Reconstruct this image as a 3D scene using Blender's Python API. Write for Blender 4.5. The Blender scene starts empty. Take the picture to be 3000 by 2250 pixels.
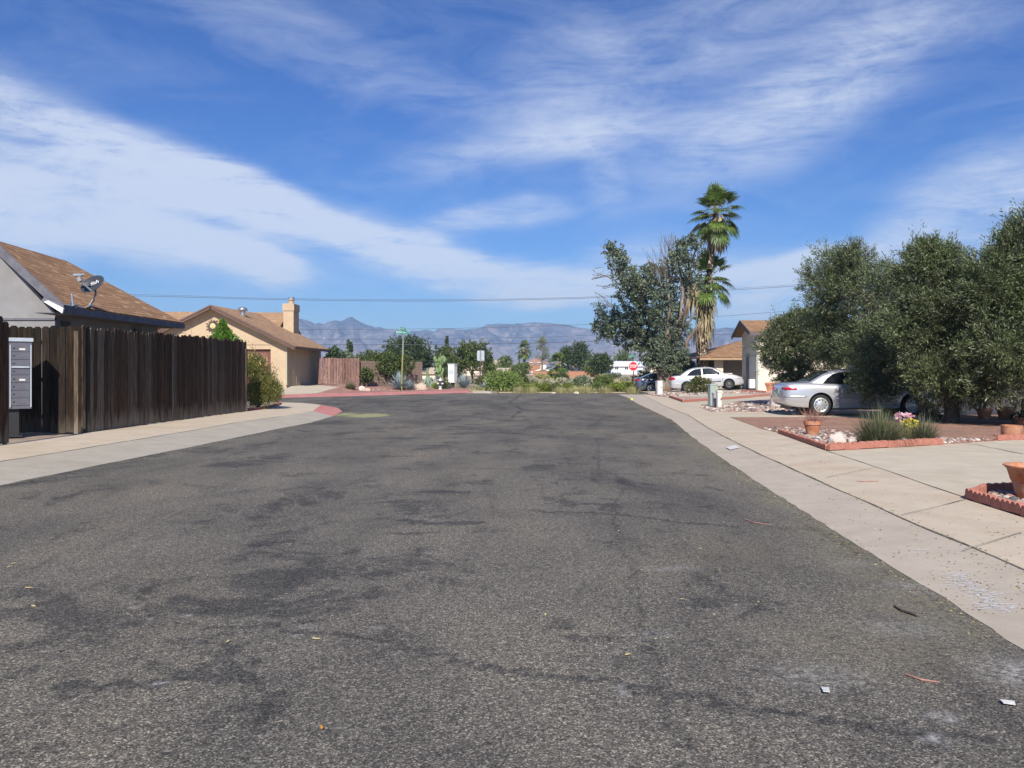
import bpy, bmesh, math, random
import numpy as np
from mathutils import Vector, Matrix, noise
from mathutils.bvhtree import BVHTree
from mathutils.geometry import tessellate_polygon
random.seed(7); RNG = np.random.default_rng(11)
R = math.radians
scene = bpy.context.scene
COL = scene.collection
# ------------------------------------------------------------------ camera
F, HZ, H = 2400.0, 1095.0, 1.35          # focal length in photo pixels, horizon row, eye height (m)
cam_d = bpy.data.cameras.new('camera'); cam = bpy.data.objects.new('camera', cam_d); COL.objects.link(cam)
cam_d.sensor_width = 36; cam_d.lens = 36*F/3000; cam_d.shift_y = -(1125-HZ)/3000
cam_d.clip_start = .1; cam_d.clip_end = 20000
cam.location = (0, 0, H); cam.rotation_euler = (R(90), 0, 0); scene.camera = cam
# ------------------------------------------------------------------ light
SUN_EL = 38.0
sd = Vector((.03*math.cos(R(SUN_EL)), math.cos(R(SUN_EL)), -math.sin(R(SUN_EL)))).normalized()
sun_d = bpy.data.lights.new('sun', 'SUN'); sun_d.energy = 4.7; sun_d.angle = R(.53); sun_d.color = (1, .94, .85)
sun = bpy.data.objects.new('sun', sun_d); COL.objects.link(sun); sun.location = (0, -30, 60)
sun.rotation_euler = sd.to_track_quat('-Z', 'Y').to_euler()
vs = scene.view_settings; vs.view_transform = 'Standard'; vs.look = 'None'; vs.exposure = .45; vs.gamma = 1; vs.use_curve_mapping = False
scene.cycles.max_bounces = 6; scene.cycles.volume_bounces = 0; scene.cycles.transparent_max_bounces = 16
scene.cycles.use_denoising = True
# ------------------------------------------------------------------ world: physical sky with thin cirrus
world = bpy.data.worlds.new('World'); scene.world = world; world.use_nodes = True
wt = world.node_tree; wt.nodes.clear()
def wn(t, **k):
    n = wt.nodes.new(t)
    for a, b in k.items(): setattr(n, a, b)
    return n
def wm(op, a, b=None, c=None, clamp=False):
    n = wn('ShaderNodeMath', operation=op); n.use_clamp = clamp
    for i, v in enumerate((a, b, c)):
        if v is None: continue
        if isinstance(v, (int, float)): n.inputs[i].default_value = v
        else: wt.links.new(v, n.inputs[i])
    return n.outputs[0]
sky = wn('ShaderNodeTexSky', sky_type='NISHITA'); sky.sun_disc = False
sky.sun_elevation = R(SUN_EL); sky.sun_rotation = R(180); sky.altitude = 800; sky.air_density = 1.0; sky.dust_density = .3; sky.ozone_density = 2.2
tc = wn('ShaderNodeTexCoord'); sx = wn('ShaderNodeSeparateXYZ'); wt.links.new(tc.outputs['Generated'], sx.inputs[0])
dx, dy, dz = sx.outputs
az = wm('ARCTAN2', dx, dy)                                   # azimuth from north, radians
el = wm('ARCTAN2', dz, wm('SQRT', wm('ADD', wm('MULTIPLY', dx, dx), wm('MULTIPLY', dy, dy))))
cmb = wn('ShaderNodeCombineXYZ'); wt.links.new(az, cmb.inputs[0]); wt.links.new(el, cmb.inputs[1])
def wnoise(scale, detail, rough, sxy, rot, dist=0, off=(0, 0, 0)):
    mp = wn('ShaderNodeMapping'); mp.inputs['Scale'].default_value = (sxy[0], sxy[1], 1); mp.inputs['Rotation'].default_value = (0, 0, R(rot)); mp.inputs['Location'].default_value = off
    wt.links.new(cmb.outputs[0], mp.inputs[0]); t = wn('ShaderNodeTexNoise'); t.inputs['Scale'].default_value = scale
    t.inputs['Detail'].default_value = detail; t.inputs['Roughness'].default_value = rough; t.inputs['Distortion'].default_value = dist
    wt.links.new(mp.outputs[0], t.inputs['Vector']); return t
n1 = wnoise(2.2, 8, .62, (1, 3.2), 14, .6); n2 = wnoise(7, 9, .68, (1, 3.0), -22, .9, (3, 1, 0)); n3 = wnoise(9, 10, .75, (1, 7.0), 12, .5, (1, 5, 0)); nw = wnoise(3.2, 3, .5, (1, 1.6), 0, 0, (7, 2, 0))
nws = wn('ShaderNodeSeparateColor'); wt.links.new(nw.outputs['Color'], nws.inputs[0])
azw = wm('ADD', az, wm('MULTIPLY', wm('SUBTRACT', nws.outputs[0], .5), .16)); elw = wm('ADD', el, wm('MULTIPLY', wm('SUBTRACT', nws.outputs[1], .5), .09))
def blob(px, py, a, b, rot, amp):                            # soft cirrus bank around a sky direction (given by full-view pixel of a 2212 px wide copy)
    X = (px*1.3562-1500)/F; a0 = math.atan(X); e0 = math.atan((HZ-py*1.3562)/F*math.cos(a0)); k = 1.3562/F
    a *= k; b *= k; c, s = math.cos(R(rot)), math.sin(R(rot))
    u = wm('SUBTRACT', azw, a0); v = wm('SUBTRACT', elw, e0)
    p = wm('DIVIDE', wm('SUBTRACT', wm('MULTIPLY', u, c), wm('MULTIPLY', v, s)), a)
    q = wm('DIVIDE', wm('ADD', wm('MULTIPLY', u, s), wm('MULTIPLY', v, c)), b)
    r2 = wm('ADD', wm('MULTIPLY', p, p), wm('MULTIPLY', q, q))
    return wm('MULTIPLY', wm('EXPONENT', wm('MULTIPLY', wm('MULTIPLY', r2, r2), -1.0)), amp)
blobs = [(120,265,380,75,12,.55),(400,350,260,60,16,.6),(160,455,450,95,7,.68),(520,550,150,45,14,.8),(640,430,280,50,12,.62),(850,500,200,36,20,.75),
         (1050,600,240,45,14,.8),(1080,470,150,30,0,.4),(1250,650,200,30,0,.4),(1600,130,560,170,-14,.18),(1270,190,150,150,-30,.10),(1700,270,330,90,-22,.35),
         (2120,450,260,90,-24,.5),(1700,580,150,30,-6,.7),(1690,660,150,45,-4,.6),(1450,600,260,60,0,.35),(1290,400,40,90,-20,.15),(700,120,500,60,16,.12),(1150,330,300,40,-6,.25),(980,740,120,12,0,.5)]
acc = None
for b in blobs:
    o = blob(*b); acc = o if acc is None else wm('ADD', acc, o)
f1 = wm('SUBTRACT', n1.outputs[0], .5); f2 = wm('SUBTRACT', n2.outputs[0], .5)
f3 = wm('SUBTRACT', n3.outputs[0], .5); mod = wm('ADD', wm('ADD', wm('MULTIPLY', f1, 2.3), wm('MULTIPLY', f2, 2.3)), wm('MULTIPLY', f3, 2.2))
dens = wm('MULTIPLY', acc, wm('ADD', mod, 1.0))
dens = wm('ADD', dens, wm('MULTIPLY', wm('ADD', wm('MULTIPLY', f1, 1.2), f2, None), .30))
dens = wm('ADD', dens, .03)
dens = wm('SMOOTH_MIN', wm('MAXIMUM', dens, 0.0), .78, .35)
hs = wn('ShaderNodeHueSaturation'); hs.inputs['Saturation'].default_value = 1.15; wt.links.new(sky.outputs[0], hs.inputs['Color'])
tint = wn('ShaderNodeMixRGB', blend_type='MULTIPLY'); tint.inputs[0].default_value = 1; tr_ = wn('ShaderNodeValToRGB'); wt.links.new(el, tr_.inputs[0]); tr_.color_ramp.elements[0].position = .02; tr_.color_ramp.elements[0].color = (.66, .95, 1.30, 1); tr_.color_ramp.elements[1].position = .32; tr_.color_ramp.elements[1].color = (.50, .85, 1.42, 1); wt.links.new(tr_.outputs[0], tint.inputs[2]); wt.links.new(hs.outputs[0], tint.inputs[1])
mix = wn('ShaderNodeMixRGB'); mix.inputs[2].default_value = (9.6, 10.4, 11.8, 1)
wt.links.new(dens, mix.inputs[0]); wt.links.new(tint.outputs[0], mix.inputs[1])
bg = wn('ShaderNodeBackground'); bg.inputs[1].default_value = .062; wt.links.new(mix.outputs[0], bg.inputs[0])
wo = wn('ShaderNodeOutputWorld'); wt.links.new(bg.outputs[0], wo.inputs[0])
# ------------------------------------------------------------------ helpers
def P(px, py, Y): return Vector(((px-1500)/F*Y, Y, H-(py-HZ)/F*Y))          # photo pixel + distance -> point
def G(px, py, z=0.0): return P(px, py, F*(H-z)/(py-HZ))                      # photo pixel + height -> point
def tag(o, label=None, cat=None, group=None, kind=None):
    for k, v in (('label', label), ('category', cat), ('group', group), ('kind', kind)):
        if v: o[k] = v
    return o
def empty(name, loc, rz=0, label=None, cat=None, group=None):
    o = bpy.data.objects.new(name, None); COL.objects.link(o); o.location = loc; o.rotation_euler = (0, 0, rz); o.empty_display_size = .2
    return tag(o, label, cat, group)
def wmat(o):
    b = Matrix.LocRotScale(o.location, o.rotation_euler, o.scale); return (wmat(o.parent) @ o.matrix_parent_inverse @ b) if o.parent else b
def link(name, me, mat, parent=None, smooth=False, world=True):
    o = bpy.data.objects.new(name, me); COL.objects.link(o)
    if mat:
        for m in (mat if isinstance(mat, (list, tuple)) else [mat]): me.materials.append(m)
    if parent is not None:
        o.parent = parent
        if world: o.matrix_parent_inverse = wmat(parent).inverted()   # verts were given in world space
    if smooth:
        me.polygons.foreach_set('use_smooth', [True]*len(me.polygons))
    return o
class MB:
    def __init__(s): s.v = []; s.f = []; s.uv = {}
    def add(s, vs, fs):
        n = len(s.v); s.v += [tuple(v) for v in vs]; s.f += [tuple(i+n for i in f) for f in fs]; return s
    def box(s, c, size, rz=0, M=None):
        hx, hy, hz = [k/2 for k in size]; vs = [Vector((x, y, z)) for x in (-hx, hx) for y in (-hy, hy) for z in (-hz, hz)]
        m = M if M else Matrix.Rotation(rz, 4, 'Z'); vs = [m @ v + Vector(c) for v in vs]
        return s.add(vs, [(0,1,3,2),(4,6,7,5),(0,4,5,1),(2,3,7,6),(0,2,6,4),(1,5,7,3)])
    def beam(s, a, b, w, h, up=Vector((0,0,1))):             # rectangular bar from a to b
        a = Vector(a); b = Vector(b); d = (b-a); L = d.length; d = d/L; sd_ = d.cross(up).normalized(); u = sd_.cross(d)
        M = Matrix((sd_, d, u)).transposed().to_4x4(); return s.box((a+b)/2, (w, L, h), M=M)
    def tube(s, pts, rad, n=8, cap=True):
        pts = [Vector(p) for p in pts]; rad = rad if isinstance(rad, (list, tuple)) else [rad]*len(pts); base = len(s.v)
        ref = Vector((0, 0, 1))
        for i, p in enumerate(pts):
            d = (pts[min(i+1, len(pts)-1)]-pts[max(i-1, 0)]).normalized()
            if abs(d.dot(ref)) > .95: ref2 = Vector((1, 0, 0))
            else: ref2 = ref
            u = d.cross(ref2).normalized(); w = d.cross(u)
            for k in range(n):
                a = 2*math.pi*k/n; s.v.append(tuple(p+(u*math.cos(a)+w*math.sin(a))*rad[i]))
        for i in range(len(pts)-1):
            for k in range(n):
                a = base+i*n+k; b = base+i*n+(k+1) % n; s.f.append((a, b, b+n, a+n))
        if cap: s.f.append(tuple(base+k for k in range(n))[::-1]); s.f.append(tuple(base+(len(pts)-1)*n+k for k in range(n)))
        return s
    def lathe(s, prof, c=(0,0,0), n=24, M=None, cap=True):   # prof: (r, z)
        base = len(s.v); c = Vector(c)
        for r, z in prof:
            for k in range(n):
                a = 2*math.pi*k/n; v = Vector((r*math.cos(a), r*math.sin(a), z)); s.v.append(tuple((M @ v if M else v)+c))
        for i in range(len(prof)-1):
            for k in range(n):
                a = base+i*n+k; b = base+i*n+(k+1) % n; s.f.append((a, b, b+n, a+n))
        if cap: s.f.append(tuple(base+k for k in range(n))[::-1]); s.f.append(tuple(base+(len(prof)-1)*n+k for k in range(n)))
        return s
    def prism(s, poly, d):                                   # poly: list of 3D points, extruded by vector d
        poly = [Vector(p) for p in poly]; n = len(poly); d = Vector(d)
        return s.add(poly+[p+d for p in poly], [tuple(range(n))[::-1], tuple(range(n, 2*n))]+[(i, (i+1) % n, n+(i+1) % n, n+i) for i in range(n)])
    def build(s, name, mat, parent=None, smooth=False, world=True, recalc=True):
        me = bpy.data.meshes.new(name); me.from_pydata(s.v, [], s.f); me.update()
        if recalc:
            bm = bmesh.new(); bm.from_mesh(me); bmesh.ops.recalc_face_normals(bm, faces=bm.faces); bm.to_mesh(me); bm.free()
        o = link(name, me, mat, parent, smooth, world)
        if smooth == 'auto':
            me.set_sharp_from_angle(angle=R(38))
        return o
def quads_mesh(name, verts, nper, mat, parent=None, smooth=False):   # verts: (N, nper, 3) numpy, one face each
    verts = np.asarray(verts, dtype=np.float32); N = verts.shape[0]; me = bpy.data.meshes.new(name)
    me.vertices.add(N*nper); me.vertices.foreach_set('co', verts.reshape(-1)); me.loops.add(N*nper)
    me.loops.foreach_set('vertex_index', np.arange(N*nper, dtype=np.int32)); me.polygons.add(N)
    me.polygons.foreach_set('loop_start', np.arange(0, N*nper, nper, dtype=np.int32)); me.polygons.foreach_set('loop_total', np.full(N, nper, dtype=np.int32))
    me.update(calc_edges=True); return link(name, me, mat, parent, smooth)
# ------------------------------------------------------------------ materials
def nm(name):
    m = bpy.data.materials.new(name); m.use_nodes = True; nt = m.node_tree; b = nt.nodes['Principled BSDF']; return m, nt, b
def setp(b, rough=.9, spec=.3, metal=0, coat=0):
    b.inputs['Roughness'].default_value = rough; b.inputs['Specular IOR Level'].default_value = spec; b.inputs['Metallic'].default_value = metal
    if coat: b.inputs['Coat Weight'].default_value = coat; b.inputs['Coat Roughness'].default_value = .04
def tnoise(nt, scale, detail=4, rough=.6, sc=(1,1,1), coord='Object', dist=0):
    t = nt.nodes.new('ShaderNodeTexCoord'); mp = nt.nodes.new('ShaderNodeMapping'); mp.inputs['Scale'].default_value = sc
    nt.links.new(t.outputs[coord], mp.inputs[0]); n = nt.nodes.new('ShaderNodeTexNoise'); n.inputs['Scale'].default_value = scale
    n.inputs['Detail'].default_value = detail; n.inputs['Roughness'].default_value = rough; n.inputs['Distortion'].default_value = dist
    nt.links.new(mp.outputs[0], n.inputs['Vector']); return n.outputs[0]
def ramp(nt, fac, stops, interp='LINEAR'):
    r = nt.nodes.new('ShaderNodeValToRGB'); r.color_ramp.interpolation = interp; e = r.color_ramp.elements
    while len(e) < len(stops): e.new(.5)
    for i, (p, c) in enumerate(stops): e[i].position = p; e[i].color = (*c, 1) if len(c) == 3 else c
    nt.links.new(fac, r.inputs[0]); return r.outputs[0]
def mixc(nt, fac, a, b, mode='MIX'):
    n = nt.nodes.new('ShaderNodeMixRGB'); n.blend_type = mode
    for i, v in ((0, fac), (1, a), (2, b)):
        if isinstance(v, (int, float)): n.inputs[i].default_value = v
        elif isinstance(v, (tuple, list)): n.inputs[i].default_value = (*v, 1) if len(v) == 3 else v
        else: nt.links.new(v, n.inputs[i])
    return n.outputs[0]
def mth(nt, op, a, b=0, clamp=False):
    n = nt.nodes.new('ShaderNodeMath'); n.operation = op; n.use_clamp = clamp
    for i, v in ((0, a), (1, b)):
        if isinstance(v, (int, float)): n.inputs[i].default_value = v
        else: nt.links.new(v, n.inputs[i])
    return n.outputs[0]
def bump(nt, b, h, strength=.3, dist=.02):
    n = nt.nodes.new('ShaderNodeBump'); n.inputs['Strength'].default_value = strength; n.inputs['Distance'].default_value = dist
    nt.links.new(h, n.inputs['Height']); nt.links.new(n.outputs[0], b.inputs['Normal'])
def attr(nt, name):
    n = nt.nodes.new('ShaderNodeAttribute'); n.attribute_name = name; return n
def island(nt): return nt.nodes.new('ShaderNodeNewGeometry').outputs['Random Per Island']
def noisy(name, c1, c2, scale=8, rough=.9, spec=.25, detail=5, sc=(1,1,1), bmp=0, bscale=None, lo=.35, hi=.65, metal=0, big=None, bdist=.02):
    m, nt, b = nm(name); setp(b, rough, spec, metal)
    c = ramp(nt, tnoise(nt, scale, detail, .65, sc), [(lo, c1), (hi, c2)])
    if big: c = mixc(nt, ramp(nt, tnoise(nt, big[0], 4, .6), [(.4, (0,0,0)), (.65, (1,1,1))]), c, big[1])
    nt.links.new(c, b.inputs['Base Color'])
    if bmp: bump(nt, b, tnoise(nt, bscale or scale*3, 5, .7, sc), bmp, bdist)
    return m
def plain(name, c, rough=.5, spec=.4, metal=0, coat=0, var=.12):
    m, nt, b = nm(name); setp(b, rough, spec, metal, coat)
    nt.links.new(ramp(nt, tnoise(nt, 6, 5), [(.3, tuple(k*(1-var) for k in c)), (.7, tuple(min(1, k*(1+var*.5)) for k in c))]), b.inputs['Base Color']); return m
def leafmat(name, cols, trans=.3, rough=.55):
    m, nt, b = nm(name); setp(b, rough, .35); n = len(cols)
    c = ramp(nt, island(nt), [((i+.5)/n, k) for i, k in enumerate(cols)])
    c = mixc(nt, ramp(nt, tnoise(nt, .9, 3), [(.35, (0,0,0)), (.7, (1,1,1))]), c, mixc(nt, 1, c, (1.15, 1.28, .98), 'MULTIPLY'))
    nt.links.new(c, b.inputs['Base Color']); tr = nt.nodes.new('ShaderNodeBsdfTranslucent'); nt.links.new(c, tr.inputs[0])
    mx = nt.nodes.new('ShaderNodeMixShader'); mx.inputs[0].default_value = trans; nt.links.new(b.outputs[0], mx.inputs[1]); nt.links.new(tr.outputs[0], mx.inputs[2])
    nt.links.new(mx.outputs[0], nt.nodes['Material Output'].inputs[0]); return m
def asphalt_mat():
    m, nt, b = nm('asphalt'); setp(b, .88, .3)
    v = nt.nodes.new('ShaderNodeTexVoronoi'); v.inputs['Scale'].default_value = 150; t = nt.nodes.new('ShaderNodeTexCoord'); nt.links.new(t.outputs['Object'], v.inputs['Vector'])
    sep = nt.nodes.new('ShaderNodeSeparateColor'); nt.links.new(v.outputs['Color'], sep.inputs[0])
    c = ramp(nt, sep.outputs[0], [(0, (.046,.045,.043)), (.35, (.107,.101,.092)), (.62, (.166,.155,.137)), (.86, (.24,.222,.19)), (.97, (.44,.41,.35))])
    fine = ramp(nt, tnoise(nt, 28, 6, .8), [(.3, (.42,.42,.43)), (.7, (1.35,1.33,1.28))]); c = mixc(nt, 1, c, fine, 'MULTIPLY')
    big = ramp(nt, tnoise(nt, .55, 6, .62, (1, .55, 1), dist=.7), [(.30, (.60,.61,.64)), (.52, (1,1,1)), (.75, (1.3,1.27,1.2))]); c = mixc(nt, .85, c, big, 'MULTIPLY')
    streak = ramp(nt, tnoise(nt, 1.6, 5, .65, (1, .22, 1), dist=1.2), [(.30, (.62,.62,.66)), (.44, (1,1,1))]); c = mixc(nt, .8, c, streak, 'MULTIPLY'); c = mixc(nt, 1, c, ramp(nt, tnoise(nt, .35, 5, .6, (1.6, .5, 1), dist=.4), [(.3, (.74,.72,.72)), (.5, (1,.98,.94)), (.7, (1.22,1.16,1.05))]), 'MULTIPLY')
    st = attr(nt, 'tar'); rag = tnoise(nt, 13, 7, .8)
    k = ramp(nt, mth(nt, 'ADD', mth(nt, 'MULTIPLY', st.outputs['Fac'], 1.4), mth(nt, 'MULTIPLY', mth(nt, 'SUBTRACT', rag, .5), 2.3)), [(.42, (0,0,0)), (.95, (.95,.95,.95))])
    zn = attr(nt, 'zone'); w1_ = tnoise(nt, .75, 5, .62, (1, 1.0, 1), dist=1.8); rd = mth(nt, 'SUBTRACT', 1, mth(nt, 'MULTIPLY', mth(nt, 'ABSOLUTE', mth(nt, 'SUBTRACT', w1_, .5)), 9)); pt = tnoise(nt, 1.1, 6, .7, (1, .6, 1)); zz = mth(nt, 'ADD', mth(nt, 'ADD', rd, mth(nt, 'MULTIPLY', zn.outputs['Fac'], .9)), mth(nt, 'MULTIPLY', mth(nt, 'SUBTRACT', pt, .62), 5.5))
    zz = mth(nt, 'ADD', zz, mth(nt, 'MULTIPLY', mth(nt, 'SUBTRACT', rag, .5), 2.2)); k = mth(nt, 'MAXIMUM', k, ramp(nt, zz, [(.35, (0,0,0)), (.95, (.85,.85,.85))]))
    c = mixc(nt, k, c, mixc(nt, 1, c, (.44,.46,.50), 'MULTIPLY'))
    ch = attr(nt, 'chalk'); k2 = mth(nt, 'MULTIPLY', ch.outputs['Fac'], ramp(nt, tnoise(nt, 22, 6, .8), [(.45, (0,0,0)), (.62, (1,1,1))]), True)
    c = mixc(nt, k2, c, (.42,.41,.40))
    dr = attr(nt, 'dirt'); k3 = mth(nt, 'MULTIPLY', dr.outputs['Fac'], ramp(nt, tnoise(nt, 14, 6, .8), [(.35, (0,0,0)), (.65, (1,1,1))]), True)
    c = mixc(nt, k3, c, (.25,.22,.14))
    sa = attr(nt, 'sand'); k4 = ramp(nt, mth(nt, 'ADD', sa.outputs['Fac'], mth(nt, 'MULTIPLY', mth(nt, 'SUBTRACT', tnoise(nt, 6, 7, .8, (1, .4, 1)), .5), 1.8)), [(.4, (0,0,0)), (.75, (.85,.85,.85))])
    c = mixc(nt, k4, c, (.33,.33,.15))
    nt.links.new(c, b.inputs['Base Color']); bump(nt, b, sep.outputs[0], .5, .006); return m
def concrete_mat(name, c1, c2, stain):
    m, nt, b = nm(name); setp(b, .9, .2)
    c = ramp(nt, tnoise(nt, 2.2, 8, .7), [(.3, c1), (.7, c2)])
    c = mixc(nt, .5, c, ramp(nt, tnoise(nt, 90, 3, .7), [(.3, (.75,.75,.75)), (.7, (1.15,1.15,1.15))]), 'MULTIPLY')
    c = mixc(nt, ramp(nt, tnoise(nt, .7, 6, .7, dist=.8), [(.52, (0,0,0)), (.72, (.6,.6,.6))]), c, stain)
    c = mixc(nt, ramp(nt, tnoise(nt, 16, 4, .6), [(.70, (0,0,0)), (.76, (.7,.7,.7))]), c, (.16,.13,.10))
    nt.links.new(c, b.inputs['Base Color']); bump(nt, b, tnoise(nt, 120, 3), .25, .003); return m
def gravel_mat(name, cols, scale=38, bmp=.8):
    m, nt, b = nm(name); setp(b, .92, .2); t = nt.nodes.new('ShaderNodeTexCoord'); v = nt.nodes.new('ShaderNodeTexVoronoi'); v.inputs['Scale'].default_value = scale
    nt.links.new(t.outputs['Object'], v.inputs['Vector']); sep = nt.nodes.new('ShaderNodeSeparateColor'); nt.links.new(v.outputs['Color'], sep.inputs[0]); n = len(cols)
    c = ramp(nt, sep.outputs[0], [((i+.5)/n, k) for i, k in enumerate(cols)])
    c = mixc(nt, .6, c, ramp(nt, tnoise(nt, 1.3, 5), [(.3, (.7,.7,.7)), (.7, (1.25,1.2,1.15))]), 'MULTIPLY')
    nt.links.new(c, b.inputs['Base Color']); bump(nt, b, v.outputs['Distance'], bmp, .03); return m
def shingle_mat(name, c1, c2, hi, mort, rows=.14, w=.9):
    m, nt, b = nm(name); setp(b, .92, .15); uv = nt.nodes.new('ShaderNodeUVMap'); br = nt.nodes.new('ShaderNodeTexBrick')
    nt.links.new(uv.outputs[0], br.inputs['Vector']); br.inputs['Scale'].default_value = 1; br.inputs['Brick Width'].default_value = w; br.inputs['Row Height'].default_value = rows
    br.inputs['Mortar Size'].default_value = rows*.085; br.inputs['Mortar Smooth'].default_value = .2
    br.inputs['Color1'].default_value = (*c1, 1); br.inputs['Color2'].default_value = (*c2, 1); br.inputs['Mortar'].default_value = (*mort, 1)
    n = nt.nodes.new('ShaderNodeTexNoise'); mp = nt.nodes.new('ShaderNodeMapping'); mp.inputs['Scale'].default_value = (2.2, 1/rows*.9, 1); nt.links.new(uv.outputs[0], mp.inputs[0]); nt.links.new(mp.outputs[0], n.inputs['Vector']); n.inputs['Scale'].default_value = 1.0; n.inputs['Detail'].default_value = 3
    c = mixc(nt, ramp(nt, n.outputs[0], [(.58, (0,0,0)), (.68, (.85,.85,.85))]), br.outputs['Color'], hi)
    c = mixc(nt, .5, c, ramp(nt, tnoise(nt, 1.1, 6, .7), [(.3, (.72,.7,.7)), (.7, (1.2,1.2,1.2))]), 'MULTIPLY')
    nt.links.new(c, b.inputs['Base Color']); return m
def fence_mat(name, cols, pale):
    m, nt, b = nm(name); setp(b, .93, .12); n = len(cols)
    c = ramp(nt, island(nt), [((i+.5)/n, k) for i, k in enumerate(cols)])
    g = tnoise(nt, 3, 8, .75, (14, 14, .7)); c = mixc(nt, 1, c, ramp(nt, g, [(.28, (.30,.28,.27)), (.48, (.9,.9,.9)), (.66, (2.3,2.1,1.9))]), 'MULTIPLY')
    t = nt.nodes.new('ShaderNodeTexCoord'); s = nt.nodes.new('ShaderNodeSeparateXYZ'); nt.links.new(t.outputs['Object'], s.inputs[0])
    low = ramp(nt, mth(nt, 'ADD', mth(nt, 'MULTIPLY', s.outputs[2], 1.0), mth(nt, 'MULTIPLY', mth(nt, 'SUBTRACT', tnoise(nt, 2, 5, .7, (6, 6, .8)), .5), 1.4)), [(.12, (.8,.8,.8)), (.52, (0,0,0))])
    c = mixc(nt, low, c, pale); nt.links.new(c, b.inputs['Base Color']); bump(nt, b, g, .4, .01); return m
M = {}
M['asphalt'] = asphalt_mat()
M['walk'] = concrete_mat('sidewalk_concrete', (.47,.395,.30), (.58,.49,.375), (.44,.32,.215))
M['gutter'] = concrete_mat('gutter_concrete', (.40,.345,.275), (.50,.435,.35), (.32,.27,.215))
M['lgutter'] = concrete_mat('left_gutter_concrete', (.36,.325,.265), (.45,.405,.335), (.30,.27,.22))
M['drive'] = concrete_mat('driveway_concrete', (.46,.40,.305), (.57,.50,.385), (.40,.335,.245))
M['redcurb'] = noisy('red_painted_curb', (.40,.13,.12), (.55,.21,.19), 5, bmp=.2, big=(1.2, (.50,.24,.21)))
M['joint'] = noisy('dirt_joint', (.07,.065,.05), (.19,.17,.13), 14, lo=.4, hi=.6)
M['dirt'] = noisy('desert_soil', (.34,.25,.16), (.56,.43,.28), .8, bmp=.4, bscale=5, big=(.25, (.40,.33,.20)))
M['lotsoil'] = noisy('yard_soil', (.25,.19,.14), (.38,.30,.22), 3, bmp=.4)
M['redgravel'] = gravel_mat('red_gravel', [(.24,.11,.09), (.38,.19,.15), (.46,.26,.20), (.33,.17,.14), (.55,.38,.31)], 34)
M['salmon'] = gravel_mat('salmon_gravel', [(.30,.165,.115), (.41,.24,.17), (.35,.20,.145), (.50,.33,.25)], 45)
M['pinkgravel'] = gravel_mat('pink_gravel', [(.40,.26,.21), (.55,.40,.33), (.62,.48,.41), (.34,.22,.19)], 30)
M['browngravel'] = gravel_mat('brown_gravel', [(.20,.13,.10), (.30,.20,.15), (.38,.27,.20), (.25,.17,.14)], 30)
M['roofbrown'] = shingle_mat('brown_shingles', (.27,.155,.085), (.37,.22,.125), (.50,.36,.215), (.13,.07,.04))
M['rooftan'] = shingle_mat('tan_shingles', (.34,.205,.115), (.42,.27,.165), (.55,.41,.26), (.20,.115,.07))
M['fence'] = fence_mat('weathered_fence', [(.042,.026,.017), (.065,.042,.027), (.05,.029,.019), (.095,.073,.052), (.034,.023,.015), (.12,.10,.078)], (.26,.22,.165))
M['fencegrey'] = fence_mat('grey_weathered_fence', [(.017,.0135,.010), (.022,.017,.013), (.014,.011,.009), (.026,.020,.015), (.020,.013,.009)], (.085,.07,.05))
M['gate'] = fence_mat('reddish_gate_boards', [(.17,.10,.085), (.21,.13,.11), (.19,.115,.10), (.24,.155,.135)], (.24,.17,.14))
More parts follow.
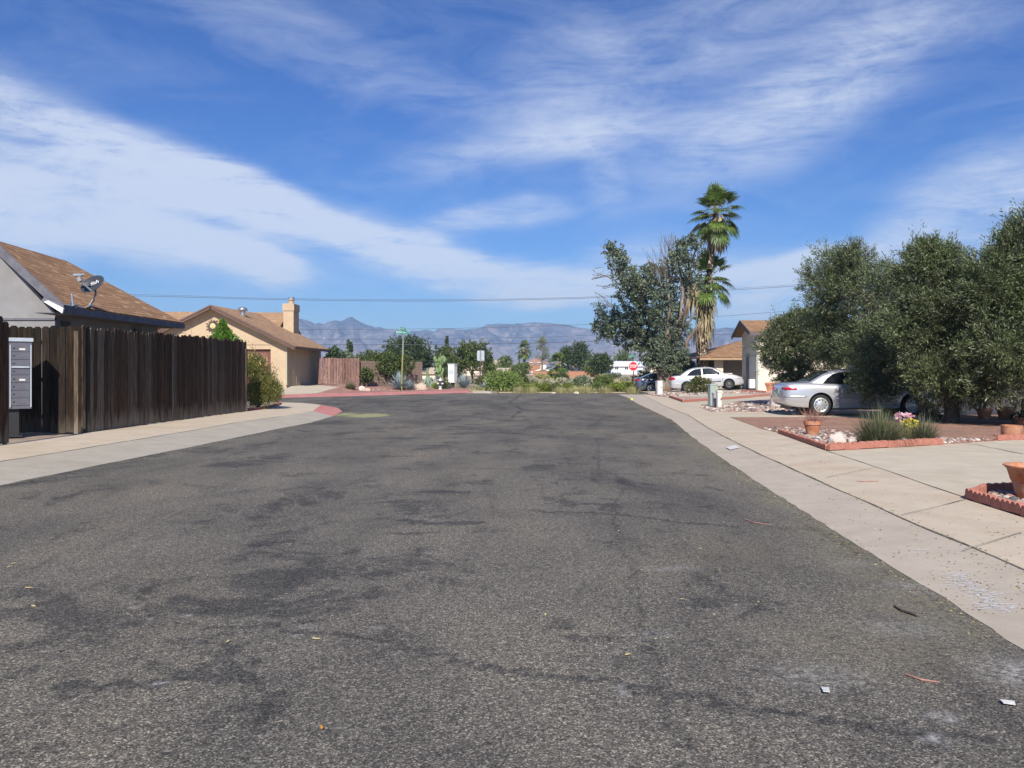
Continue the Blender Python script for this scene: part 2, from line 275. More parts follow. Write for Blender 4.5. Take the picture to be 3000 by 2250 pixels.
# ------------------------------------------------------------------ the setting: ground sheets
def road():
    xs = np.concatenate([np.linspace(-70, -9.5, 12), np.linspace(-9, 9.5, 400), np.linspace(10.5, 70, 12)])
    ys = np.concatenate([np.linspace(-12, 1.8, 8), np.geomspace(2.1, 57.7, 560)])
    X, Y = np.meshgrid(xs, ys); nx, ny = len(xs), len(ys)
    Z = .012*np.sin(X*.6+1)*np.sin(Y*.35)*np.clip(Y/20, 0, 1)*0
    co = np.stack([X, Y, Z], -1).reshape(-1, 3)
    idx = np.arange(nx*ny).reshape(ny, nx); f = np.stack([idx[:-1, :-1], idx[:-1, 1:], idx[1:, 1:], idx[1:, :-1]], -1).reshape(-1, 4)
    me = bpy.data.meshes.new('road'); me.vertices.add(len(co)); me.vertices.foreach_set('co', co.astype(np.float32).reshape(-1))
    me.loops.add(f.size); me.loops.foreach_set('vertex_index', f.astype(np.int32).reshape(-1)); me.polygons.add(len(f))
    me.polygons.foreach_set('loop_start', np.arange(0, f.size, 4, dtype=np.int32)); me.polygons.foreach_set('loop_total', np.full(len(f), 4, dtype=np.int32)); me.update(calc_edges=True)
    def ground(px, py): p = G(px, py); return p.x, p.y
    x, y = co[:, 0], co[:, 1]
    rng = np.random.default_rng(3)
    def polyline(pts, w, amp=1.0):
        out = np.zeros(len(co)); q = [ground(*p) for p in pts]; r = []
        for i in range(len(q)-1):                            # subdivide with a little wander
            for t in np.linspace(0, 1, 8, endpoint=False):
                r.append((q[i][0]*(1-t)+q[i+1][0]*t+rng.normal(0, w*.5), q[i][1]*(1-t)+q[i+1][1]*t+rng.normal(0, w*.8)))
        r.append(q[-1])
        for (ax, ay), (bx, by) in zip(r[:-1], r[1:]):
            vx, vy = bx-ax, by-ay; t = np.clip(((x-ax)*vx+(y-ay)*vy)/(vx*vx+vy*vy+1e-9), 0, 1)
            d2 = (x-ax-t*vx)**2+(y-ay-t*vy)**2; out = np.maximum(out, amp*np.exp(-d2/(w*w)))
        return out
    def blob(px, py, rx, ry, amp=1.0):
        gx, gy = ground(px, py); a = rx/F*gy; b = ry*gy*gy/(F*H)
        return amp*np.exp(-(((x-gx)/a)**2+((y-gy)/b)**2)**1.3)
    tar = np.zeros(len(co))
    for pts, w, a in [([(600,1830),(963,1855),(1153,1882),(1322,1930),(1500,1964),(1758,1991),(1934,2021),(2110,2065),(2348,2099),(2517,2126),(2687,2147),(2900,2170)], .035, .72),
                   ([(1751,1286),(1758,1374),(1839,1408),(1798,1503),(1819,1591),(1846,1665),(1866,1760),(1914,1889),(1941,2011),(1947,2113),(2015,2187)], .045, .55),
                   ([(1400,1372),(1500,1374),(1758,1387),(1934,1394)], .05, .7), ([(1541,1496),(1792,1506),(1975,1530),(2164,1543)], .045, .8),
                   ([(1350,1210),(1500,1218),(1656,1228),(1805,1235)], .1, .9), ([(1744,1323),(1941,1333)], .06, .7), ([(1200,1165),(1330,1180),(1480,1182),(1700,1190)], .15, .8),
                   ([(1530,1155),(1490,1180),(1530,1200),(1500,1225)], .1, .8), ([(560,1790),(700,1788),(870,1760),(1000,1735)], .05, .8), ([(0,1785),(150,1792),(420,1805)], .05, .6),
                   ([(150,2018),(300,2010),(470,2000),(560,1985)], .035, .8), ([(1220,1440),(1300,1441),(1370,1440)], .06, .9), ([(1180,1525),(1260,1533),(1410,1530)], .06, .9),
                   ([(1130,1565),(1290,1560)], .05, .7), ([(640,1300),(850,1302),(1000,1290)], .09, .5), ([(900,1190),(1100,1200),(1300,1196)], .2, .6), ([(950,1680),(1119,1679),(1260,1668)], .05, .6)]:
        tar = np.maximum(tar, polyline(pts, w, a))
    for b in [(813,1679,95,20,.8),(237,1821,130,40,.7),(630,1791,90,14,.9),(1329,1533,70,9,.7),(1288,1441,70,7,.8),(658,1360,60,10,.9),(902,1475,35,10,.8),(753,1597,40,9,.8),(1031,1618,35,14,.7),
              (1119,1679,60,12,.8),(800,1830,50,12,.7),(678,1990,80,16,.6),(41,1787,60,8,.8),(2009,2187,30,16,.8),(340,2140,80,30,.5),(850,1585,40,8,.6),(1830,1410,30,18,.7),(1890,1905,26,18,.8),(100,2200,160,40,.5),
              (980,1240,120,8,.6),(1450,1185,200,8,.5),(1090,1178,120,7,.6),(500,1530,90,14,.35),(1900,1500,60,10,.4),(560,1880,140,30,.5),(1240,2080,60,14,.4)]:
        tar = np.maximum(tar, blob(*b))
    chalk = np.zeros(len(co))
    for b in [(1820,2030,14,8),(1810,2010,10,6),(895,1835,22,6),(1103,1837,18,5),(470,2003,18,8),(430,1813,16,4),(545,1803,16,4),(2418,2030,22,10,1),(2740,2165,40,18,1),(2760,2100,45,18,1),(3000,1975,120,50,.9),(2400,1980,150,40,.45),(2680,1720,60,20,.7),
              (880,2130,10,4),(1005,2132,10,4),(235,2228,16,5),(10,2214,12,4),(2500,1650,60,10,.5),(1960,1665,90,8,.5),(1920,1860,60,14,.4),(2640,1840,120,30,.5),(450,1890,10,4),(900,1900,14,5),(872,1862,12,4),(390,1778,14,4)]:
        chalk = np.maximum(chalk, blob(*b))
    for pts, w in [([(1740,1165),(1790,1165)], .10), ([(1722,1180),(1765,1183)], .09), ([(1745,1186),(1785,1187)], .09)]: chalk = np.maximum(chalk, polyline(pts, w, 1.4))
    dirt = np.zeros(len(co)); dirt = np.maximum(dirt, polyline([(2000,1290),(2246,1440),(2454,1580),(2613,1680),(2856,1860)], .22, .55)); dirt = np.maximum(dirt, blob(2560,1890,300,90,.35)); dirt = np.maximum(dirt, blob(2120,1620,260,60,.28))
    sand = np.maximum(blob(1080,1217,75,7,1), blob(1010,1214,40,6,.8))
    zone = np.zeros(len(co))
    for b in [(250,1800,420,140,1),(900,1700,420,120,.8),(1000,1500,400,90,.6),(700,1340,300,40,.5),(1400,1250,600,50,.5),(500,2000,500,120,.7),(1750,1400,200,80,.5),(1900,2000,160,160,.5),(1200,1180,500,20,.9)]: zone = np.maximum(zone, blob(*b))
    for k, v in (('zone', zone), ('tar', tar), ('chalk', chalk), ('dirt', dirt), ('sand', sand)):
        a = me.attributes.new(k, 'FLOAT', 'POINT'); a.data.foreach_set('value', v.astype(np.float32))
    return tag(link('road', me, M['asphalt']), kind='structure')
road_o = road()
SHEETS = [road_o]
def sheet(name, pts, mat, skirt=.14, res=0):
    pts = [Vector(p) for p in pts]; n = len(pts); tri = tessellate_polygon([pts]); mb = MB()
    mb.add(pts, tri); mb.add([*pts, *[p-Vector((0, 0, skirt)) for p in pts]], [(i, (i+1) % n, n+(i+1) % n, n+i) for i in range(n)])
    me = bpy.data.meshes.new(name); me.from_pydata(mb.v, [], mb.f); me.update(); bm = bmesh.new(); bm.from_mesh(me)
    bmesh.ops.remove_doubles(bm, verts=bm.verts, dist=1e-4)
    for f in bm.faces:
        if f.normal.z < -.05: f.normal_flip()
    bm.to_mesh(me); bm.free()
    o = tag(link(name, me, mat), kind='structure'); SHEETS.append(o); return o
def strip(name, A, B, mat, n=60, jag=0, sk=.05):               # ribbon between two polylines (resampled by Y)
    A = resamp(A, n); B = resamp(B, n); mb = MB()
    if jag: A = [a+Vector((noise.noise(Vector((a.y*1.1, 0, 3)))*jag+noise.noise(Vector((a.y*4, 5, 3)))*jag*.6+noise.noise(Vector((a.y*17, 5, 3)))*jag*.4, 0, 0)) for a in A]
    mid = [a.lerp(b, .45) for a, b in zip(A, B)]
    vs_ = [*A, *mid, *B, *[a-Vector((0, 0, sk)) for a in A], *[b-Vector((0, 0, sk)) for b in B]]; N = n
    fs = []
    for i in range(N-1):
        for r0, r1 in ((0, 1), (1, 2), (3, 0), (2, 4)): fs.append((r0*N+i, r0*N+i+1, r1*N+i+1, r1*N+i))
    me = bpy.data.meshes.new(name); me.from_pydata(vs_, [], fs); me.update(); bm = bmesh.new(); bm.from_mesh(me)
    for f in bm.faces:
        if f.normal.z < -.02: f.normal_flip()
    bm.to_mesh(me); bm.free(); o = tag(link(name, me, mat), kind='structure'); SHEETS.append(o); return o
def resamp(pts, n):
    pts = [Vector(p) for p in pts]; d = [0]
    for a, b in zip(pts[:-1], pts[1:]): d.append(d[-1]+(b-a).length)
    out = []
    for i in range(n):
        t = (i/(n-1))**1.0*d[-1]; k = max(j for j in range(len(d)) if d[j] <= t+1e-9); k = min(k, len(pts)-2)
        out.append(pts[k].lerp(pts[k+1], (t-d[k])/(d[k+1]-d[k]+1e-12)))
    return out
# left side
LA = [Vector((-6.2, -8, .004))]+[G(a, b, .004) for a, b in ((0,1422),(256,1369),(600,1301),(748,1270),(840,1251),(911,1238),(976,1219))]
LB = [Vector((-7.1, -8, .10))]+[G(a, b, .10) for a, b in ((0,1352),(231,1316),(600,1255),(689,1238),(830,1219),(916,1204))]
LC = [Vector((-8.75, -8, .13))]+[G(a, b, .13) for a, b in ((27,1300),(240,1269),(722,1205),(775,1197),(811,1187),(822,1182))]
LD = [G(a, b, .13) for a, b in ((941,1186),(884,1180),(821,1178.5))]
strip('gutter', LA, LB, M['lgutter'], 300, .03)
sheet('sidewalk', LB+LD+[Vector((-40, 37.5, .13)), Vector((-40, 37.0, .13)), Vector((-11.5, 36.2, .13))]+LC[::-1], M['walk'])
sheet('curb', [G(916,1204,.10), G(976,1219,.006), G(1003,1205,.006), G(990,1195,.05), G(941,1186,.125)], M['redcurb'])
sheet('yard', [(-8.6, -8, .10), (-8.6, 34, .10), (-11.4, 36.1, .10), (-40, 36.9, .10), (-60, 36.9, .10), (-60, -8, .10)], M['lotsoil'])
# joint lines: thin dirt filled seams lying on the concrete
def seam(pts, w, z=.004, name='joint'):
    q = [Vector(p)+Vector((0, 0, z)) for p in pts]; q = resamp(q, max(8, len(q)*14)); mb = MB(); L = []
    for i, p in enumerate(q):
        d = (q[min(i+1, len(q)-1)]-q[max(0, i-1)]); s_ = Vector((-d.y, d.x, 0)).normalized(); ww = w*(.45+1.0*abs(noise.noise(Vector((p.y*1.3, p.x*2, 1)))))
        off = noise.noise(Vector((p.y*.8, 3, p.x)))*.02; L.append((p+s_*(ww+off), p-s_*(ww-off)))
    for (a, b), (c, d) in zip(L[:-1], L[1:]): mb.add([a, b, d, c], [(0, 1, 2, 3)])
    o = mb.build(name, M['joint'], recalc=False); return tag(o, kind='structure')
seam(LB[:-1], .016)
# far left: painted curb apron, driveway, planted bed
CF = [Vector((-40, 40.5, .004))]+[G(a, b, .004) for a, b in ((824,1166),(900,1163),(1050,1160),(1171,1156),(1361,1151),(1392,1150))]
CB = [Vector((-40, 42.5, .15))]+[G(a, b, .15) for a, b in ((820,1156.5),(900,1153.6),(1054,1151),(1171,1148),(1334,1143.5),(1372,1143))]
strip('curb', CF, CB, M['redcurb'], 60)
bk = [P(600,1128,53.5), P(839,1128,53.5), P(940,1126.5,58), P(1056,1132,60), P(1160,1133,62), P(1280,1134.5,64), P(1372,1137,66), P(1460,1140,66)]
sheet('driveway', [CB[0], CB[1], CB[2], G(925,1152,.15), P(995,1134,55.5), bk[2]+Vector((0,6,.05)), bk[1]+Vector((0,9,.05)), Vector((-40, 62, .7)), Vector((-40, 53.5, .6)), bk[0]], M['drive'])
sheet('gravel_bed', [G(925,1152,.152), CB[3], CB[4], CB[5], CB[6], P(1400,1145,61), P(1455,1148,59.5), bk[7], bk[6], bk[5], bk[4], bk[3], bk[2]+Vector((0,0,.01)), P(995,1134,55.5)+Vector((0,0,.01))], M['redgravel'], .3)
strip('curb', [G(1385,1150.5,.03), G(1462,1151.2,.03)], [G(1375,1142.5,.12), G(1458,1147.5,.14)], M['drive'], 8, sk=.2)
# right side
RA = [Vector((1.8, -8, .004)), Vector((2.2, 1, .004))]+[G(a, b, .004) for a, b in ((3000,1889),(2856,1815),(2613,1655),(2568,1617),(2454,1556),(2385,1511),(2246,1421),(2149,1356),(2100,1332),(2051,1300),(2005,1277),(1951,1230),(1867,1182),(1839,1165),(1812,1155.5))]
RB = [Vector((2.95, -8, .05)), Vector((3.15, 1, .05))]+[G(a, b, .05) for a, b in ((2938,1650),(2723,1552),(2531,1466),(2352,1381),(2222,1322),(2157,1291),(2070,1252),(1994,1216),(1945,1189),(1905,1168),(1880,1156))]
def smooth(pts, k=4, keep=3):
    ys = np.array([p.y for p in pts[:-keep]]); xs = np.array([p.x for p in pts[:-keep]]); w = 1/np.maximum(4, ys); c = np.polyfit(ys, xs, 2, w=w); return [Vector((float(np.polyval(c, p.y)), p.y, p.z)) for p in pts[:-keep]]+pts[-keep:]
RA = smooth(RA); RB = smooth(RB)
RC = [Vector((4.3, -8, .07)), Vector((4.5, 1, .07))]+[G(a, b, .07) for a, b in ((3000,1515),(2832,1460),(2661,1401),(2568,1369),(2421,1320),(2283,1267),(2235,1257),(2138,1223),(2086,1207),(2048,1193),(1962,1165),(1905,1153))]
strip('gutter', RA, RB, M['gutter'], 400, .03)
strip('sidewalk', RB, RC, M['walk'], 90)
seam(RB, .017); seam(RC[:9], .010)
def RZ(Y, X=99): return .07 if Y < 38 else .07+(min(Y, 52)-38)/14*.26*min(1, max(0, (X-8.2)/4.5))
def GR(px, py, off=0):
    z = .07
    for _ in range(30): p = G(px, py, z+off); z = .5*z+.5*RZ(p.y, p.x)
    return P(px, py, F*(H-z-off)/(py-HZ))
last = RC[-1]
# driveway base as a gridded slope
def rbase():
    mb = MB(); ys = list(np.linspace(-8, 38, 24))+list(np.linspace(39, 52, 10))+[80]
    def edge(Y):
        q = RC
        for a, b in zip(q[:-1], q[1:]):
            if a.y <= Y <= b.y: return a.x+(b.x-a.x)*(Y-a.y)/(b.y-a.y)
        return q[-1].x if Y > q[-1].y else q[0].x
    ys = sorted(set([round(v, 3) for v in ys]+[round(p.y, 3) for p in RC]))
    rows = [[Vector((x, Y, RZ(Y, x))) for x in (edge(Y) if Y <= last.y else last.x, *(max(q, edge(Y)+.2*i) for i, q in enumerate((9.5, 11, 12.7))), 30, 70)] for Y in ys]
    for a, b in zip(rows[:-1], rows[1:]):
        for k in range(5): mb.add([a[k], a[k+1], b[k+1], b[k]], [(0, 1, 2, 3)])
        mb.add([a[0], b[0], b[0]-Vector((0,0,.3)), a[0]-Vector((0,0,.3))], [(0, 1, 2, 3)])
    o = tag(mb.build('driveway', M['drive'], recalc=False), kind='structure'); SHEETS.append(o)
rbase()
def bed(name, px, mat, off=.012):
    return sheet(name, [GR(a, b, off) for a, b in px], mat, .05)
bed('gravel_bed', [(2838,1458),(3000,1508),(3500,1670),(3900,1560),(3500,1440),(3000,1436),(2889,1440)], M['pinkgravel'])
bed('gravel_bed', [(2140,1222),(2235,1256),(2283,1267),(2424,1317),(2759,1301),(2918,1290),(3500,1270),(3500,1238),(2760,1240),(2500,1222)], M['salmon'])
bed('gravel_bed', [(2770,1239),(3500,1237),(3500,1214),(2735,1214)], M['browngravel'], .013)
bed('gravel_bed', [(2052,1193),(2088,1206.5),(2265,1207),(2730,1207.5),(2720,1195),(2500,1172),(2246,1169),(2179,1177)], M['pinkgravel'])
bed('gravel_bed', [(1890,1154.5),(1962,1164),(2002,1177),(2111,1170),(2257,1158.5),(2400,1155),(2330,1149),(2230,1146),(2100,1147.5),(1950,1149)], M['pinkgravel'])
seam([GR(2738,1288.5), GR(2865,1304), GR(3000,1331), GR(3300,1390)], .012, .005)
for a, b in (((2455,1558),(2832,1462)), ((2000,1218),(2088,1207)), ((2270,1430),(2568,1369)), ((2130,1330),(2360,1296)), ((2640,1660),(3000,1560)), ((2040,1276),(2200,1246))): seam([G(a[0]*.5+b[0]*.5, a[1]*.5+b[1]*.5, .062), G(b[0], b[1], .07)], .006, .006)
# chalky dust smears and white paint on the right gutter
def chalkmat():
    m, nt, b = nm('chalk_dust'); setp(b, .95, .1); b.inputs['Base Color'].default_value = (.62,.60,.59,1)
    a = ramp(nt, tnoise(nt, 26, 7, .8, (1, 1.6, 1)), [(.46, (0,0,0)), (.60, (.95,.95,.95))]); tr = nt.nodes.new('ShaderNodeBsdfTransparent'); mx = nt.nodes.new('ShaderNodeMixShader'); nt.links.new(a, mx.inputs[0]); nt.links.new(tr.outputs[0], mx.inputs[1]); nt.links.new(b.outputs[0], mx.inputs[2]); nt.links.new(mx.outputs[0], nt.nodes['Material Output'].inputs[0]); return m
M['chalk'] = chalkmat()
def smear(pts, w, z=.012):
    pts = [hit_gutter(*p)+Vector((0, 0, .004)) for p in pts]; mb = MB()
    for a, b in zip(pts[:-1], pts[1:]):
        d = b-a; s_ = Vector((-d.y, d.x, 0)).normalized()*w; mb.add([a, a.lerp(b, .5)-s_, b, a.lerp(b, .5)+s_*.7], [(0, 1, 2, 3)])
    return tag(mb.build('chalk_mark', M['chalk'], recalc=False), kind='structure')
# desert terrain rising gently to the far houses
def tz(x, y):
    b = -.07 if y < 57.75 else (.012 if y < 58.5 else .012+(min(y, 190)-58.5)/131.5*1.15)
    if y > 62 and y < 400: b += noise.noise(Vector((x*.12, y*.12, 0)))*.10*min(1, (y-62)/10)
    return b
def terrain():
    ys = [-120, 20, 57.74, 57.76, 58.5, 60]+list(np.linspace(62, 130, 40))+list(np.linspace(134, 200, 20))+[260, 400, 800, 1600, 3400]
    xs = [-3400, -900, -300, -120]+list(np.linspace(-60, 60, 61))+[120, 300, 900, 3400]; mb = MB()
    mb.v = [(x, y, tz(x, y) if y < 1000 else 1.16) for y in ys for x in xs]; nx = len(xs)
    mb.f = [(j*nx+i, j*nx+i+1, (j+1)*nx+i+1, (j+1)*nx+i) for j in range(len(ys)-1) for i in range(nx-1)]
    o = tag(mb.build('ground', M['dirt'], recalc=False, smooth=True), kind='structure'); SHEETS.append(o)
terrain()
def mkbvh():
    V, Fc = [], []
    for o in SHEETS:
        if o is road_o: continue
        n = len(V); V += [v.co.copy() for v in o.data.vertices]; Fc += [tuple(i+n for i in p.vertices) for p in o.data.polygons]
    n = len(V); V += [Vector(p) for p in ((-70,-12,0),(70,-12,0),(70,57.7,0),(-70,57.7,0))]; Fc.append((n, n+1, n+2, n+3))
    return BVHTree.FromPolygons(V, Fc)
BV = mkbvh()
def hit(px, py):
    d = Vector(((px-1500)/F, 1, (HZ-py)/F)).normalized(); h = BV.ray_cast(Vector((0, 0, H)), d)[0]
    return h if h is not None else G(px, max(py, HZ+2))
def gz(x, y):
    h = BV.ray_cast(Vector((x, y, 5)), Vector((0, 0, -1)))[0]; return h.z if h is not None else 0
hit_gutter = hit
smear([(2680,1614),(2738,1607)], .05)
smear([(2732,1658),(2792,1652)], .03)
for i in range(16): smear([(2755+i*8+random.uniform(-22,22), 1688+i*7), (2880+i*8+random.uniform(-40,30), 1680+i*7)], .06)
smear([(1955,1187),(2040,1183)], .10); smear([(1950,1192),(2055,1193)], .05)
# ------------------------------------------------------------------ mountains
prof = [(-600,955),(-200,950),(0,945),(300,952),(600,940),(760,945),(860,930),(895,937),(911,942),(920,950),(932,945),(949,950),(962,942),(984,938),(995,941),(1008,938),(1017,931),(1033,928),(1041,935),(1060,946),(1090,956),(1101,960),(1111,957),(1133,965),(1166,966),(1193,973),(1212,968),(1225,971),(1250,965),(1271,972),(1285,965),(1312,962),(1339,965),(1361,966),(1402,962),(1431,951),(1464,948),(1500,950),(1521,950),(1561,944),(1599,946),(1661,951),(1698,960),(1748,965),(1782,970),(1900,972),(2060,968),(2091,964),(2103,966),(2126,959),(2152,963),(2172,965),(2190,964),(2300,970),(2500,960),(2800,955),(3100,958),(3500,950)]
def mountains():
    pxs = np.linspace(-500, 3500, 640); top = np.interp(pxs, [p[0] for p in prof], [p[1] for p in prof]); nr = 90
    co = np.zeros((nr, len(pxs), 3))
    for i, (px, ty) in enumerate(zip(pxs, top)):
        Yt = 3100; zt = H+(HZ-ty)/F*Yt
        for j in range(nr):
            t = j/(nr-1); Y = 2000+(Yt-2000)*t; X = (px-1500)/F*Y
            q = Vector((X/260, Y/420, 0)); rd = 1-abs(noise.noise(q+Vector((.3*noise.noise(q*2), 0, 0))))*2; r2 = 1-abs(noise.noise(q*2.7))*2; r3 = noise.noise(q*7); r4 = noise.noise(q*19)
            sh = t**1.25; e = sh*(1-.0*t)+(.30*(rd-.5)+.20*(r2-.5)+.10*r3+.05*r4)*math.sin(math.pi*min(1, t*1.0))**.8*.95
            co[j, i] = (X, Y, 1.0+max(0, e)*(zt-1.0))
    ex = co[-1].copy(); ex[:, 1] += 260; ex[:, 2] = 0; co = np.concatenate([co, ex[None]], 0); nr += 1
    idx = np.arange(nr*len(pxs)).reshape(nr, -1); mb = MB(); mb.v = [tuple(v) for v in co.reshape(-1, 3)]
    mb.f = [tuple(int(k) for k in q) for q in np.stack([idx[:-1, :-1], idx[:-1, 1:], idx[1:, 1:], idx[1:, :-1]], -1).reshape(-1, 4)]
    m, nt, b = nm('hazed_mountain_rock'); setp(b, .95, .1)
    c = ramp(nt, tnoise(nt, .02, 8, .7, (1, .5, 1.6)), [(.36, (.045,.07,.125)), (.5, (.11,.13,.18)), (.62, (.24,.22,.23))])  # blue stops mix dark vegetation with distance haze put into the colour
    g = nt.nodes.new('ShaderNodeNewGeometry'); s = nt.nodes.new('ShaderNodeSeparateXYZ'); nt.links.new(g.outputs['Position'], s.inputs[0])
    hgt = mth(nt, 'ADD', mth(nt, 'DIVIDE', s.outputs[2], 190), mth(nt, 'MULTIPLY', mth(nt, 'SUBTRACT', tnoise(nt, .004, 6, .6), .5), 1.2))
    c = mixc(nt, ramp(nt, hgt, [(.12, (1,1,1)), (.6, (0,0,0))]), c, mixc(nt, tnoise(nt, .03, 6, .7), (.19,.17,.19), (.31,.26,.26)))
    c = mixc(nt, ramp(nt, tnoise(nt, .05, 8, .75, (1, 1, 2.2)), [(.59, (0,0,0)), (.66, (.9,.9,.9))]), c, (.62,.54,.46))
    nt.links.new(c, b.inputs['Base Color'])
    tag(mb.build('mountains', m, recalc=False, smooth=True), kind='structure')
mountains()
# ------------------------------------------------------------------ buildings
M['lwall'] = noisy('shade_grey_siding', (.235,.23,.235), (.275,.27,.275), 3, big=(1.2, (.23,.22,.215)))  # grey puts the walls' shade into the siding colour
M['stucco'] = noisy('tan_stucco', (.49,.37,.245), (.55,.42,.28), 3, bmp=.4, bscale=60, big=(.8, (.47,.355,.24)))
M['stuccodark'] = noisy('tan_siding', (.40,.315,.215), (.45,.35,.245), 3, sc=(6,6,.6), bmp=.1)
M['cream'] = noisy('cream_stucco', (.72,.63,.50), (.78,.69,.56), 2, bmp=.3, bscale=50, big=(.9, (.70,.61,.49)))
M['fascia'] = noisy('brown_fascia', (.12,.075,.06), (.17,.11,.09), 5)
M['fasciagrey'] = noisy('grey_fascia', (.12,.12,.14), (.17,.17,.19), 4)
M['white'] = plain('white_paint', (.78,.77,.73), .5); M['dark'] = plain('dark_metal', (.03,.03,.032), .5); M['galv'] = plain('galvanised_metal', (.55,.56,.58), .32, .5, .85)
M['grey'] = plain('grey_metal', (.33,.34,.35), .45, .4, .3); M['brown'] = noisy('brown_garage_door', (.14,.06,.05), (.19,.085,.07), 4)
M['bluedoor'] = plain('blue_door_paint', (.07,.10,.16), .45); M['glass'] = plain('window_glass', (.05,.06,.07), .08, .6)
M['block'] = noisy('tan_block_wall', (.22,.155,.12), (.28,.20,.155), 5, bmp=.3); M['terra'] = noisy('terracotta', (.36,.135,.065), (.47,.19,.095), 6, rough=.85, big=(7, (.50,.27,.17)))
M['brick'] = noisy('red_edging_concrete', (.36,.14,.10), (.46,.20,.15), 14, bmp=.4, bscale=60)
def roofplane(name, pts, mat, parent, th=.09, eave=(0, 1)):   # slab roof plane with UVs in metres; eave edge gives the u direction
    pts = [Vector(p) for p in pts]; u = (pts[eave[1]]-pts[eave[0]]).normalized(); n = (pts[1]-pts[0]).cross(pts[2]-pts[0]).normalized()
    if n.z < 0: n = -n
    v = n.cross(u); o0 = pts[eave[0]]; k = len(pts); dn = Vector((0, 0, -th))
    vs_ = pts+[p+dn for p in pts]; fs = [tuple(range(k)), tuple(range(k, 2*k))[::-1]]+[(i, (i+1) % k, k+(i+1) % k, k+i) for i in range(k)]
    me = bpy.data.meshes.new(name); me.from_pydata(vs_, [], fs); me.update(); uv = me.uv_layers.new(name='UVMap')
    for l in me.loops: q = vs_[l.vertex_index]-o0; uv.data[l.index].uv = (q.dot(u), q.dot(v))
    bm = bmesh.new(); bm.from_mesh(me); bmesh.ops.recalc_face_normals(bm, faces=bm.faces); bm.to_mesh(me); bm.free()
    return link(name, me, mat, parent)
def wallpoly(mb, pts, d): return mb.prism(pts, d)
